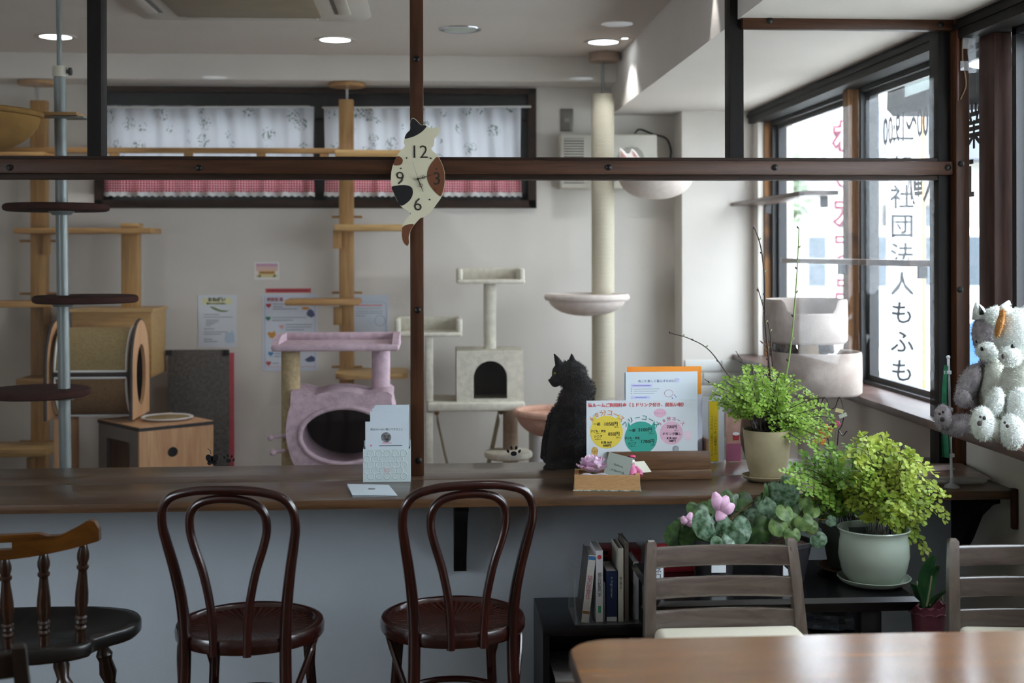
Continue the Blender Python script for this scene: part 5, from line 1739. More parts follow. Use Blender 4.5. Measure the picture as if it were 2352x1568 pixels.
# little doll
dc = Rz @ Vector((.078, .01, .05))
t = thing('small_doll', 'small doll in pink with dark hair sitting in the hollow book', 'doll', tuple(dc))
M_DOLLP = mat('doll_pink', '#e07ba6', .6, var=.15, scale=60)
MB().lathe([(0, -.045), (.022, -.045), (.026, -.02), (.02, .008), (.009, .022), (0, .024)], 18, Matrix.Translation(dc)).build('dress', M_DOLLP, t)
MB().sph(dc + Vector((0, 0, .032)), (.013, .013, .013), 14, 10).build('head', mat('doll_face', '#e9d9cf', .6), t)
MB().sph(dc + Vector((.001, .004, .037)), (.0155, .0145, .0125), 14, 10).build('hair', mat('doll_hair', '#2c1a16', .5), t)
MB().sph(dc + Vector((.002, -.004, .048)), (.011, .008, .005), 12, 8).build('bow', mat('doll_bow', '#d8436f', .5), t)
for s in (-1, 1):
    MB().tube([dc + Vector((s * .012, -.004, .014)), dc + Vector((s * .026, -.012, .0)), dc + Vector((s * .024, -.02, -.01))], [.007, .008, .010], 8).build('sleeve', M_DOLLP, t)
M = Matrix.Translation(Rz @ Vector((.10, .035, .055))) @ Matrix.Rotation(math.radians(25), 4, 'Z') @ Matrix.Rotation(math.radians(-55), 4, 'X')
o = MB().b2((-.03, -.0006, -.02), (.04, .0006, .03)).build('paper_slip', mat('cream_slip', '#d9d6c3', .6)); o.data.transform(M)
tag(o, 'small cream paper slip sticking out of the hollow book', 'paper')

# wooden display box
Yw = 4.17
wx0, wx1 = at(1395, 1070, Yw).x, at(1632, 1070, Yw).x
zt0 = at(1500, 1037, Yw).z
M_BOXW = wood('brown_display_box', '#4b3322', '#7a5739', 'x', 1.4, .45, stretch=16)
t = thing('display_box', 'brown wooden box holding the price sign and menu sheets', 'box', ((wx0 + wx1) / 2, Yw + .05, ZCT))
zs_ = at(1500, 1079, Yw).z
MB().b2((wx0, Yw, zs_ + .001), (wx1, Yw + .012, zt0), .001).build('front_slat', M_BOXW, t)
MB().b2((wx0, Yw - .003, ZCT + .0005), (wx1 + .003, Yw + .012, zs_), .001).build('front_slat', M_BOXW, t)
MB().b2((wx1 - .012, Yw + .0125, ZCT + .003), (wx1, Yw + .11, at(1600, 1010, Yw).z), .002).build('end_board', M_BOXW, t)
MB().b2((wx0, Yw + .02, ZCT + .003), (wx0 + .012, Yw + .11, zt0), .002).build('end_board', M_BOXW, t)
MB().b2((wx0, Yw + .1105, ZCT + .0005), (wx1, Yw + .12, at(1600, 1010, Yw).z), .002).build('back_board', M_BOXW, t)
MB().b2((wx0 + .013, Yw + .013, ZCT + .0005), (wx1 - .013, Yw + .11, ZCT + .006)).build('floor_board', M_BOXW, t)

# price sign
Ys = Yw + .0135
a, b = at(1347, 920, Ys), at(1602, 920, Ys)
SX = lambda px: at(px, 980, Ys).x
SZ = lambda py: at(1475, py, Ys).z
t = thing('price_sign', 'laminated price sign with yellow, teal and pink circles in front of the menu sheets', 'sign', ((a.x + b.x) / 2, Ys, ZCT + .008))
MB().b2((a.x, Ys, ZCT + .008), (b.x, Ys + .0014, a.z)).build('sheet', mat('laminated_white', '#d3dade', .3, var=.01), t)
MY, MT, MP = mat('print_yellow', '#e3cb4e', .4, var=.02), mat('print_teal', '#3ba08f', .4, var=.02), mat('print_pink', '#dcb3c6', .4, var=.02)
MRED, MORG, MTD, MPD = mat('print_red', '#cf4548', .4, var=0), mat('print_orange', '#e0904e', .4, var=0), mat('print_dark_teal', '#2f7d74', .4, var=0), mat('print_rose', '#cf6384', .4, var=0)
MBK = mat('print_black', '#2b2b2f', .4, var=0)
def disc(px, py, r, mm, nm='printed_disc', sc=1.0, lay=0):
    c = at(px, py, Ys); k = Ys / F_PX
    o2 = [(c.x + r * k * math.cos(q), c.z + r * k * sc * math.sin(q)) for q in [2 * PI * i / 40 for i in range(40)]]
    return MB().prism(o2, .0004, Matrix.Translation((0, Ys - .0005 - lay * .0003, 0))).build(nm, mm, t, 0)
def ear(px, py, dx, mm):
    c = [at(px, py, Ys), at(px + dx, py - 2, Ys), at(px + dx * .2, py - 20, Ys)]
    MB().prism(ccw([(q.x, q.z) for q in c]), .0002, Matrix.Translation((0, Ys - .0003, 0))).build('printed_ear', mm, t, 0)
def tx(s, px, py, size_px, mm, rot=0.0, bold=.0):
    k = Ys / F_PX
    text('print', s, (SX(px), Ys - .0013, SZ(py)), size_px * k, mm, t, rot=Matrix.Rotation(-rot, 3, 'Y') if rot else None, bold=bold)
disc(1393, 992, 38, MY); disc(1472, 1005, 38, MT); disc(1542, 994, 27, MP); disc(1516, 948, 14.5, MP, sc=.7)
ear(1360, 972, 16, MY); ear(1426, 970, -16, MY); ear(1440, 988, 14, MT); ear(1506, 986, -14, MT)
tx('猫ルームご利用料金（１ドリンク付き、前払い制）', 1464, 930, 10.0, MRED, bold=.0003)
def arc(s, px, py, R, a0, a1, size, mm):
    n_ = len(s)
    for i, chh in enumerate(s):
        a_ = a0 + (a1 - a0) * i / (n_ - 1)
        tx(chh, px + R * math.sin(a_), py - R * math.cos(a_), size, mm, rot=-a_, bold=.0002)
arc('60分コース', 1393, 995, 48, -.78, .78, 15, MORG)
arc('フリーコース', 1472, 1006, 47, -.85, .85, 14, MTD)
arc('30分コース', 1542, 996, 34, -.85, .85, 10, MPD)
tx('ちょこっと', 1516, 949, 5.5, MPD)
for s, px, py, sz in (('一般', 1371, 973, 8), ('1050円', 1403, 973, 11), ('(税込)', 1416, 980, 4), ('子ども・学生', 1374, 989, 6), ('(4歳〜)', 1374, 994, 3.5), ('850円', 1410, 996, 11), ('(税込)', 1420, 1004, 4), ('シニア', 1374, 1001, 6.5), ('(65歳以上)', 1374, 1007, 3.5), ('延長 30分', 1393, 1015, 6), ('500円', 1394, 1022, 7.5),
                      ('一般', 1452, 988, 8), ('2100円', 1482, 987, 11), ('(税込)', 1496, 995, 4), ('子ども・学生', 1452, 1006, 6), ('(4歳〜)', 1452, 1011, 3.5), ('シニア', 1452, 1018, 6.5), ('(65歳以上)', 1452, 1024, 3.5), ('1700円', 1487, 1014, 11), ('(税込)', 1500, 1022, 4),
                      ('700円', 1543, 981, 10), ('(税込)', 1553, 989, 4), ('ドリンク無し', 1543, 997, 7.5), ('延長 30分', 1543, 1007, 5.5), ('500円', 1544, 1013, 6.5)):
    tx(s, px, py, sz, MBK, bold=.0002 if sz > 5 else 0)
disc(1366, 1036, 8, mat('print_tan', '#d9b56e', .4, var=.3, scale=200, col2='#a9823e'), 'printed_cat', 1.3)
disc(1552, 1030, 8, mat('print_greycat', '#a9adb5', .4, var=.2, scale=200), 'printed_cat', .9)
disc(1580, 1000, 9, mat('print_pale_pink', '#e7cfdb', .4), 'printed_disc', 1.3)
# menu sheets behind
def sheet(px0, px1, pyt, Y, label, mm, nm='menu_sheet', cat='sheet', zb_=ZCT + .008, group='sheets standing in the display box'):
    a, b = at(px0, pyt, Y), at(px1, pyt, Y)
    t = thing(nm, label, cat, ((a.x + b.x) / 2, Y, zb_), group)
    MB().b2((a.x, Y, zb_), (b.x, Y + .0015, a.z)).build('sheet', mm, t)
    return t
Ym = Yw + .03
t = sheet(1437, 1602, 854, Ym, 'white information sheet with blue title and purple headings behind the price sign', mat('sheet_white', '#d3dce2', .45, var=.01))
MBL, MLV, MGT = mat('print_blue', '#5a68a8', .4, var=0), mat('print_lilac', '#c4c4e4', .4, var=0), mat('print_grey', '#8b8f9c', .4, var=0)
k = Ym / F_PX
def tx2(s, px, py, sz, mm):
    c = at(px, py, Ym)
    text('print', s, (c.x, Ym - .0009, c.z), sz * k, mm, t)
def bar(px0, px1, py0, py1, mm, Y=None):
    Y = Y or Ym
    p0, p1 = at(px0, py1, Y), at(px1, py0, Y)
    MB().b2((p0.x, Y - .0005, p0.z), (p1.x, Y, p1.z)).build('printed_bar', mm, t)
tx2('ねこと楽しく暮らすために', 1508, 875, 7.2, MBL)
bar(1449, 1498, 881, 889, MLV); bar(1453, 1494, 884.2, 886, MBL, Ym - .0004)
for py in (893, 898, 903):
    bar(1449, 1452, py - .8, py + .8, MGT); bar(1455, 1515 - (py - 893) * 1.2, py - .7, py + .7, MGT)
bar(1449, 1493, 909, 916, MLV); bar(1458, 1486, 911.8, 913.4, MBL, Ym - .0004)
c = at(1536, 903, Ym)
MB().tube([(c.x + .014 * math.cos(q), Ym - .001, c.z + .012 * math.sin(q)) for q in [2 * PI * i / 20 for i in range(20)]], .0005, 6, closed=True).build('printed_cat_face', MPD, t)
for dx, dz in ((.02, -.006), (.012, -.016), (.024, -.012)):
    MB().lathe([(0, 0), (.002, 0), (0, .0003)], 10, Matrix.Translation((c.x + dx, Ym - .0004, c.z + dz)) @ Matrix.Rotation(PI / 2, 4, 'X')).build('printed_dot', MBL, t)
c = at(1556, 873, Ym)
MB().box((c.x, Ym - .0004, c.z), (.012, .0006, .014), (0, .3, 0)).build('printed_icon', MLV, t)
for i in range(3):
    sheet(1434 + i, 1600 - i, 855 + i, Ym + .004 + .004 * i, ['first plain sheet right behind the information sheet', 'second plain sheet behind the information sheet', 'third plain sheet behind the information sheet'][i], M_PAPER)
sheet(1440, 1611, 842, Yw + .05, 'bright orange folder standing behind the menu sheets', mat('orange_plastic', '#e8782a', .35, var=.05, col2='#efa03c', scale=4), 'orange_folder', 'folder', at(1500, 906, Yw + .05).z)
t = sheet(1450, 1613, 900, Yw + .055, 'lilac white sheet with orange lower edge below the orange folder', mat('lilac_white', '#dcdcec', .5, var=.01))
t = thing('clear_file', 'clear file with bright yellow strip leaning behind the display box', 'file', (at(1637, 1000, 4.51).x, 4.51, ZCT), None)
a, b = at(1600, 1064, 4.50), at(1663, 910, 4.50)
MB().b2((a.x, 4.50, ZCT + .001), (b.x, 4.504, b.z)).build('sleeve', mat('file_grey', '#c9cdd3', .25, var=.03), t)
a2, b2 = at(1629, 1062, 4.498), at(1650, 921, 4.498)
MB().b2((a2.x, 4.4988, max(a2.z, ZCT + .004)), (b2.x, 4.4998, b2.z)).build('yellow_strip', mat('strip_yellow', '#d9bd1e', .4, var=.02), t)
for i, s in enumerate(('ルームに入る前に、お子さんと', 'もう一度確認し合って下さい')):
    text('print', s, ((a2.x + b2.x) / 2 + (.007 if i else -.006), 4.4982, at(1640, 1000, 4.5).z), .0105, mat('strip_ink', '#4a4522', .5, var=0), t, rot=Matrix.Rotation(PI / 2, 3, 'Y') @ Matrix.Rotation(PI, 3, 'Y'))
c = at(1410, 918, 4.40)
tag(MB().b2((at(1388, 918, 4.4).x, 4.392, ZCT + .001), (at(1432, 918, 4.4).x, 4.396, at(1410, 911, 4.4).z)).build('acrylic_plate', thin_glass('acrylic', refl=1.0, haze=.12, hcol=(.8, .82, .8))), 'small clear acrylic plate standing between cat and menu sheets', 'acrylic plate')

# ------------------------------------------------------------------ wall posters
Yw_ = YB - .003
def poster(name, px0, px1, py0, py1, col, label, cat='poster', th=.002):
    a, b = at(px0, py1, Yw_), at(px1, py0, Yw_)
    t = thing(name, label, cat, ((a.x + b.x) / 2, Yw_, a.z))
    MB().b2((a.x, Yw_ - th + .002, a.z), (b.x, YB - .0004, b.z)).build('sheet', mat('poster_' + col.strip('#'), col, .5, var=.01), t)
    return t
def pbar(t, px0, px1, py0, py1, mm, nm='printed_bar', lay=0):
    a, b = at(px0, py1, Yw_), at(px1, py0, Yw_)
    MB().b2((a.x, Yw_ - .0012 - .0006 * lay, a.z), (b.x, Yw_ - .0002, b.z)).build(nm, mm, t)
def pshape(t, pts, mm, nm='printed_shape', lay=1):
    P = [at(x, y, Yw_) for x, y in pts]
    MB().prism(ccw([(p.x, p.z) for p in P]), .0006, Matrix.Translation((0, Yw_ - .0014 - .0004 * lay, 0))).build(nm, mm, t, 0)
def ptext(t, s, px, py, sz, mm, bold=.0):
    c = at(px, py, Yw_)
    text('print', s, (c.x, Yw_ - .0026, c.z), sz * Yw_ / F_PX, mm, t, bold=bold)
def heart(t, px, py, r, mm):
    pts = [(px + r * (16 * math.sin(q) ** 3) / 16, py - r * (13 * math.cos(q) - 5 * math.cos(2 * q) - 2 * math.cos(3 * q) - math.cos(4 * q)) / 16) for q in [2 * PI * i / 28 for i in range(28)]]
    pshape(t, pts, mm, 'printed_heart')
M_DKT = mat('poster_ink', '#474b52', .6, var=0)
M_GRT = mat('poster_grey_ink', '#8d9199', .6, var=0)
M_LBL = mat('poster_pale_blue', '#b7c8d8', .6, var=.05)
M_YEL = mat('poster_pale_yellow', '#e2dfb0', .6, var=.05)
t = poster('request_poster', 455, 543, 677, 798, '#d5dae0', 'white request poster with green branch drawing, left on the back wall')
pbar(t, 465, 533, 684, 699, M_YEL)
ptext(t, 'おねがい', 498, 688, 10, M_DKT, .0012)
ptext(t, '猫ちゃんのために', 497, 697, 5.5, M_DKT, .0004)
pshape(t, [(481, 703), (492, 705), (505, 711), (520, 713), (527, 711), (520, 716), (506, 716), (490, 710)], mat('print_leaf_green', '#7f8a5e', .6), 'printed_branch')
for i, (y, w) in enumerate(((722, 36), (728, 66), (735, 30), (739, 28), (743, 20), (747, 12), (755, 24), (762, 54), (767, 40), (779, 20), (784, 32))):
    pbar(t, 468 + (5 if 2 <= i <= 5 else 0), 468 + (5 if 2 <= i <= 5 else 0) + w, y - .9, y + .9, M_GRT, 'printed_line')
pshape(t, [(518, 768), (522, 760), (527, 764), (534, 758), (538, 768), (539, 786), (522, 788), (516, 780)], M_LBL, 'printed_cat')
t = poster('heart_poster', 603, 729, 675, 852, '#d3d8e2', 'white poster with coloured hearts and cat drawings on the back wall')
M_BRD = mat('poster_lilac_border', '#aab0cc', .6, var=0)
for x0, x1, y0, y1 in ((608, 724, 680, 681), (608, 724, 846, 847), (608, 609, 680, 847), (723, 724, 680, 847)):
    pbar(t, x0, x1, y0, y1, M_BRD, 'printed_border')
ptext(t, '譲渡型 猫', 632, 688, 8.5, mat('poster_maroon', '#a8505e', .6, var=0), .0006)
for x, y, r, c in ((617, 701, 6, '#b8343f'), (616, 731, 6, '#2f7f67'), (647, 750, 6, '#d9a3a8'), (622, 812, 6, '#3f86b8'), (617, 834, 6, '#b84a44')):
    heart(t, x, y, r, mat('heart_' + c.strip('#'), c, .6, var=0))
for x0, x1, y in ((627, 690, 698), (627, 650, 704), (627, 682, 709), (625, 704, 729), (625, 672, 735), (656, 718, 745), (656, 715, 751), (656, 698, 757), (630, 645, 812), (630, 645, 818), (626, 640, 834)):
    pbar(t, x0, x1, y - 1, y + 1, M_GRT, 'printed_line')
pbar(t, 614, 722, 841, 843, mat('poster_pink_line', '#cf8f9c', .6, var=0), 'printed_line')
M_ORC, M_NVC = mat('print_orange_cat', '#cf8f3f', .6, var=0), mat('print_navy_cat', '#4d5578', .6, var=0)
pshape(t, [(614, 765), (618, 761), (624, 764), (631, 759), (634, 768), (628, 776), (620, 775)], M_ORC, 'printed_cat')
pshape(t, [(692, 706), (700, 704), (711, 706), (708, 711), (696, 711)], M_ORC, 'printed_cat')
pshape(t, [(708, 712), (713, 709), (720, 714), (724, 724), (716, 729), (706, 725), (704, 719)], M_NVC, 'printed_cat')
pshape(t, [(700, 826), (708, 820), (716, 816), (724, 822), (722, 830), (708, 831)], M_NVC, 'printed_cat')
t = poster('red_strip_sign', 610, 714, 662, 672, '#c5404c', 'narrow red strip sign above the heart poster', 'sign')
pbar(t, 616, 708, 665.5, 668.5, mat('strip_dark_red', '#7d2a33', .6, var=0), 'printed_line')
t = poster('small_card', 584, 641, 602, 642, '#e8e6e2', 'small pink and yellow card high on the back wall', 'card')
for y0, y1, c in ((605, 612, '#cf9fb8'), (612, 622, '#dcbcae'), (630, 637, '#d9d09a')):
    pbar(t, 588, 638, y0, y1, mat('card_band' + c.strip('#'), c, .6, var=0))
pbar(t, 594, 632, 622, 630, mat('card_orange', '#dba04a', .6, var=0))
pbar(t, 597, 629, 625, 627, M_DKT, 'printed_line', 1)
for x in (597, 631):
    pshape(t, [(x - 5, 636), (x, 630), (x + 3, 634), (x, 636)], mat('card_dark_bird', '#333a3a', .6, var=0), 'printed_bird')
t = poster('border_poster', 808, 893, 677, 766, '#ccd4de', 'pale poster with rounded blue border, half hidden by the slim pine tower')
for pts in (((812, 693), (880, 693), (886, 697), (889, 705), (889, 766)),):
    P = [at(x, y, Yw_) for x, y in pts]
    MB().tube([(p.x, Yw_ - .001, p.z) for p in P], .0016, 6).build('printed_border', M_LBL, t)
pbar(t, 818, 878, 699, 703, mat('poster_rose_line', '#d49aa2', .6, var=0), 'printed_line')
for y, w in ((708, 58), (714, 62), (719, 62), (725, 22)):
    pbar(t, 817, 817 + w, y - .8, y + .8, M_GRT, 'printed_line')
for x, y, r in ((851, 738, 5), (873, 736, 12)):
    c = at(x, y, Yw_)
    MB().tube([(c.x + r * .0025 * math.cos(q), Yw_ - .001, c.z + r * .0025 * math.sin(q)) for q in [2 * PI * i / 20 for i in range(20)]], .0014, 6, closed=True).build('printed_ring', MATS['poster_pale_blue'] if r == 5 else M_GRT, t)

# ------------------------------------------------------------------ stickers on the glass
Yst = yg - .0006
def sticker(name, label, shapes, group=None):
    P = at(*shapes[0][1], Yst)
    t = thing(name, label, 'sticker', tuple(P), group)
    for kind, c, r in shapes:
        q = at(*c, Yst); k = Yst / F_PX
        MB().prism([(q.x + r[0] * k * math.cos(a + r[2]) * 1 if len(r) < 3 else q.x + k * (r[0] * math.cos(a) * math.cos(r[2]) - r[1] * math.sin(a) * math.sin(r[2])),
                     q.z + k * (r[0] * math.cos(a) * math.sin(r[2]) + r[1] * math.sin(a) * math.cos(r[2]))) for a in [2 * PI * i / 20 for i in range(20)]], .0005, Matrix.Translation((0, Yst, 0))).build(kind, M_BLACK, t, 0)
    return t
def paw(px, py, s, label, ang=0.0):
    rot = lambda x, y: (px + x * math.cos(ang) - y * math.sin(ang), py + x * math.sin(ang) + y * math.cos(ang))
    sticker('paw_sticker', label, [('pad', rot(0, 4 * s), (6.5 * s, 5 * s, 0))] + [('toe', rot(x * s, y * s), (2.6 * s, 4 * s, -x * .05)) for x, y in ((-12, -1), (-5, -8), (5, -8), (12, -1))], 'paw stickers on the glass')
paw(1180, 1037, 1.1, 'black paw print sticker on the glass near the black cat')
paw(526, 1054, .9, 'black paw print sticker next to the butterfly sticker', .25)
t = sticker('butterfly_sticker', 'black butterfly sticker on the glass before the grey board', [('wing', (480, 1052), (7, 9, .5)), ('wing', (494, 1052), (7, 9, -.5)), ('wing', (481, 1063), (5, 5, 0)), ('wing', (493, 1063), (5, 5, 0)), ('body', (487, 1056), (2, 10, 0))])
for pts in (((484, 1042), (483, 1035), (477, 1030)), ((490, 1042), (493, 1035), (502, 1031))):
    MB().tube(spline([at(x, y, Yst) for x, y in pts], 4), .0012, 6).build('antenna', M_BLACK, t)

# ------------------------------------------------------------------ pots and plants
def vase(prof, c, mt, n=40):
    return MB().lathe(prof, n, Matrix.Translation(c)), mt
def leafmat(name, c1, c2, sc=60, trans=.35, rough=.5):
    m, nt, p = _new(name)
    tc = N(nt, 'ShaderNodeTexCoord')
    nz = N(nt, 'ShaderNodeTexNoise'); nz.inputs['Scale'].default_value = sc; nz.inputs['Detail'].default_value = 3
    nt.links.new(tc.outputs['Object'], nz.inputs[0])
    cr = N(nt, 'ShaderNodeValToRGB')
    cr.color_ramp.elements[0].position = .35; cr.color_ramp.elements[0].color = srgb(c1)
    cr.color_ramp.elements[1].position = .65; cr.color_ramp.elements[1].color = srgb(c2)
    nt.links.new(nz.outputs[0], cr.inputs[0])
    nt.links.new(cr.outputs[0], p.inputs['Base Color'])
    p.inputs['Roughness'].default_value = rough
    tl = N(nt, 'ShaderNodeBsdfTranslucent')
    nt.links.new(cr.outputs[0], tl.inputs[0])
    ms = N(nt, 'ShaderNodeMixShader'); ms.inputs[0].default_value = trans
    out = nt.nodes['Material Output']
    nt.links.new(p.outputs[0], ms.inputs[1]); nt.links.new(tl.outputs[0], ms.inputs[2]); nt.links.new(ms.outputs[0], out.inputs[0])
    return m
M_FERN1 = leafmat('fern_bright_green', '#7da038', '#a9c95c', 14)
M_FERN2 = leafmat('fern_yellow_green', '#7f9a2e', '#b3bf50', 10)
M_FERN3 = leafmat('fern_mid_green', '#5d8a30', '#8fb24a', 10)
M_STEM = mat('dark_fern_stem', '#2e2118', .5, var=0)
M_SOIL = mat('potting_soil', '#2b1f18', .95, var=.3, scale=80, bump=1.0, bscale=120)
M_POT1 = mat('beige_glaze', '#b5a987', .35, var=.1, scale=6, col2='#8f8467', coat=.2)
M_BROWNPOT = mat('brown_glaze', '#5d4530', .35, var=.2, scale=7)
M_CEL = mat('celadon_glaze', '#a6b1a2', .2, var=.06, scale=9, coat=.5)
M_GREYPOT = mat('grey_green_pot', '#56605a', .45, var=.1)
M_PLPOT = mat('dark_plastic_pot', '#2f2d30', .45, var=.08)

class Tris:
    def __init__(self):
        self.v, self.f = [], []
    def leaflet(self, p, d, nrm, s):
        """Fan shaped leaflet growing from p along d."""
        d = d.normalized(); w = d.cross(nrm)
        if w.length < 1e-4:
            w = d.orthogonal()
        w.normalize(); n_ = w.cross(d)
        o = len(self.v)
        for a, b, c in ((0, 0, 0), (.55, -.42, .06), (.95, -.30, .02), (1.05, 0, .0), (.95, .30, .02), (.55, .42, .06)):
            self.v.append(tuple(p + d * (a * s) + w * (b * s) + n_ * (c * s)))
        self.f += [(o, o + 1, o + 2, o + 3), (o, o + 3, o + 4, o + 5)]
    def build(self, name, mt, parent):
        b = MB(); b.v, b.f, b.m = self.v, self.f, [0] * len(self.f)
        return b.build(name, mt, parent, 0, 'stuff')

def frond(T, S, p0, p1, rnd, leaf, npin=7, plen=.3, droop=.25, arch_=.12):
    """Arching maidenhair frond from p0 to p1: dark stem, side pinnae, fan leaflets."""
    p0, p1 = Vector(p0), Vector(p1)
    L = (p1 - p0).length
    mid = p0.lerp(p1, .45) + Vector((0, 0, arch_ * L + .02))
    P = spline([p0, p0.lerp(mid, .55) + Vector((0, 0, .02)), mid, mid.lerp(p1, .6) + Vector((0, 0, arch_ * L * .3)), p1], 5)
    S.tube(P, [.0011] * len(P), 4, caps=False)
    n = len(P)
    up = Vector((0, -.5, .8))
    for k in range(npin):
        f = .28 + .7 * k / max(1, npin - 1)
        i = min(n - 2, int(f * (n - 1)))
        base = P[i]; d = (P[i + 1] - P[i]).normalized()
        side = d.cross(up).normalized()
        for s in (-1, 1):
            ln = L * plen * (1.05 - .75 * abs(f - .45)) * rnd.uniform(.75, 1.15) * (1 - .35 * f)
            dd = (d * .55 + side * s * .8 + Vector((rnd.uniform(-.2, .2), rnd.uniform(-.3, .2), rnd.uniform(-.1, .2)))).normalized()
            e = base + dd * ln + Vector((0, 0, -droop * ln))
            nl = max(3, int(ln / (leaf * .62)))
            prev = base
            for q in range(1, nl + 1):
                u = q / nl
                pt = base.lerp(e, u) + Vector((0, 0, .25 * droop * ln * (u - u * u)))
                for s2 in (-1, 1) if q < nl else (0,):
                    ld = (dd * .5 + side.cross(dd).cross(dd) * 0 + dd.cross(up).normalized() * s2 * .9 + Vector((rnd.uniform(-.3, .3), rnd.uniform(-.35, .15), rnd.uniform(-.45, .15)))).normalized()
                    nn = (up + Vector((rnd.uniform(-.8, .8), rnd.uniform(-.6, .6), rnd.uniform(-.4, .4)))).normalized()
                    T.leaflet(pt, ld, nn, leaf * rnd.uniform(.75, 1.2))
            S.tube([base, e], .0006, 3, caps=False)

# fern in the beige pot
cp = onz(1762, 1102); cp.y = max(cp.y, 4.06)
Yf1 = cp.y
cp.x = at(1762, 1050, Yf1).x
k1 = Yf1 / F_PX
zrim = at(1762, 985, Yf1).z
t = thing('potted_fern', 'bright green maidenhair fern in a beige banded pot on the counter', 'potted plant', (cp.x, Yf1, ZCT + .0175))
zs = ZCT + .0175
hgt = zrim - zs
rr = 56 * k1
MB().lathe([(0, zs), (.70 * rr, zs), (.78 * rr, zs + .02), (.90 * rr, zs + hgt * .4), (.95 * rr, zs + hgt * .7), (rr * 1.0, zrim - .004), (rr * 1.01, zrim), (rr * .97, zrim), (rr * .93, zrim - .02), (rr * .9, zrim - .05), (0, zrim - .05)], 44, Matrix.Translation((cp.x, Yf1, 0))).build('pot', M_POT1, t)
MB().lathe([(0, zrim - .045), (rr * .9, zrim - .045), (rr * .5, zrim - .02), (0, zrim - .012)], 30, Matrix.Translation((cp.x, Yf1, 0))).build('soil', M_SOIL, t)
sc_ = thing('saucer', 'shallow glazed saucer under the beige fern pot', 'saucer', (cp.x - .004, Yf1, ZCT))
MB().lathe([(0, .0005), (.058, .0005), (.074, .010), (.079, .017), (.076, .0175), (.070, .0135), (.056, .006), (0, .006)], 40, Matrix.Translation((cp.x - .004, Yf1, ZCT))).build('dish', M_POT1, sc_)
MB().lathe([(0, .0062), (.054, .0062), (.054, .0168), (0, .0168)], 30, Matrix.Translation((cp.x - .004, Yf1, ZCT))).build('foot', M_POT1, sc_)
rnd = random.Random(21)
T, S = Tris(), MB()
base = Vector((cp.x, Yf1, zrim - .015))
tg = [(1648, 888), (1640, 905), (1662, 872), (1690, 868), (1712, 850), (1728, 838), (1745, 856), (1768, 846), (1788, 858), (1802, 870), (1826, 868), (1848, 892), (1870, 915), (1895, 935), (1912, 958), (1908, 985), (1884, 1004), (1850, 975), (1822, 945), (1790, 895), (1750, 885), (1706, 893), (1672, 922), (1688, 940), (1838, 1010), (1865, 985), (1780, 880), (1735, 875), (1810, 905), (1668, 910), (1700, 905), (1842, 930), (1880, 960), (1655, 925), (1890, 975), (1690, 885)]
for px, py in tg:
    e = at(px, py, Yf1 + rnd.uniform(-.10, .12))
    b0 = base + Vector((rnd.uniform(-.03, .03), rnd.uniform(-.03, .03), 0))
    frond(T, S, b0, e, rnd, .0115, 7, .27, .3, .05)
S.build('stems', M_STEM, t, 0, 'stuff')
T.build('leaflets', M_FERN1, t)
# dried stubble above the soil
S = MB()
for i in range(160):
    a = rnd.uniform(0, 2 * PI); r_ = rnd.uniform(0, .045)
    b0 = base + Vector((r_ * math.cos(a), r_ * math.sin(a), -.01))
    S.tube([b0, b0 + Vector((rnd.uniform(-.03, .03), rnd.uniform(-.02, .02), rnd.uniform(.03, .075)))], .0009, 3, caps=False)
S.build('dead_stalks', M_SOIL, t, 0, 'stuff')

# brown vase with budding twigs
Yv = 4.262
cv = at(1758, 1000, Yv)
zv = at(1765, 945, Yv).z
t = thing('twig_vase', 'dark brown rounded vase with tall budding twigs behind the fern pot', 'vase', (cv.x, Yv, ZCT))
hv = zv - ZCT
MB().lathe([(0, ZCT + .001), (.045, ZCT + .001), (.062, ZCT + .04), (.081, ZCT + hv * .45), (.085, ZCT + hv * .6), (.08, ZCT + hv * .85), (.072, zv), (.067, zv), (.074, ZCT + hv * .8), (.04, ZCT + .03), (0, ZCT + .03)], 40, Matrix.Translation((cv.x, Yv, 0))).build('vase', M_BROWNPOT, t)
M_TWIG = mat('brown_twig', '#35251b', .6, var=.1, scale=60)
M_GTWIG = mat('green_twig', '#7f9450', .6, var=.1, scale=60)
M_BUD = mat('leaf_bud', '#8a9468', .6, var=.1)
budm = MB().sph((0, 0, .003), (.0028, .0028, .0055), 8, 6).mesh('bud', M_BUD)
budd = MB().sph((0, 0, .003), (.0028, .0028, .0045), 8, 6).mesh('bud', M_TWIG)
tw = [([(1775, 940), (1768, 850), (1758, 740), (1756, 640), (1748, 570), (1734, 525)], M_TWIG, .0034), ([(1778, 940), (1775, 850), (1768, 760), (1758, 640), (1740, 660)][:3] + [(1752, 700), (1740, 660)], M_TWIG, .0026),
      ([(1790, 940), (1806, 860), (1818, 780), (1826, 690), (1832, 600), (1835, 524)], M_GTWIG, .0032), ([(1760, 940), (1720, 905), (1680, 870), (1630, 805), (1585, 778), (1541, 765)], M_TWIG, .0026),
      ([(1755, 950), (1690, 905), (1650, 890), (1618, 870)], M_TWIG, .0022), ([(1765, 940), (1735, 880), (1712, 840), (1690, 806)], M_TWIG, .0022), ([(1770, 930), (1765, 850), (1762, 800), (1745, 782)], M_TWIG, .0022), ([(1775, 930), (1760, 860), (1725, 840), (1694, 829)], M_TWIG, .0018)]
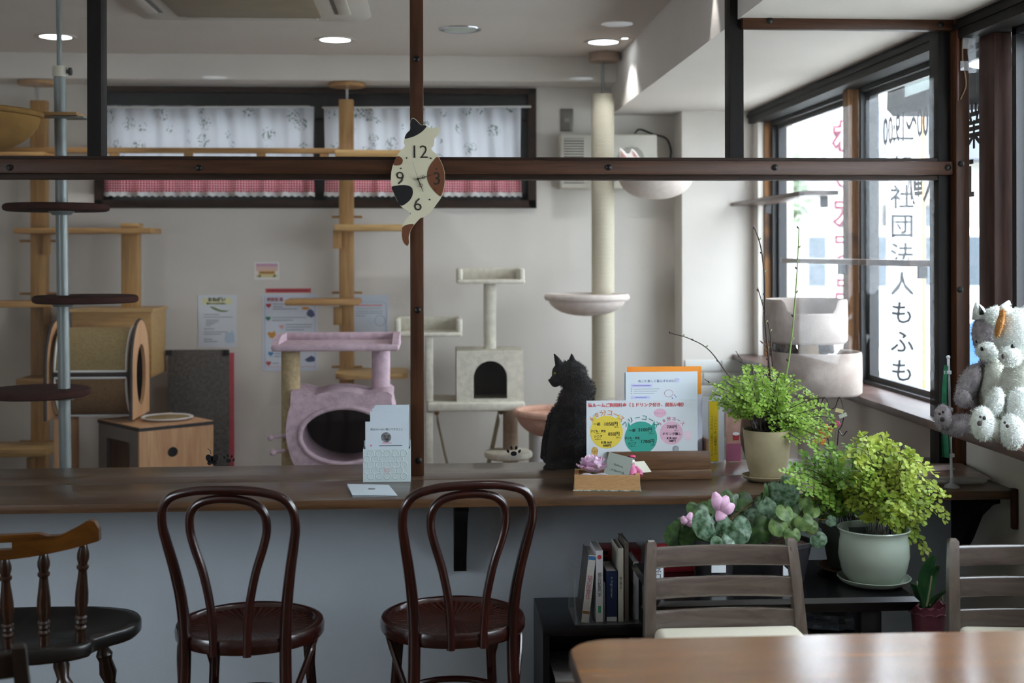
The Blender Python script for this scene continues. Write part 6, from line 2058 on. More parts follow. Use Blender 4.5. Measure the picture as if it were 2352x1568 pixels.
for i, (pts, mm, r0) in enumerate(tw):
    dy = rnd.uniform(-.03, .02)
    P = spline([Vector((cv.x, Yv, ZCT + .05))] + [at(x, y, Yv + dy) for x, y in pts], 5)
    tb = MB().tube(P, [1.35 * r0 * (1 - .6 * j / len(P)) for j in range(len(P))], 6).build('twig', mm, t)
    for j in range(9, len(P), 3):
        o = bpy.data.objects.new('bud', budm if j % 2 else budd); COL.objects.link(o)
        o.location = P[j] + Vector((.002 * (1 if j % 2 else -1), -.001, 0))
        o.rotation_euler = (0, .7 * (1 if j % 2 else -1), 0)
        s_ = 1.0 if i != 2 else 1.2
        o.scale = (s_, s_, s_)
        put(o, tb)

# celadon pot with the yellow green fern, on the low black table
Yc2 = 3.64
cc = at(2007, 1250, Yc2)
zr_ = at(2007, 1212, Yc2).z
k2 = Yc2 / F_PX
R2 = 83 * k2
t = thing('saucer', 'white celadon saucer under the celadon pot', 'saucer', (cc.x, Yc2, TH))
MB().lathe([(0, TH + .0005), (.078, TH + .0005), (.098, TH + .012), (.105, TH + .022), (.101, TH + .0225), (.094, TH + .016), (.076, TH + .008), (0, TH + .008)], 44, Matrix.Translation((cc.x, Yc2, 0))).build('dish', M_CEL, t)
z0 = TH + .0082
hh_ = zr_ - z0
t = thing('potted_fern', 'yellow green maidenhair fern trailing from the celadon pot', 'potted plant', (cc.x, Yc2, z0))
MB().lathe([(0, z0), (.60 * R2, z0), (.76 * R2, z0 + .008), (.90 * R2, z0 + hh_ * .22), (.985 * R2, z0 + hh_ * .5), (.965 * R2, z0 + hh_ * .75), (.93 * R2, z0 + hh_ * .86), (.96 * R2, z0 + hh_ * .95), (1.01 * R2, zr_ - .001), (1.0 * R2, zr_ + .002), (.96 * R2, zr_), (.90 * R2, z0 + hh_ * .86), (.92 * R2, z0 + hh_ * .72), (0, z0 + hh_ * .72)], 52, Matrix.Translation((cc.x, Yc2, 0))).build('pot', M_CEL, t)
MB().lathe([(0, z0 + hh_ * .73), (.9 * R2, z0 + hh_ * .73), (.5 * R2, z0 + hh_ * .8), (0, z0 + hh_ * .82)], 30, Matrix.Translation((cc.x, Yc2, 0))).build('soil', M_SOIL, t)
T, T2, S = Tris(), Tris(), MB()
base = Vector((cc.x + .02, Yc2, z0 + hh_ * .85))
tg = [(1985, 1002), (2020, 1000), (2010, 1020), (2040, 1010), (2075, 1025), (2100, 1045), (2125, 1070), (2140, 1105), (2160, 1130), (2172, 1175), (2060, 1060), (2085, 1085), (2030, 1055), (1990, 1060), (1965, 1085), (1950, 1110), (2110, 1110), (2095, 1140), (2120, 1185), (2128, 1262), (2105, 1215), (2070, 1165), (2045, 1190), (2080, 1200), (2030, 1150), (2000, 1120), (1975, 1150), (1985, 1185), (2055, 1110), (2125, 1150), (1990, 1020), (1960, 1040), (2060, 1215), (2095, 1235), (1950, 1150), (2015, 1090), (2040, 1130)]
for px, py in tg:
    e = at(px, py, Yc2 + rnd.uniform(-.14, .08))
    b0 = base + Vector((rnd.uniform(-.04, .04), rnd.uniform(-.03, .03), 0))
    frond(T, S, b0, e, rnd, .0150, 8, .24, .8, .26)
S.build('stems', M_STEM, t, 0, 'stuff')
T.build('leaflets', M_FERN2, t)
# second fern in the grey pot just behind
Yg2 = 3.80
cg = at(1945, 1240, Yg2)
zg = at(1945, 1197, Yg2).z
t = thing('potted_fern', 'mid green maidenhair fern in the grey green pot behind the celadon pot', 'potted plant', (cg.x, Yg2, TH + .016))
rg = 62 * Yg2 / F_PX
MB().lathe([(0, TH + .0165), (.7 * rg, TH + .0165), (.95 * rg, zg - .02), (1.04 * rg, zg - .018), (1.04 * rg, zg), (.97 * rg, zg), (.9 * rg, zg - .03), (0, zg - .03)], 36, Matrix.Translation((cg.x, Yg2, 0))).build('pot', M_GREYPOT, t)
MB().lathe([(0, zg - .028), (.88 * rg, zg - .028), (0, zg - .01)], 26, Matrix.Translation((cg.x, Yg2, 0))).build('soil', M_SOIL, t)
T, S = Tris(), MB()
base = Vector((cg.x, Yg2, zg - .01))
tg = [(1835, 1075), (1850, 1050), (1875, 1030), (1830, 1110), (1845, 1140), (1870, 1165), (1890, 1120), (1910, 1090), (1900, 1060), (1930, 1050), (1955, 1030), (1925, 1130), (1950, 1110), (1905, 1150), (1935, 1170), (1970, 1070), (1985, 1100), (1865, 1095), (1820, 1085), (1885, 1180), (2000, 1060), (1915, 1030), (1945, 1150)]
for px, py in tg:
    e = at(px, py, Yg2 + rnd.uniform(-.16, .0))
    b0 = base + Vector((rnd.uniform(-.03, .03), rnd.uniform(-.03, .03), 0))
    frond(T, S, b0, e, rnd, .0140, 7, .28, .4, .12)
S.build('stems', M_STEM, t, 0, 'stuff')
T.build('leaflets', M_FERN3, t)
t = thing('saucer', 'dark saucer under the grey green pot', 'saucer', (cg.x, Yg2, TH))
MB().lathe([(0, TH + .0005), (.065, TH + .0005), (.088, TH + .014), (.085, TH + .016), (.064, TH + .006), (0, TH + .006)], 36, Matrix.Translation((cg.x, Yg2, 0))).build('dish', M_BROWNPOT, t)
MB().lathe([(0, TH + .0062), (.05, TH + .0062), (.05, TH + .016), (0, TH + .016)], 24, Matrix.Translation((cg.x, Yg2, 0))).build('foot', M_BROWNPOT, t)

# cyclamens
M_CYC = leafmat('cyclamen_leaf', '#2a4724', '#7a967c', 70, .15, .4)
M_CYC2 = leafmat('cyclamen_dark_leaf', '#2a4022', '#4d6b3a', 45, .15, .4)
M_CYC3 = leafmat('begonia_leaf', '#4a6636', '#7f9a5a', 45, .2, .45)
M_PETI = mat('petiole', '#6f5a40', .6, var=.1)
M_CYF = mat('cyclamen_petal', '#e3b3cf', .5, var=.15, scale=40, sss=.1)
def leaf(t, px, py, r, Y, mm, tilt=(0, 0), roll=0.0, base=None, asp=1.0):
    c = at(px, py, Y); s = 1.22 * r * Y / F_PX
    M = Matrix.Translation(c) @ Matrix.Rotation(tilt[0], 4, 'Z') @ Matrix.Rotation(tilt[1], 4, 'X') @ Matrix.Rotation(roll, 4, 'Y')
    n = 26
    pts = []
    for i in range(n):
        a = 2 * PI * i / n
        # heart: notch at the top where the stalk joins, point at the bottom
        rr_ = .82 + .18 * math.cos(a + PI) + .10 * abs(math.sin(a)) - (.42 * max(0, math.cos(a)) ** 14)
        rr_ *= 1 + .02 * math.sin(11 * a)
        pts.append((math.sin(a) * rr_, math.cos(a) * rr_))
    b = MB()
    vs_ = [(0, -.1 * s, .0)]
    for k in (.5, 1.0):
        for x, z in pts:
            d = math.hypot(x, z) * k
            vs_.append((x * k * s * asp, (-.10 + .26 * d * d + .05 * math.sin(3 * x + 5 * z)) * s, z * k * s))
    fs_ = [(0, 1 + (i + 1) % n, 1 + i) for i in range(n)] + [(1 + i, 1 + (i + 1) % n, 1 + n + (i + 1) % n, 1 + n + i) for i in range(n)]
    b.add(vs_, fs_, M)
    o = b.build('leaf', mm, t, 180)
    if base is not None:
        j = M @ Vector((0, -.02 * s, .45 * s))
        mid = base.lerp(j, .5) + Vector((0, 0, .02))
        MB().tube(spline([base, mid, j], 5), .0016, 5).build('stalk', M_PETI, o)
    return o
Y3 = 3.72
c3 = at(1640, 1260, Y3)
t = thing('potted_cyclamen', 'cyclamen with two pink flowers and marbled leaves behind the ladder back chair', 'potted plant', (c3.x, Y3, TH))
MB().lathe([(0, TH + .001), (.05, TH + .001), (.066, TH + .11), (.072, TH + .112), (.072, TH + .125), (.066, TH + .125), (.062, TH + .11), (0, TH + .108)], 32, Matrix.Translation((c3.x, Y3, 0))).build('pot', M_PLPOT, t)
MB().b2((c3.x - .02, Y3 - .058, TH + .035), (c3.x + .022, Y3 - .052, TH + .075)).build('pot_label', M_WHITE, t)
bs = Vector((c3.x, Y3, TH + .11))
for px, py, r, mm, tl, ro, dy in ((1630, 1197, 36, M_CYC, (.2, -.35), .3, -.06), (1685, 1210, 37, M_CYC, (-.1, -.2), -.1, -.08), (1560, 1222, 32, M_CYC2, (.5, .1), .5, -.02), (1600, 1230, 34, M_CYC2, (.1, .1), .2, -.03), (1659, 1244, 26, M_CYC, (0, -.5), -.2, -.09),
                                 (1603, 1165, 24, M_CYC2, (.3, -.9), .4, .0), (1625, 1158, 20, M_CYC2, (-.2, -.9), -.3, .02), (1680, 1140, 20, M_CYC2, (.2, -.6), .6, .02), (1700, 1146, 24, M_CYC2, (-.3, -.7), -.5, .02), (1742, 1172, 36, M_CYC, (-.5, -.4), -.9, -.03), (1733, 1212, 36, M_CYC2, (-.2, -.1), -.4, -.05), (1650, 1180, 28, M_CYC2, (.2, -.7), .1, .02), (1715, 1185, 30, M_CYC2, (0, -.5), -.3, .0), (1575, 1205, 24, M_CYC2, (.4, -.6), .5, .02), (1760, 1150, 30, M_CYC2, (.9, -.1), .1, .0)):
    leaf(t, px, py, r, Y3 + dy, mm, tl, ro, bs)
def cyc_flower(px, py, s, Y, spread):
    c = at(px, py, Y)
    f0 = MB().tube(spline([bs, bs.lerp(c, .6) + Vector((0, 0, .03)), c], 5), .0018, 6).build('flower_stalk', M_PETI, t)
    for ang, L in spread:
        M = Matrix.Translation(c) @ Matrix.Rotation(ang, 4, 'Y')
        def f(u, v):
            w = s * .78 * math.sin(PI * (.1 + .85 * v)) ** .7
            return M @ Vector(((u - .5) * 2 * w * .72, -.012 * math.sin(PI * v) + .02 * (u - .5) ** 2, L * s * v))
        MB().grid(f, 5, 7).build('petal', M_CYF, t, 180)
cyc_flower(1652, 1172, .032, Y3 - .06, ((-.25, 1.7), (.55, 1.5), (1.3, 1.5), (2.9, 1.3)))
cyc_flower(1577, 1204, .022, Y3 - .05, ((-.5, 1.2), (.4, 1.7), (1.2, 1.4)))
Y4 = 3.70
c4 = at(1802, 1280, Y4)
zp4 = at(1802, 1238, Y4).z
t = thing('potted_begonia', 'leafy green begonia in a dark plastic pot behind the chair post', 'potted plant', (c4.x, Y4, TH))
MB().lathe([(0, TH + .001), (.055, TH + .001), (.077, zp4 - .014), (.082, zp4 - .012), (.082, zp4), (.076, zp4), (.072, zp4 - .014), (0, zp4 - .016)], 34, Matrix.Translation((c4.x, Y4, 0))).build('pot', M_PLPOT, t)
MB().lathe([(0, zp4 - .014), (.07, zp4 - .014), (.03, zp4 + .004), (0, zp4 + .006)], 24, Matrix.Translation((c4.x, Y4, 0))).build('soil', mat('bark_chips', '#5d4334', .9, var=.4, scale=90, bump=1, bscale=150), t)
MB().b2((c4.x - .022, Y4 - .064, TH + .03), (c4.x + .012, Y4 - .058, TH + .075)).build('pot_label', M_WHITE, t)
bs = Vector((c4.x, Y4, zp4))
for px, py, r, mm, tl, ro, dy in ((1797, 1120, 36, M_CYC, (-.3, -.3), -.5, .0), (1764, 1128, 30, M_CYC2, (1.1, -.1), .1, .02), (1803, 1172, 20, M_CYC3, (.3, -.6), .3, -.05), (1815, 1196, 24, M_CYC3, (.1, -.3), -.2, -.03), (1866, 1170, 18, M_CYC3, (-.4, -.8), .5, -.03), (1845, 1195, 20, M_CYC3, (-.2, -.3), -.3, -.05), (1878, 1236, 18, M_CYC, (-.3, -.4), -.6, -.06), (1906, 1195, 12, M_CYC, (-.5, -.2), -1.2, -.04), (1862, 1208, 16, M_CYC3, (0, -.2), -.5, -.04), (1790, 1205, 22, M_CYC3, (.2, -.3), .3, -.05), (1830, 1160, 24, M_CYC2, (0, -.5), .1, .0), (1780, 1160, 22, M_CYC2, (.2, -.5), .2, .02), (1820, 1225, 18, M_CYC3, (0, -.3), 0, -.06), (1845, 1150, 18, M_CYC3, (-.3, -.6), -.2, 0.0)):
    leaf(t, px, py, r, Y4 + dy, mm, tl, ro, bs, .85 if r > 28 else 1.0)

# orchid in a pink pot on a small stand
Y5 = 3.60
c5 = at(2132, 1400, Y5)
zo = at(2132, 1388, Y5).z
t = thing('plant_stand', 'small black stand under the pink orchid pot', 'stand', (c5.x, Y5, 0))
zst = zo - .135
MB().lathe([(0, zst - .02), (.075, zst - .02), (.078, zst - .01), (.078, zst), (0, zst)], 28, Matrix.Translation((c5.x, Y5, 0))).build('top', M_BLACK, t)
for i in range(3):
    a = 2 * PI * i / 3 + .4
    MB().cyl((c5.x + .085 * math.cos(a), Y5 + .085 * math.sin(a), 0), (c5.x + .05 * math.cos(a), Y5 + .05 * math.sin(a), zst - .02), .008, n=8).build('leg', M_BLACK, t)
t = thing('potted_orchid', 'orchid with thick strap leaves in a scalloped pink pot', 'potted plant', (c5.x, Y5, zst))
M_PINKPOT = mat('dusty_pink_pot', '#7d4450', .45, var=.05)
def opot(u, v):
    a = 2 * PI * u
    prof = [(0.0, 0.0), (.036, 0.0), (.040, .01), (.048, .11), (.053, .135), (.049, .134), (.044, .115), (.0, .11)]
    i = int(round(v * 7)); r_, z_ = prof[i]
    if i in (4, 5):
        z_ += .004 * math.cos(12 * a)
    return (c5.x + r_ * math.cos(a), Y5 + r_ * math.sin(a), zst + .0005 + z_)
MB().grid(opot, 72, 7, wrapu=True).build('pot', M_PINKPOT, t, 50)
for i in range(10):
    a = 2 * PI * i / 10
    MB().tube([(c5.x + .052 * math.cos(a + .28 * math.sin(q)), Y5 + .052 * math.sin(a + .28 * math.sin(q)), zst + .118 - .008 * (1 - math.cos(q))) for q in [-1.2, -.6, 0, .6, 1.2]], .0022, 6).build('relief_swag', M_PINKPOT, t)
M_ORL = leafmat('orchid_leaf', '#1f4428', '#3d6a3c', 12, .1, .25)
def strap(pts, w, dy):
    P = spline([at(x, y, Y5 + dy + d) for x, y, d in pts], 6)
    n_ = len(P)
    def f(u, v):
        i = min(n_ - 1, int(round(v * (n_ - 1))))
        ww = w * math.sin(PI * (.12 + .80 * v)) ** .6
        return P[i] + Vector((ww * (u - .5) * 2, -.02 + abs(u - .5) * .012, 0))
    MB().grid(f, 6, n_ - 1).build('leaf', M_ORL, t, 180)
strap([(2118, 1392, 0), (2118, 1350, .01), (2125, 1305, 0), (2140, 1272, -.02)], .021, -.01)
strap([(2124, 1392, 0), (2132, 1345, 0), (2142, 1310, -.01), (2150, 1296, -.03)], .014, .0)
strap([(2112, 1392, 0), (2108, 1370, -.01), (2098, 1345, -.02), (2088, 1335, -.04)], .012, -.01)
strap([(2130, 1392, 0), (2142, 1372, -.01), (2155, 1362, -.02), (2170, 1352, -.04)], .012, -.01)
for pts in (((2110, 1390), (2105, 1365), (2107, 1335)), ((2135, 1390), (2160, 1365), (2166, 1380)), ((2128, 1392), (2136, 1350), (2140, 1322))):
    MB().tube(spline([at(x, y, Y5 - .03) for x, y in pts], 5), .0025, 6).build('root', mat('orchid_root', '#8d8a6a', .6), t)

# wire cat ornament with small flowers
Y6 = 4.27
t = thing('wire_cat_ornament', 'black wire cat ornament with little orange flowers behind the fern', 'ornament', (at(1915, 1000, Y6).x, Y6, ZCT))
def wire(pts, closed=False):
    MB().tube(spline([at(x, y, Y6) for x, y in pts], 5, closed), .0016, 6, closed=closed).build('wire', M_BLACK, t)
wire([(1888, 985), (1884, 955), (1887, 925), (1894, 912), (1902, 925), (1908, 938), (1918, 935), (1923, 922), (1928, 912), (1934, 925), (1938, 950), (1934, 975), (1926, 988)])
wire([(1926, 988), (1936, 1000), (1944, 990), (1946, 992)])
wire([(1905, 1092), (1904, 1040), (1900, 1000), (1888, 985)])
wire([(1920, 1092), (1922, 1040), (1926, 988)])
MB().lathe([(0, ZCT + .0005), (.035, ZCT + .0005), (.035, ZCT + .006), (0, ZCT + .006)], 20, Matrix.Translation((at(1912, 1000, Y6).x, Y6, 0))).build('base', M_BLACK, t)
rnd = random.Random(9)
fl = [(1886, 990, '#d9822f'), (1896, 980, '#e0a04a'), (1906, 985, '#d8912f'), (1912, 978, '#3a2418'), (1923, 973, '#d85f86'), (1880, 1002, '#d98a3c'), (1897, 1000, '#c97428'), (1862, 992, '#c9687f'), (1870, 1015, '#dba24a'), (1890, 1015, '#dd9a40')]
for x, y, c in fl:
    p_ = at(x, y, Y6 - .02)
    m_ = mat('flower_' + c.strip('#'), c, .7, var=.1)
    b = MB()
    for i in range(7):
        a = 2 * PI * i / 7
        b.sph(p_ + Vector((.0065 * math.cos(a), -.002, .0065 * math.sin(a))), (.005, .002, .004), 8, 5, Matrix.Rotation(-a, 3, 'Y'))
    b.sph(p_ + Vector((0, -.003, 0)), .003, 8, 5)
    b.build('flower', m_, t)
    MB().tube([p_, at(1912, 1040, Y6)], .0008, 4).build('flower_stem', M_FERN3, t)
for (x, y), ang, c in (((1928, 943), .25, '#c9c08a'), ((1936, 954), -.35, '#b9bfae')):
    p_ = at(x, y, Y6 - .01)
    MB().box(p_, (.028, .001, .013), (0, ang, 0)).build('tape', mat('tape' + c.strip('#'), c, .5), t)

# ------------------------------------------------------------------ magazines and flag at the right end of the counter
mags = [([(2068, 1112), (2262, 1112), (2275, 1096), (2062, 1092)], .008, '#d6d0d2'), ([(2070, 1108), (2268, 1107), (2240, 1078), (2085, 1080)], .008, '#cfc0ba'), ([(2078, 1102), (2274, 1101), (2215, 1068), (2098, 1071)], .006, '#b0958a'), ([(2080, 1098), (2250, 1097), (2205, 1066), (2100, 1068)], .004, '#b59c8c')]
z = ZCT + .0005
labs = ['bottom magazine of the pile beside the green flag', 'second magazine from the bottom beside the green flag', 'brown covered magazine third from the bottom beside the green flag', 'brown magazine on top of the pile beside the green flag']
for i, (pts, h, c) in enumerate(mags):
    q = [onz(x, y, z) for x, y in pts]
    q = [Vector((min(v.x, XW - .02), v.y, v.z)) for v in q]
    v_ = [(p_.x, p_.y, z) for p_ in q] + [(p_.x, p_.y, z + h) for p_ in q]
    t = thing('magazine', labs[i], 'magazine', tuple(sum(q, Vector()) / 4), 'magazines piled on the counter')
    MB().add(v_, [(3, 2, 1, 0), (0, 1, 5, 4), (1, 2, 6, 5), (2, 3, 7, 6), (3, 0, 4, 7), (4, 5, 6, 7)]).build('pages', mat('page_block', '#cfcac8', .6), t, 0)
    MB().add([(x, y, z + h + .0002) for x, y, _ in v_[:4]], [(0, 1, 2, 3)]).build('cover', mat('mag_cover_%d' % i, c, .3, var=.3, scale=14, col2='#7d5f57'), t, 0)
    z += h + .0006
q = [onz(x, y, z + .001) for x, y in ((2135, 1083), (2195, 1078), (2178, 1067), (2128, 1071))]
tag(MB().add([tuple(v) for v in q] + [tuple(v + Vector((0, 0, .001))) for v in q], [(3, 2, 1, 0), (4, 5, 6, 7), (0, 1, 5, 4), (1, 2, 6, 5), (2, 3, 7, 6), (3, 0, 4, 7)]).build('pink_leaflet', mat('pink_white_paper', '#d9bcc2', .5, var=.3, scale=20, col2='#e6e2e2'), None, 0), 'pinkish leaflet on top of the magazine pile', 'leaflet')
fb = onz(2186, 1119)
t = thing('table_flag', 'furled green flag on a thin white pole with suction base', 'flag', tuple(fb))
M_FLAGP = mat('white_plastic_pole', '#d5dae0', .35, var=0)
MB().lathe([(0, .0005), (.024, .0005), (.022, .006), (.009, .014), (.006, .03), (0, .03)], 26, Matrix.Translation(fb)).build('suction_base', thin_glass('clear_suction', refl=1.0, haze=.3, hcol=(.75, .78, .8)), t)
tp = at(2178, 820, fb.y)
MB().cyl(fb + Vector((0, 0, .012)), tp, .0045, n=12).build('pole', M_FLAGP, t)
MB().sph(tp, .0065, 12, 8).build('finial', M_FLAGP, t)
def flagpt(u, v):
    y = 838 + (1050 - 838) * v
    x = 2174.5 + (2183.5 - 2176) * v
    w = (5 + 15 * v ** .7)
    p_ = at(x - w * u, y, fb.y)
    p_.y += .010 * math.sin(7 * u + 2.5 * v) - .004
    return p_
MB().grid(flagpt, 10, 16).build('cloth', mat('flag_green', '#2f8a63', .7, var=.25, scale=25, col2='#cfe0d6' if False else '#1f6a4a'), t, 180)
for (x, y) in ((2179, 855), (2183, 940), (2186, 1045)):
    p_ = at(x - 3, y, fb.y)
    MB().b2((p_.x - .011, p_.y - .008, p_.z - .006), (p_.x + .011, p_.y + .008, p_.z + .006), .002).build('clip', M_FLAGP, t)

# ------------------------------------------------------------------ books in the acrylic rack on the low shelf
Y7 = 3.99
def bk(px):
    return at(px, 1350, Y7).x
t = thing('acrylic_book_rack', 'clear acrylic book rack on the low black shelf', 'book rack', (bk(1395), Y7 + .08, SH))
M_ACR = thin_glass('clear_acrylic', refl=1.2, haze=.08, hcol=(.8, .82, .8))
MB().b2((bk(1318), Y7 - .02, SH + .0005), (bk(1470), Y7 + .17, SH + .004)).build('floor_plate', M_ACR, t)
for px, zt_ in ((1318, .17), (1386, .13), (1455, .12)):
    MB().b2((bk(px), Y7 - .018, SH + .004), (bk(px) + .003, Y7 + .17, SH + zt_)).build('divider', M_ACR, t)
def book(px0, px1, pyt, label, col, spine=None, ink='#3a3d42', lean=0.0, dep=.145, tsz=8, Y=Y7, title2=None):
    x0, x1 = bk(px0), bk(px1)
    zt_ = at(1400, pyt, Y).z
    h = zt_ - SH - .0045
    t = thing('book', label, 'book', ((x0 + x1) / 2, Y + dep / 2, SH + .0045), 'books in the acrylic rack')
    M = Matrix.Translation((x0, Y, SH + .0045)) @ Matrix.Rotation(lean, 4, 'Y')
    w = x1 - x0
    mc = mat('book_' + col.strip('#'), col, .4, var=.04)
    o = MB().b2((0, 0, 0), (w, .0015, h)).build('spine', mc, t); o.data.transform(M)
    o = MB().b2((0, .0015, 0), (.0015, dep, h)).build('cover', mc if lean == 0 else mat('picture_cover', '#6b5a4a', .35, var=.5, scale=25, col2='#2f3a44'), t); o.data.transform(M)
    o = MB().b2((w - .0015, .0015, 0), (w, dep, h)).build('cover', mc, t); o.data.transform(M)
    o = MB().b2((.0015, .0015, .002), (w - .0015, dep - .003, h - .003)).build('pages', MATS['page_block'], t); o.data.transform(M)
    if spine:
        text('spine_title', spine, M @ Vector((w / 2, -.0006, h * .52)), tsz * Y / F_PX, mat('spine_' + ink.strip('#'), ink, .5, var=0), t, rot=M.to_3x3(), vertical=True, space=.82)
    return t, M, w, h
t, M, w, h = book(1335, 1352, 1272, 'leaning white book with picture cover, leftmost in the acrylic rack', '#d9d6cf', '猫の医食住', '#b0566e', math.radians(6.5), tsz=13)
for z0, z1, c in ((h * .93, h * .985, '#3f78a8'), (.028, .036, '#a5713f')):
    o = MB().b2((.0008, -.0008, z0), (w - .0008, -.0001, z1)).build('spine_mark', mat('mark_' + c.strip('#'), c, .5, var=0), t); o.data.transform(M)
t, M, w, h = book(1369, 1385, 1264, 'white book on cat behaviour with red round mark on its spine', '#dfe0e0', '猫の行動専門家', '#2f3238', tsz=9.5)
MB().lathe([(0, 0), (.007, 0), (.007, .0006), (0, .0006)], 18, M @ Matrix.Translation((w / 2, 0, h * .91)) @ Matrix.Rotation(PI / 2, 4, 'X')).build('spine_mark', mat('mark_red', '#c24a55', .5, var=0), t)
o = MB().b2((w * .3, -.0006, .028), (w * .7, 0, .05)).build('spine_mark', mat('mark_green', '#3f9a6e', .5, var=0), t); o.data.transform(M)
t, M, w, h = book(1393, 1417, 1311, 'dark blue book with small white spine lettering', '#243252')
text('spine_title', 'A Virgil mariner', M @ Vector((w / 2, -.0006, h * .68)), .010, mat('spine_pale', '#b9c0cc', .5, var=0), t, rot=Matrix.Rotation(PI / 2, 3, 'Y'))
o = MB().b2((.001, -.0008, .001), (w - .001, -.0001, .015)).build('spine_mark', mat('mark_white', '#d0d2d4', .5, var=0), t); o.data.transform(M)
book(1420, 1432, 1259, 'cream book between the blue book and a thin dark one', '#cdc8b8', '猫と暮らす', '#4a4a48', tsz=7)
book(1435, 1444, 1246, 'thin dark grey brown book in the acrylic rack', '#6a6258')
book(1457, 1469, 1291, 'white booklet at the right end of the acrylic rack', '#c9cbce', Y=Y7 + .02)
# stacked red binders on a dark box file behind
Y8 = 4.17
bxx0, bxx1 = at(1365, 1300, Y8).x, at(1475, 1300, Y8).x
zb_ = at(1400, 1330, Y8).z
tag(MB().b2((bxx0 + .005, Y8, SH + .0005), (bxx1, Y8 + .11, zb_ - .001), .003).build('box_file', mat('dark_box_file', '#2c2a2c', .5)), 'dark box file under the red comic volumes on the low shelf', 'box file')
M_REDB = mat('red_volume', '#a02a34', .4, var=.06)
zz = zb_
labs = ['lowest red volume lying behind the acrylic rack', 'second red volume from the bottom behind the acrylic rack', 'third red volume from the bottom behind the acrylic rack', 'fourth red volume from the bottom behind the acrylic rack', 'topmost red volume behind the acrylic rack']
for i in range(5):
    hb = .019
    t = thing('red_volume', labs[i], 'book', ((bxx0 + bxx1) / 2, Y8 + .05, zz), 'red volumes stacked behind the rack')
    MB().b2((bxx0 + .002 * (i % 2), Y8, zz), (bxx1 - .003, Y8 + .105, zz + hb), .0015).build('volume', M_REDB, t)
    MB().b2((bxx0 + .02, Y8 - .0006, zz + .004), (bxx0 + .045, Y8, zz + hb - .004)).build('spine_mark', M_BLACK, t)
    zz += hb + .0004
# red volumes on the low black table
rx0, rx1 = at(1484, 1300, 3.9).x, at(1582, 1300, 3.9).x
zz = TH + .0005
for i in range(3):
    t = thing('red_volume', ['lowest red volume lying on the low black table', 'second red volume lying on the low black table', 'topmost red volume lying on the low black table'][i], 'book', ((rx0 + rx1) / 2, 3.95, zz), 'red volumes on the low black table')
    MB().b2((rx0, 3.815, zz), (rx1 - .004 * (i % 2), 3.93, zz + .02), .0015).build('volume', M_REDB, t)
    MB().b2((rx0 + .018, 3.8144, zz + .005), (rx0 + .034, 3.815, zz + .015)).build('spine_mark', M_BLACK, t)
    zz += .0206
# upright cat book beside the cyclamen
a, b = at(1497, 1395, 3.6), at(1526, 1300, 3.6)
t = thing('book', 'dark book with white label reading neko behind the chair slats', 'book', ((a.x + b.x) / 2, 3.66, TH))
MB().b2((a.x, 3.60, TH + .0005), (b.x, 3.72, at(1510, 1290, 3.6).z), .002).build('volume', mat('dark_spine', '#33302c', .5), t)
MB().b2((a.x + .003, 3.5992, at(1510, 1338, 3.6).z), (b.x - .003, 3.60, at(1510, 1299, 3.6).z)).build('spine_label', M_WHITE, t)
text('spine_title', 'ネコ', ((a.x + b.x) / 2, 3.5986, at(1510, 1318, 3.6).z), .022, M_INK, t, vertical=True, space=.8)
# clear plastic bag on a dark crate under the table
ca, cb_ = at(1840, 1460, 3.75), at(2005, 1460, 3.75)
t = thing('dark_crate', 'dark crate pushed under the low black table', 'crate', ((ca.x + cb_.x) / 2, 3.78, 0))
zcr = at(1900, 1458, 3.66).z
MB().b2((ca.x, 3.67, .0005), (cb_.x, 3.87, .012)).build('bottom', M_BLACK, t)
for x0, y0, x1, y1 in ((ca.x, 3.67, cb_.x, 3.682), (ca.x, 3.858, cb_.x, 3.87), (ca.x, 3.682, ca.x + .012, 3.858), (cb_.x - .012, 3.682, cb_.x, 3.858)):
    MB().b2((x0, y0, .012), (x1, y1, zcr)).build('side', M_BLKFURN, t)
rnd = random.Random(12)
bc = at(1925, 1430, 3.74)
def bagf(u, v):
    a = 2 * PI * u; ph = PI * v
    d = Vector((math.sin(ph) * math.cos(a), math.sin(ph) * math.sin(a), math.cos(ph)))
    n_ = math.sin(5 * d.x + 3 * d.z) * math.sin(4 * d.y + 6 * d.z) + .6 * math.sin(11 * d.x + 7 * d.y + 3)
    r_ = 1 + .13 * n_
    return (bc.x + .11 * d.x * r_, 3.76 + .07 * d.y * r_, max(zcr + .001, bc.z + .003 + .034 * d.z * r_))
t = thing('plastic_bag', 'crumpled clear plastic bag lying under the low black table', 'plastic bag', (bc.x, 3.76, zcr))
MB().grid(bagf, 26, 16, wrapu=True).build('bag', mat('crumpled_clear_plastic', '#9aa5b2', .15, var=.2, scale=25, alpha=.8), t, 20)

# pink photo card leaning at the back of the counter
a, b = at(1668, 1062, 4.50), at(1703, 948, 4.50)
t = thing('photo_card', 'pinkish photo card with a red and white cup beside the yellow strip file', 'card', ((a.x + b.x) / 2, 4.50, ZCT))
MB().b2((a.x, 4.50, ZCT + .0006), (b.x, 4.5015, b.z)).build('sheet', mat('salmon_print', '#c79d90', .4, var=.15, scale=20), t)
p0, p1 = at(1669, 1060, 4.4994), at(1702, 1018, 4.4994)
MB().b2((p0.x, 4.4993, p0.z + .002), (p1.x, 4.4999, p1.z)).build('printed_band', mat('mauve_print', '#a8607c', .4), t)
c = at(1690, 1003, 4.499)
MB().prism([(c.x - .011, c.z + .012), (c.x - .009, c.z - .012), (c.x + .011, c.z - .012), (c.x + .014, c.z + .012)], .0006, Matrix.Translation((0, 4.499, 0))).build('printed_cup', mat('cup_red', '#a83a40', .4), t, 0)
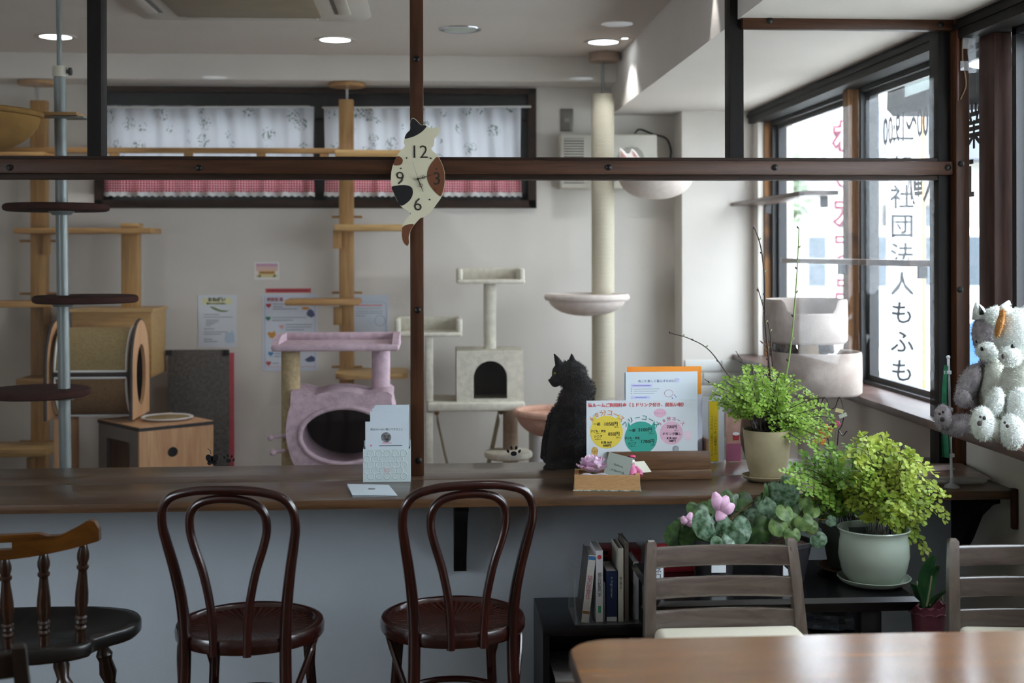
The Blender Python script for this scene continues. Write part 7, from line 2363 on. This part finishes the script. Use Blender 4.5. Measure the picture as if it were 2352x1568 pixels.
MB().prism(ellipse(c.x + .001, c.z + .011, .0125, .006, 20), .0004, Matrix.Translation((0, 4.4985, 0))).build('printed_cup_rim', M_WHITE, t, 0)

# ------------------------------------------------------------------ plush toys on the sill
def tufts(ells, per, length, width, seed, avoid=()):
    """Short fur over ellipsoids given as (centre, radii, rotation)."""
    rnd = random.Random(seed)
    v, f = [], []
    for c, r, R in ells:
        Rm = R if R is not None else Matrix.Identity(3)
        area = (r[0] * r[1] + r[1] * r[2] + r[0] * r[2])
        for _ in range(int(per * area)):
            z = rnd.uniform(-1, 1); a = rnd.uniform(0, 2 * PI); q = math.sqrt(1 - z * z)
            d = Vector((q * math.cos(a), q * math.sin(a), z))
            p_ = Vector(c) + Rm @ Vector((d.x * r[0], d.y * r[1], d.z * r[2]))
            n_ = (Rm @ Vector((d.x / r[0], d.y / r[1], d.z / r[2]))).normalized()
            if p_.y > c[1] + r[1] * .5:
                continue
            if any((Matrix.Identity(3) if R2 is None else R2.transposed()) is not None and sum((((Matrix.Identity(3) if R2 is None else R2.transposed()) @ (p_ - Vector(c2)))[k] / r2[k]) ** 2 for k in range(3)) < .9 for c2, r2, R2 in ells if c2 is not c):
                continue
            t_ = n_.orthogonal(); t_.rotate(Matrix.Rotation(rnd.uniform(0, 2 * PI), 3, n_))
            tip = p_ + (n_ + t_ * rnd.uniform(.2, .9) + Vector((0, 0, -.35))).normalized() * length * rnd.uniform(.6, 1.3)
            w = n_.cross(tip - p_)
            w = w.normalized() * width if w.length > 1e-9 else t_ * width
            o = len(v)
            v += [tuple(p_ - w - n_ * .001), tuple(p_ + w - n_ * .001), tuple(tip)]
            f.append((o, o + 1, o + 2))
    b = MB(); b.v, b.f, b.m = v, f, [0] * len(f)
    return b
def plushmat(name, c1, c2):
    return mat(name, c1, 1.0, var=.1, scale=45, bump=.6, bscale=160, spec=.05, col2=c2)
M_PGREY = plushmat('plush_grey', '#8f888c', '#aba4a6')
M_PWHITE = plushmat('plush_white', '#d9dcd6', '#c6cac4')
M_PCREAM = plushmat('plush_cream', '#cfcfc4', '#bdbdb0')
M_PORANGE = plushmat('plush_orange', '#a5713f', '#bb8a58')
M_EYE = mat('plush_eye', '#0f0d0d', .15, var=0)
M_PAD = mat('plush_pad', '#2a1f1c', .8, var=0)
class Plush:
    def __init__(self, t, Y, seed):
        self.t, self.Y, self.seed = t, Y, seed
    def part(self, nm, px, py, rx, rz, ry, mt, dy=0.0, rot=0.0, hair=True, parent=None):
        k = (self.Y + dy) / F_PX
        c = at(px, py, self.Y + dy)
        r = (rx * k, ry, rz * k)
        R = Matrix.Rotation(rot, 3, 'Y')
        o = MB().sph(c, r, 28, 18, R).build(nm, mt, parent or self.t, 180)
        if hair:
            self.seed += 1
            tufts([(c, r, R)], 190000, .007, .0012, self.seed).build('fur', mt, o if parent is None else parent, 0, 'stuff')
        return o
    def dot(self, nm, px, py, rx, rz, dy, mt, parent=None):
        k = self.Y / F_PX
        c = at(px, py, self.Y + dy)
        MB().sph(c, (rx * k, .004, rz * k), 14, 8).build(nm, mt, parent or self.t, 180)

g = 'plush cats on the window sill'
Y9 = 3.93
t = thing('plush_cat', 'grey and white plush cat sitting on the window sill, nearest the partition', 'plush toy', (at(2275, 1000, Y9).x, Y9, ZS), g)
P_ = Plush(t, Y9, 100)
P_.part('body', 2282, 905, 52, 92, .085, M_PGREY, .02)
P_.part('belly', 2288, 905, 36, 82, .05, M_PCREAM, -.045)
h_ = P_.part('head', 2282, 768, 47, 60, .075, M_PGREY)
P_.part('muzzle', 2270, 806, 29, 22, .035, M_PWHITE, -.062, parent=h_)
P_.part('forehead', 2292, 728, 30, 26, .04, M_PWHITE, -.045, parent=h_)
P_.dot('nose', 2256, 801, 5, 5, -.090, M_EYE, h_)
P_.dot('eye', 2288, 790, 5, 5, -.082, M_EYE, h_)
P_.dot('eye', 2243, 784, 3, 4, -.070, M_EYE, h_)
for px, py, tx_, ty_ in ((2252, 722, 2242, 694), (2306, 716, 2318, 690)):
    MB().tube([at(px, py + 8, Y9), at((px + tx_) / 2, (py + ty_) / 2, Y9), at(tx_, ty_, Y9)], [.026, .017, .003], 12).build('ear', M_PWHITE, h_, 180)
    MB().prism(ccw([(at(px - 9, py, Y9).x, at(px, py, Y9).z), (at(px + 5, py + 2, Y9).x, at(px, py, Y9).z), (at(tx_, ty_ + 6, Y9).x, at(tx_, ty_ + 6, Y9).z)]), .004, Matrix.Translation((0, Y9 - .024, 0))).build('inner_ear', M_EYE, h_)
P_.part('arm', 2225, 880, 22, 50, .04, M_PGREY, -.02, .45)
P_.part('paw', 2212, 915, 18, 22, .035, M_PGREY, -.05)
P_.part('leg', 2200, 975, 40, 24, .045, M_PGREY, -.04, -.35)
f_ = P_.part('foot', 2166, 958, 18, 30, .04, M_PGREY, -.06)
for px, py, r in ((2158, 950, 3), (2166, 946, 3), (2164, 963, 5)):
    P_.dot('paw_pad', px, py, r, r * 1.1, -.098, M_PAD, f_)
P_.part('arm', 2285, 935, 20, 34, .04, M_PGREY, -.06, -.35)
Y9 = 3.72
t = thing('plush_cat', 'white and orange plush cat sitting on the window sill at the right picture edge', 'plush toy', (at(2345, 1020, Y9).x, Y9, ZS), g)
P_ = Plush(t, Y9, 200)
P_.part('body', 2352, 910, 55, 98, .09, M_PCREAM, .03)
h_ = P_.part('head', 2338, 768, 52, 62, .08, M_PWHITE)
P_.part('muzzle', 2320, 818, 25, 24, .04, M_PWHITE, -.068, parent=h_)
P_.part('face_patch', 2297, 742, 7, 34, .018, M_PORANGE, -.036, .25, parent=h_)
P_.dot('nose', 2304, 818, 4, 6, -.100, M_PAD, h_)
P_.dot('eye', 2327, 795, 6, 5, -.088, M_EYE, h_)
for px, py, tx_, ty_ in ((2318, 722, 2300, 702), (2362, 722, 2366, 690)):
    MB().tube([at(px, py + 8, Y9), at((px + tx_) / 2, (py + ty_) / 2, Y9), at(tx_, ty_, Y9)], [.026, .02, .006], 12).build('ear', M_PWHITE, h_, 180)
P_.part('arm', 2284, 925, 18, 38, .04, M_PWHITE, -.05, .25)
P_.part('leg', 2280, 985, 38, 26, .05, M_PCREAM, -.05, -.2)
f_ = P_.part('foot', 2257, 972, 26, 40, .04, M_PWHITE, -.075)
for px, py, r in ((2252, 957, 3), (2261, 960, 4), (2250, 972, 6)):
    P_.dot('paw_pad', px, py, r, r * 1.1, -.114, M_PAD, f_)
P_.part('leg', 2345, 940, 34, 52, .05, M_PWHITE, -.08)
f_ = P_.part('foot', 2324, 990, 27, 42, .045, M_PWHITE, -.105)
for px, py, r in ((2308, 970, 3), (2314, 978, 4)):
    P_.dot('paw_pad', px, py, r, r * 1.1, -.148, M_PAD, f_)

# fur tufts breaking the black cat's outline
Yc = 4.47
cat_ = bpy.data.objects['black_cat']
el = [(e[1], e[2], None) for e in (E(1303, 1030, 58, 46, .076), E(1311, 985, 56, 66, .075), E(1322, 935, 43, 50, .066), E(1330, 900, 37, 36, .055), E(1312, 865, 38, 33, .05))]
tufts(el, 160000, .009, .0009, 77).build('fur', M_CATFUR, cat_, 0, 'stuff')

# ------------------------------------------------------------------ plastic film and cable by the right post
Y0 = YP - .045
t = thing('plastic_film', 'clear plastic film taped between the corner post and the window frame', 'plastic film', tuple(at(2280, 120, Y0)))
def film(u, v):
    p_ = at(2224 + 120 * u, 168 - 10 * u - (95 - 10 * u) * v, Y0)
    p_ = at(2224 + 120 * u, 168 - 10 * u - (95 - 10 * u) * v, YP - .03 - .17 * u)
    p_.y += .006 * math.sin(9 * u + 2 * v) + .004 * math.sin(14 * v + 5 * u)
    return p_
MB().grid(film, 22, 14).build('film', thin_glass('creased_film', refl=2.2, rough=.1, haze=.25, hcol=(.85, .87, .9), through=True), t, 180)
for (a, b), (c, d) in (((2212, 82), (2236, 112)), ((2206, 140), (2232, 162))):
    p0, p1 = at(a, d, Y0 - .004), at(c, b, Y0 - .004)
    MB().b2((p0.x, Y0 - .004, p0.z), (p1.x, Y0 - .0034, p1.z)).build('tape', thin_glass('tape_strip', refl=1.2, haze=.3, hcol=(.75, .76, .78)), t)
P = spline([at(2214, 42, YP - .026), at(2211, 95, YP - .026), at(2211, 140, YP - .026), at(2217, 175, YP - .026), at(2218, 200, YP - .026), at(2206, 228, YP - .026)], 6)
tag(MB().tube(P, .0028, 8).build('cable', mat('tan_cable', '#8a6a4a', .5)), 'thin tan cable hanging down the corner post', 'cable')
p0, p1 = at(2198, 232, YP - .03), at(2203, 66, YP - .03)
tag(MB().b2((p0.x, YP - .032, p0.z), (p1.x, YP - .021, p1.z), .002).build('cable_duct', mat('reddish_duct', '#5a2c1c', .35)), 'reddish brown cable duct on the corner post', 'cable duct')

# ------------------------------------------------------------------ lettering on the near window and the street outside
win = bpy.data.objects['window_3']
M_WLET = mat('window_lettering', '#3a383c', .8, var=0, spec=.1)
RW = Matrix(((0, -1, 0), (1, 0, 0), (0, 0, 1)))          # reads from the street: text runs along +y, faces +x
def wtext(s, y, z, size, sx=1.0):
    me = text_mesh(s, size, M_WLET, bold=.003)
    o = bpy.data.objects.new('lettering', me); COL.objects.link(o)
    o.matrix_basis = Matrix.Translation((1.939, y, z)) @ RW.to_4x4() @ Matrix.Diagonal((sx, 1, 1, 1))
    put(o, win)
wtext('営業時間', 4.55, 1.90, .17)
wtext('11:00〜19:00', 5.06, 1.97, .165, .72)
wtext('直・人動', 4.78, 1.72, .16)

M_PAVE = mat('pavement', '#cbcbc6', .8, var=.06, scale=2)
o = MB().b2((2.04, -6, -.14), (16, 16, -.04)).build('pavement', M_PAVE)
o['kind'] = 'structure'; o['label'] = 'grey street and pavement outside the windows'
# vertical signboard
Yo = 6.6
x0, x1 = at(2040, 600, Yo).x, at(2118, 600, Yo).x
t = thing('signboard', 'tall white vertical signboard with large grey characters outside the window', 'sign', ((x0 + x1) / 2, Yo, -.04))
MB().b2((x0, Yo, .25), (x1, Yo + .03, 2.75), .002).build('board', mat('sign_white', '#e4e6e6', .5, var=.01), t)
MB().b2((x1, Yo - .005, -.04), (x1 + .018, Yo + .035, 2.8), .002).build('post', M_PINE_V, t)
M_SGN = mat('sign_grey_letter', '#1d2024', .7, var=0, spec=.1)
for ch_, y in zip('一般社団法人もふもふ', range(10)):
    c = at(2072, 323 + 66.5 * y, Yo)
    text('letter', ch_, (c.x, Yo - .0015, c.z), .132, M_SGN, t, bold=.002)
# pink nobori banner
Yo = 7.6
x0, x1 = at(1898, 500, Yo).x, at(1996, 500, Yo).x
t = thing('street_banner', 'white street banner with glowing pink characters outside the far window', 'banner', ((x0 + x1) / 2, Yo, -.04))
def ban(u, v):
    return (x0 + (x1 - x0) * u, Yo + .015 * math.sin(5 * u + 3 * v), .55 + 2.3 * v)
MB().grid(ban, 8, 16).build('cloth', mat('banner_white', '#e6e4e6', .8, var=.01), t, 180)
MB().cyl((x1 + .012, Yo, -.04), (x1 + .012, Yo, 2.95), .011).build('pole', M_FLAGP, t)
MB().cyl((x0, Yo, 2.88), (x1 + .012, Yo, 2.88), .007).build('crossbar', M_FLAGP, t)
M_BPK, M_BWH = mat('banner_pink', '#6a0f30', .8, var=.0, spec=.1), mat('banner_letter_white', '#f0eeee', .7, var=0)
for i, ch_ in enumerate('ねこカフェもふ'):
    c = at(1946, 318 + 86 * i, Yo)
    text('letter', ch_, (c.x, Yo - .024, c.z), .19, M_BPK, t, bold=.016)
    text('letter', ch_, (c.x, Yo - .027, c.z), .19, M_BWH, t, bold=.001)
# dark box unit hung outside
Yo = 5.62
t = thing('outdoor_lamp_box', 'black lamp box with pale slanting face hung outside the window', 'lamp', tuple(at(2165, 200, Yo)))
def opoly(pts, y0, th, nm, mm):
    P = [at(x, y, Yo) for x, y in pts]
    MB().prism(ccw([(p_.x, p_.z) for p_ in P]), th, Matrix.Translation((0, y0, 0))).build(nm, mm, t, 20)
opoly([(2080, 178), (2108, 150), (2150, 140), (2262, 160), (2264, 225), (2250, 247), (2184, 256), (2092, 256), (2076, 238)], Yo, .22, 'housing', mat('outdoor_black', '#060607', .8, var=.05, spec=.05))
opoly([(2076, 224), (2076, 190), (2185, 142), (2185, 186)], Yo - .012, .012, 'pale_face', mat('outdoor_pale', '#626b69', .8, var=.02, spec=.1))
opoly([(2105, 254), (2128, 243), (2255, 240), (2255, 250), (2184, 256)], Yo - .01, .01, 'lamp_glass', mat('outdoor_grey', '#2a2b2f', .8, spec=.1))
MB().tube(spline([at(2142, 195, Yo - .03), at(2150, 225, Yo - .03), at(2170, 250, Yo - .03)], 5), .006, 6).build('cable', mat('outdoor_cable', '#3a2a22', .6), t)
MB().b2((at(2150, 100, Yo).x, Yo + .05, at(2150, 145, Yo).z), (at(2165, 100, Yo).x, Yo + .1, 2.9)).build('bracket', M_BLACK, t)
# white van
cx_, cy_ = 6.0, 15.2
t = thing('parked_van', 'white van parked across the street', 'car', (cx_, cy_, -.04))
M_VAN = mat('van_white', '#b9bcc0', .25, var=.01, coat=.4)
side = [(-1.7, .3), (1.7, .3), (1.72, .9), (1.5, 1.0), (1.1, 1.75), (-1.5, 1.78), (-1.7, 1.5)]
MB().prism(side, 1.5, Matrix.Translation((cx_, cy_, 0))).build('body', M_VAN, t)
M_VG = mat('van_glass', '#23303a', .1, var=0)
for pts in ([(-.1, 1.05), (1.35, 1.05), (1.03, 1.65), (-.1, 1.65)], [(-1.45, 1.05), (-.25, 1.05), (-.25, 1.65), (-1.45, 1.65)]):
    MB().prism(pts, .01, Matrix.Translation((cx_, cy_ - .01, 0))).build('window', M_VG, t)
for x in (-1.1, 1.1):
    MB().cyl((cx_ + x, cy_ - .03, .28), (cx_ + x, cy_ + .2, .28), .32, n=24).build('wheel', M_BLACK, t)
    MB().cyl((cx_ + x, cy_ - .04, .28), (cx_ + x, cy_ - .02, .28), .18, n=16).build('hub_cap', M_STEEL, t)
# house with dark tiled roof and trees
t = thing('street_house', 'pale house with dark hipped roof across the street', 'house', (8.6, 20, -.04))
M_HW = mat('house_plaster', '#8f8a82', .8, var=.1)
MB().b2((6.6, 20, -.04), (12.5, 24, 2.9)).build('wall', M_HW, t)
MB().add([(6.0, 19.4, 2.9), (13.1, 19.4, 2.9), (13.1, 24.6, 2.9), (6.0, 24.6, 2.9), (8.2, 22, 4.3), (11, 22, 4.3)], [(0, 1, 5, 4), (1, 2, 5), (2, 3, 4, 5), (3, 0, 4), (3, 2, 1, 0)]).build('roof', mat('roof_tile', '#3a3f47', .6, var=.1), t, 0)
for x in (7.2, 9.0, 10.8):
    w_ = MB().b2((x, 19.96, 1.0), (x + 1.0, 20.0, 2.2)).build('window', M_ALU, t)
    MB().b2((x + .06, 19.94, 1.06), (x + .94, 19.96, 2.14)).build('pane', M_VG, w_)
M_TREEL = leafmat('street_tree_leaf', '#5a6a50', '#8f9a80', 3, .3)
def street_tree(x, y, h, r, label, seed):
    rnd = random.Random(seed)
    t = thing('street_tree', label, 'tree', (x, y, -.04), 'trees across the street')
    MB().tube([(x, y, -.04), (x + .1, y, h * .5), (x, y, h * .8)], [.12, .09, .04], 8).build('trunk', M_TWIG, t)
    for i in range(5):
        a = 2 * PI * i / 5
        MB().tube([(x, y, h * .45), (x + r * .5 * math.cos(a), y + r * .5 * math.sin(a), h * .7)], [.05, .02], 6).build('branch', M_TWIG, t)
    T = Tris()
    for _ in range(2600):
        a, z = rnd.uniform(0, 2 * PI), rnd.uniform(-1, 1)
        q = math.sqrt(1 - z * z); k = rnd.uniform(.5, 1) ** .5
        T.leaflet(Vector((x + r * q * k * math.cos(a), y + r * q * k * math.sin(a), h * .75 + r * .9 * z * k)), Vector((rnd.uniform(-1, 1), rnd.uniform(-1, 1), rnd.uniform(-1, .4))), Vector((rnd.uniform(-1, 1), -1, 1)), .16)
    T.build('foliage', M_TREEL, t)
street_tree(4.2, 18.5, 3.2, 1.3, 'round green tree across the street, left of the house', 1)
street_tree(12.4, 17.6, 3.0, 1.1, 'green tree in front of the house across the street', 2)
street_tree(3.6, 23.5, 4.4, 1.7, 'tall tree far down the street', 3)
# blue drum standing on the pavement
c = at(2230, 810, 6.0)
t = thing('blue_signboard', 'round blue standing sign on the pavement', 'sign', (c.x, 6.0, -.04))
MB().lathe([(0, 0), (.18, 0), (.19, .005), (.19, .02), (0, .02)], 32, Matrix.Translation((c.x + .12, 6.0, c.z)) @ Matrix.Rotation(PI / 2, 4, 'X')).build('disc', mat('street_blue', '#1f5a9a', .5, var=.02), t)
MB().cyl((c.x + .12, 6.0, -.04), (c.x + .12, 6.0, c.z - .15), .02).build('pole', M_STEEL, t)
MB().lathe([(0, 0), (.16, 0), (.15, .05), (0, .06)], 24, Matrix.Translation((c.x + .12, 6.0, -.04))).build('foot', M_STEEL, t)
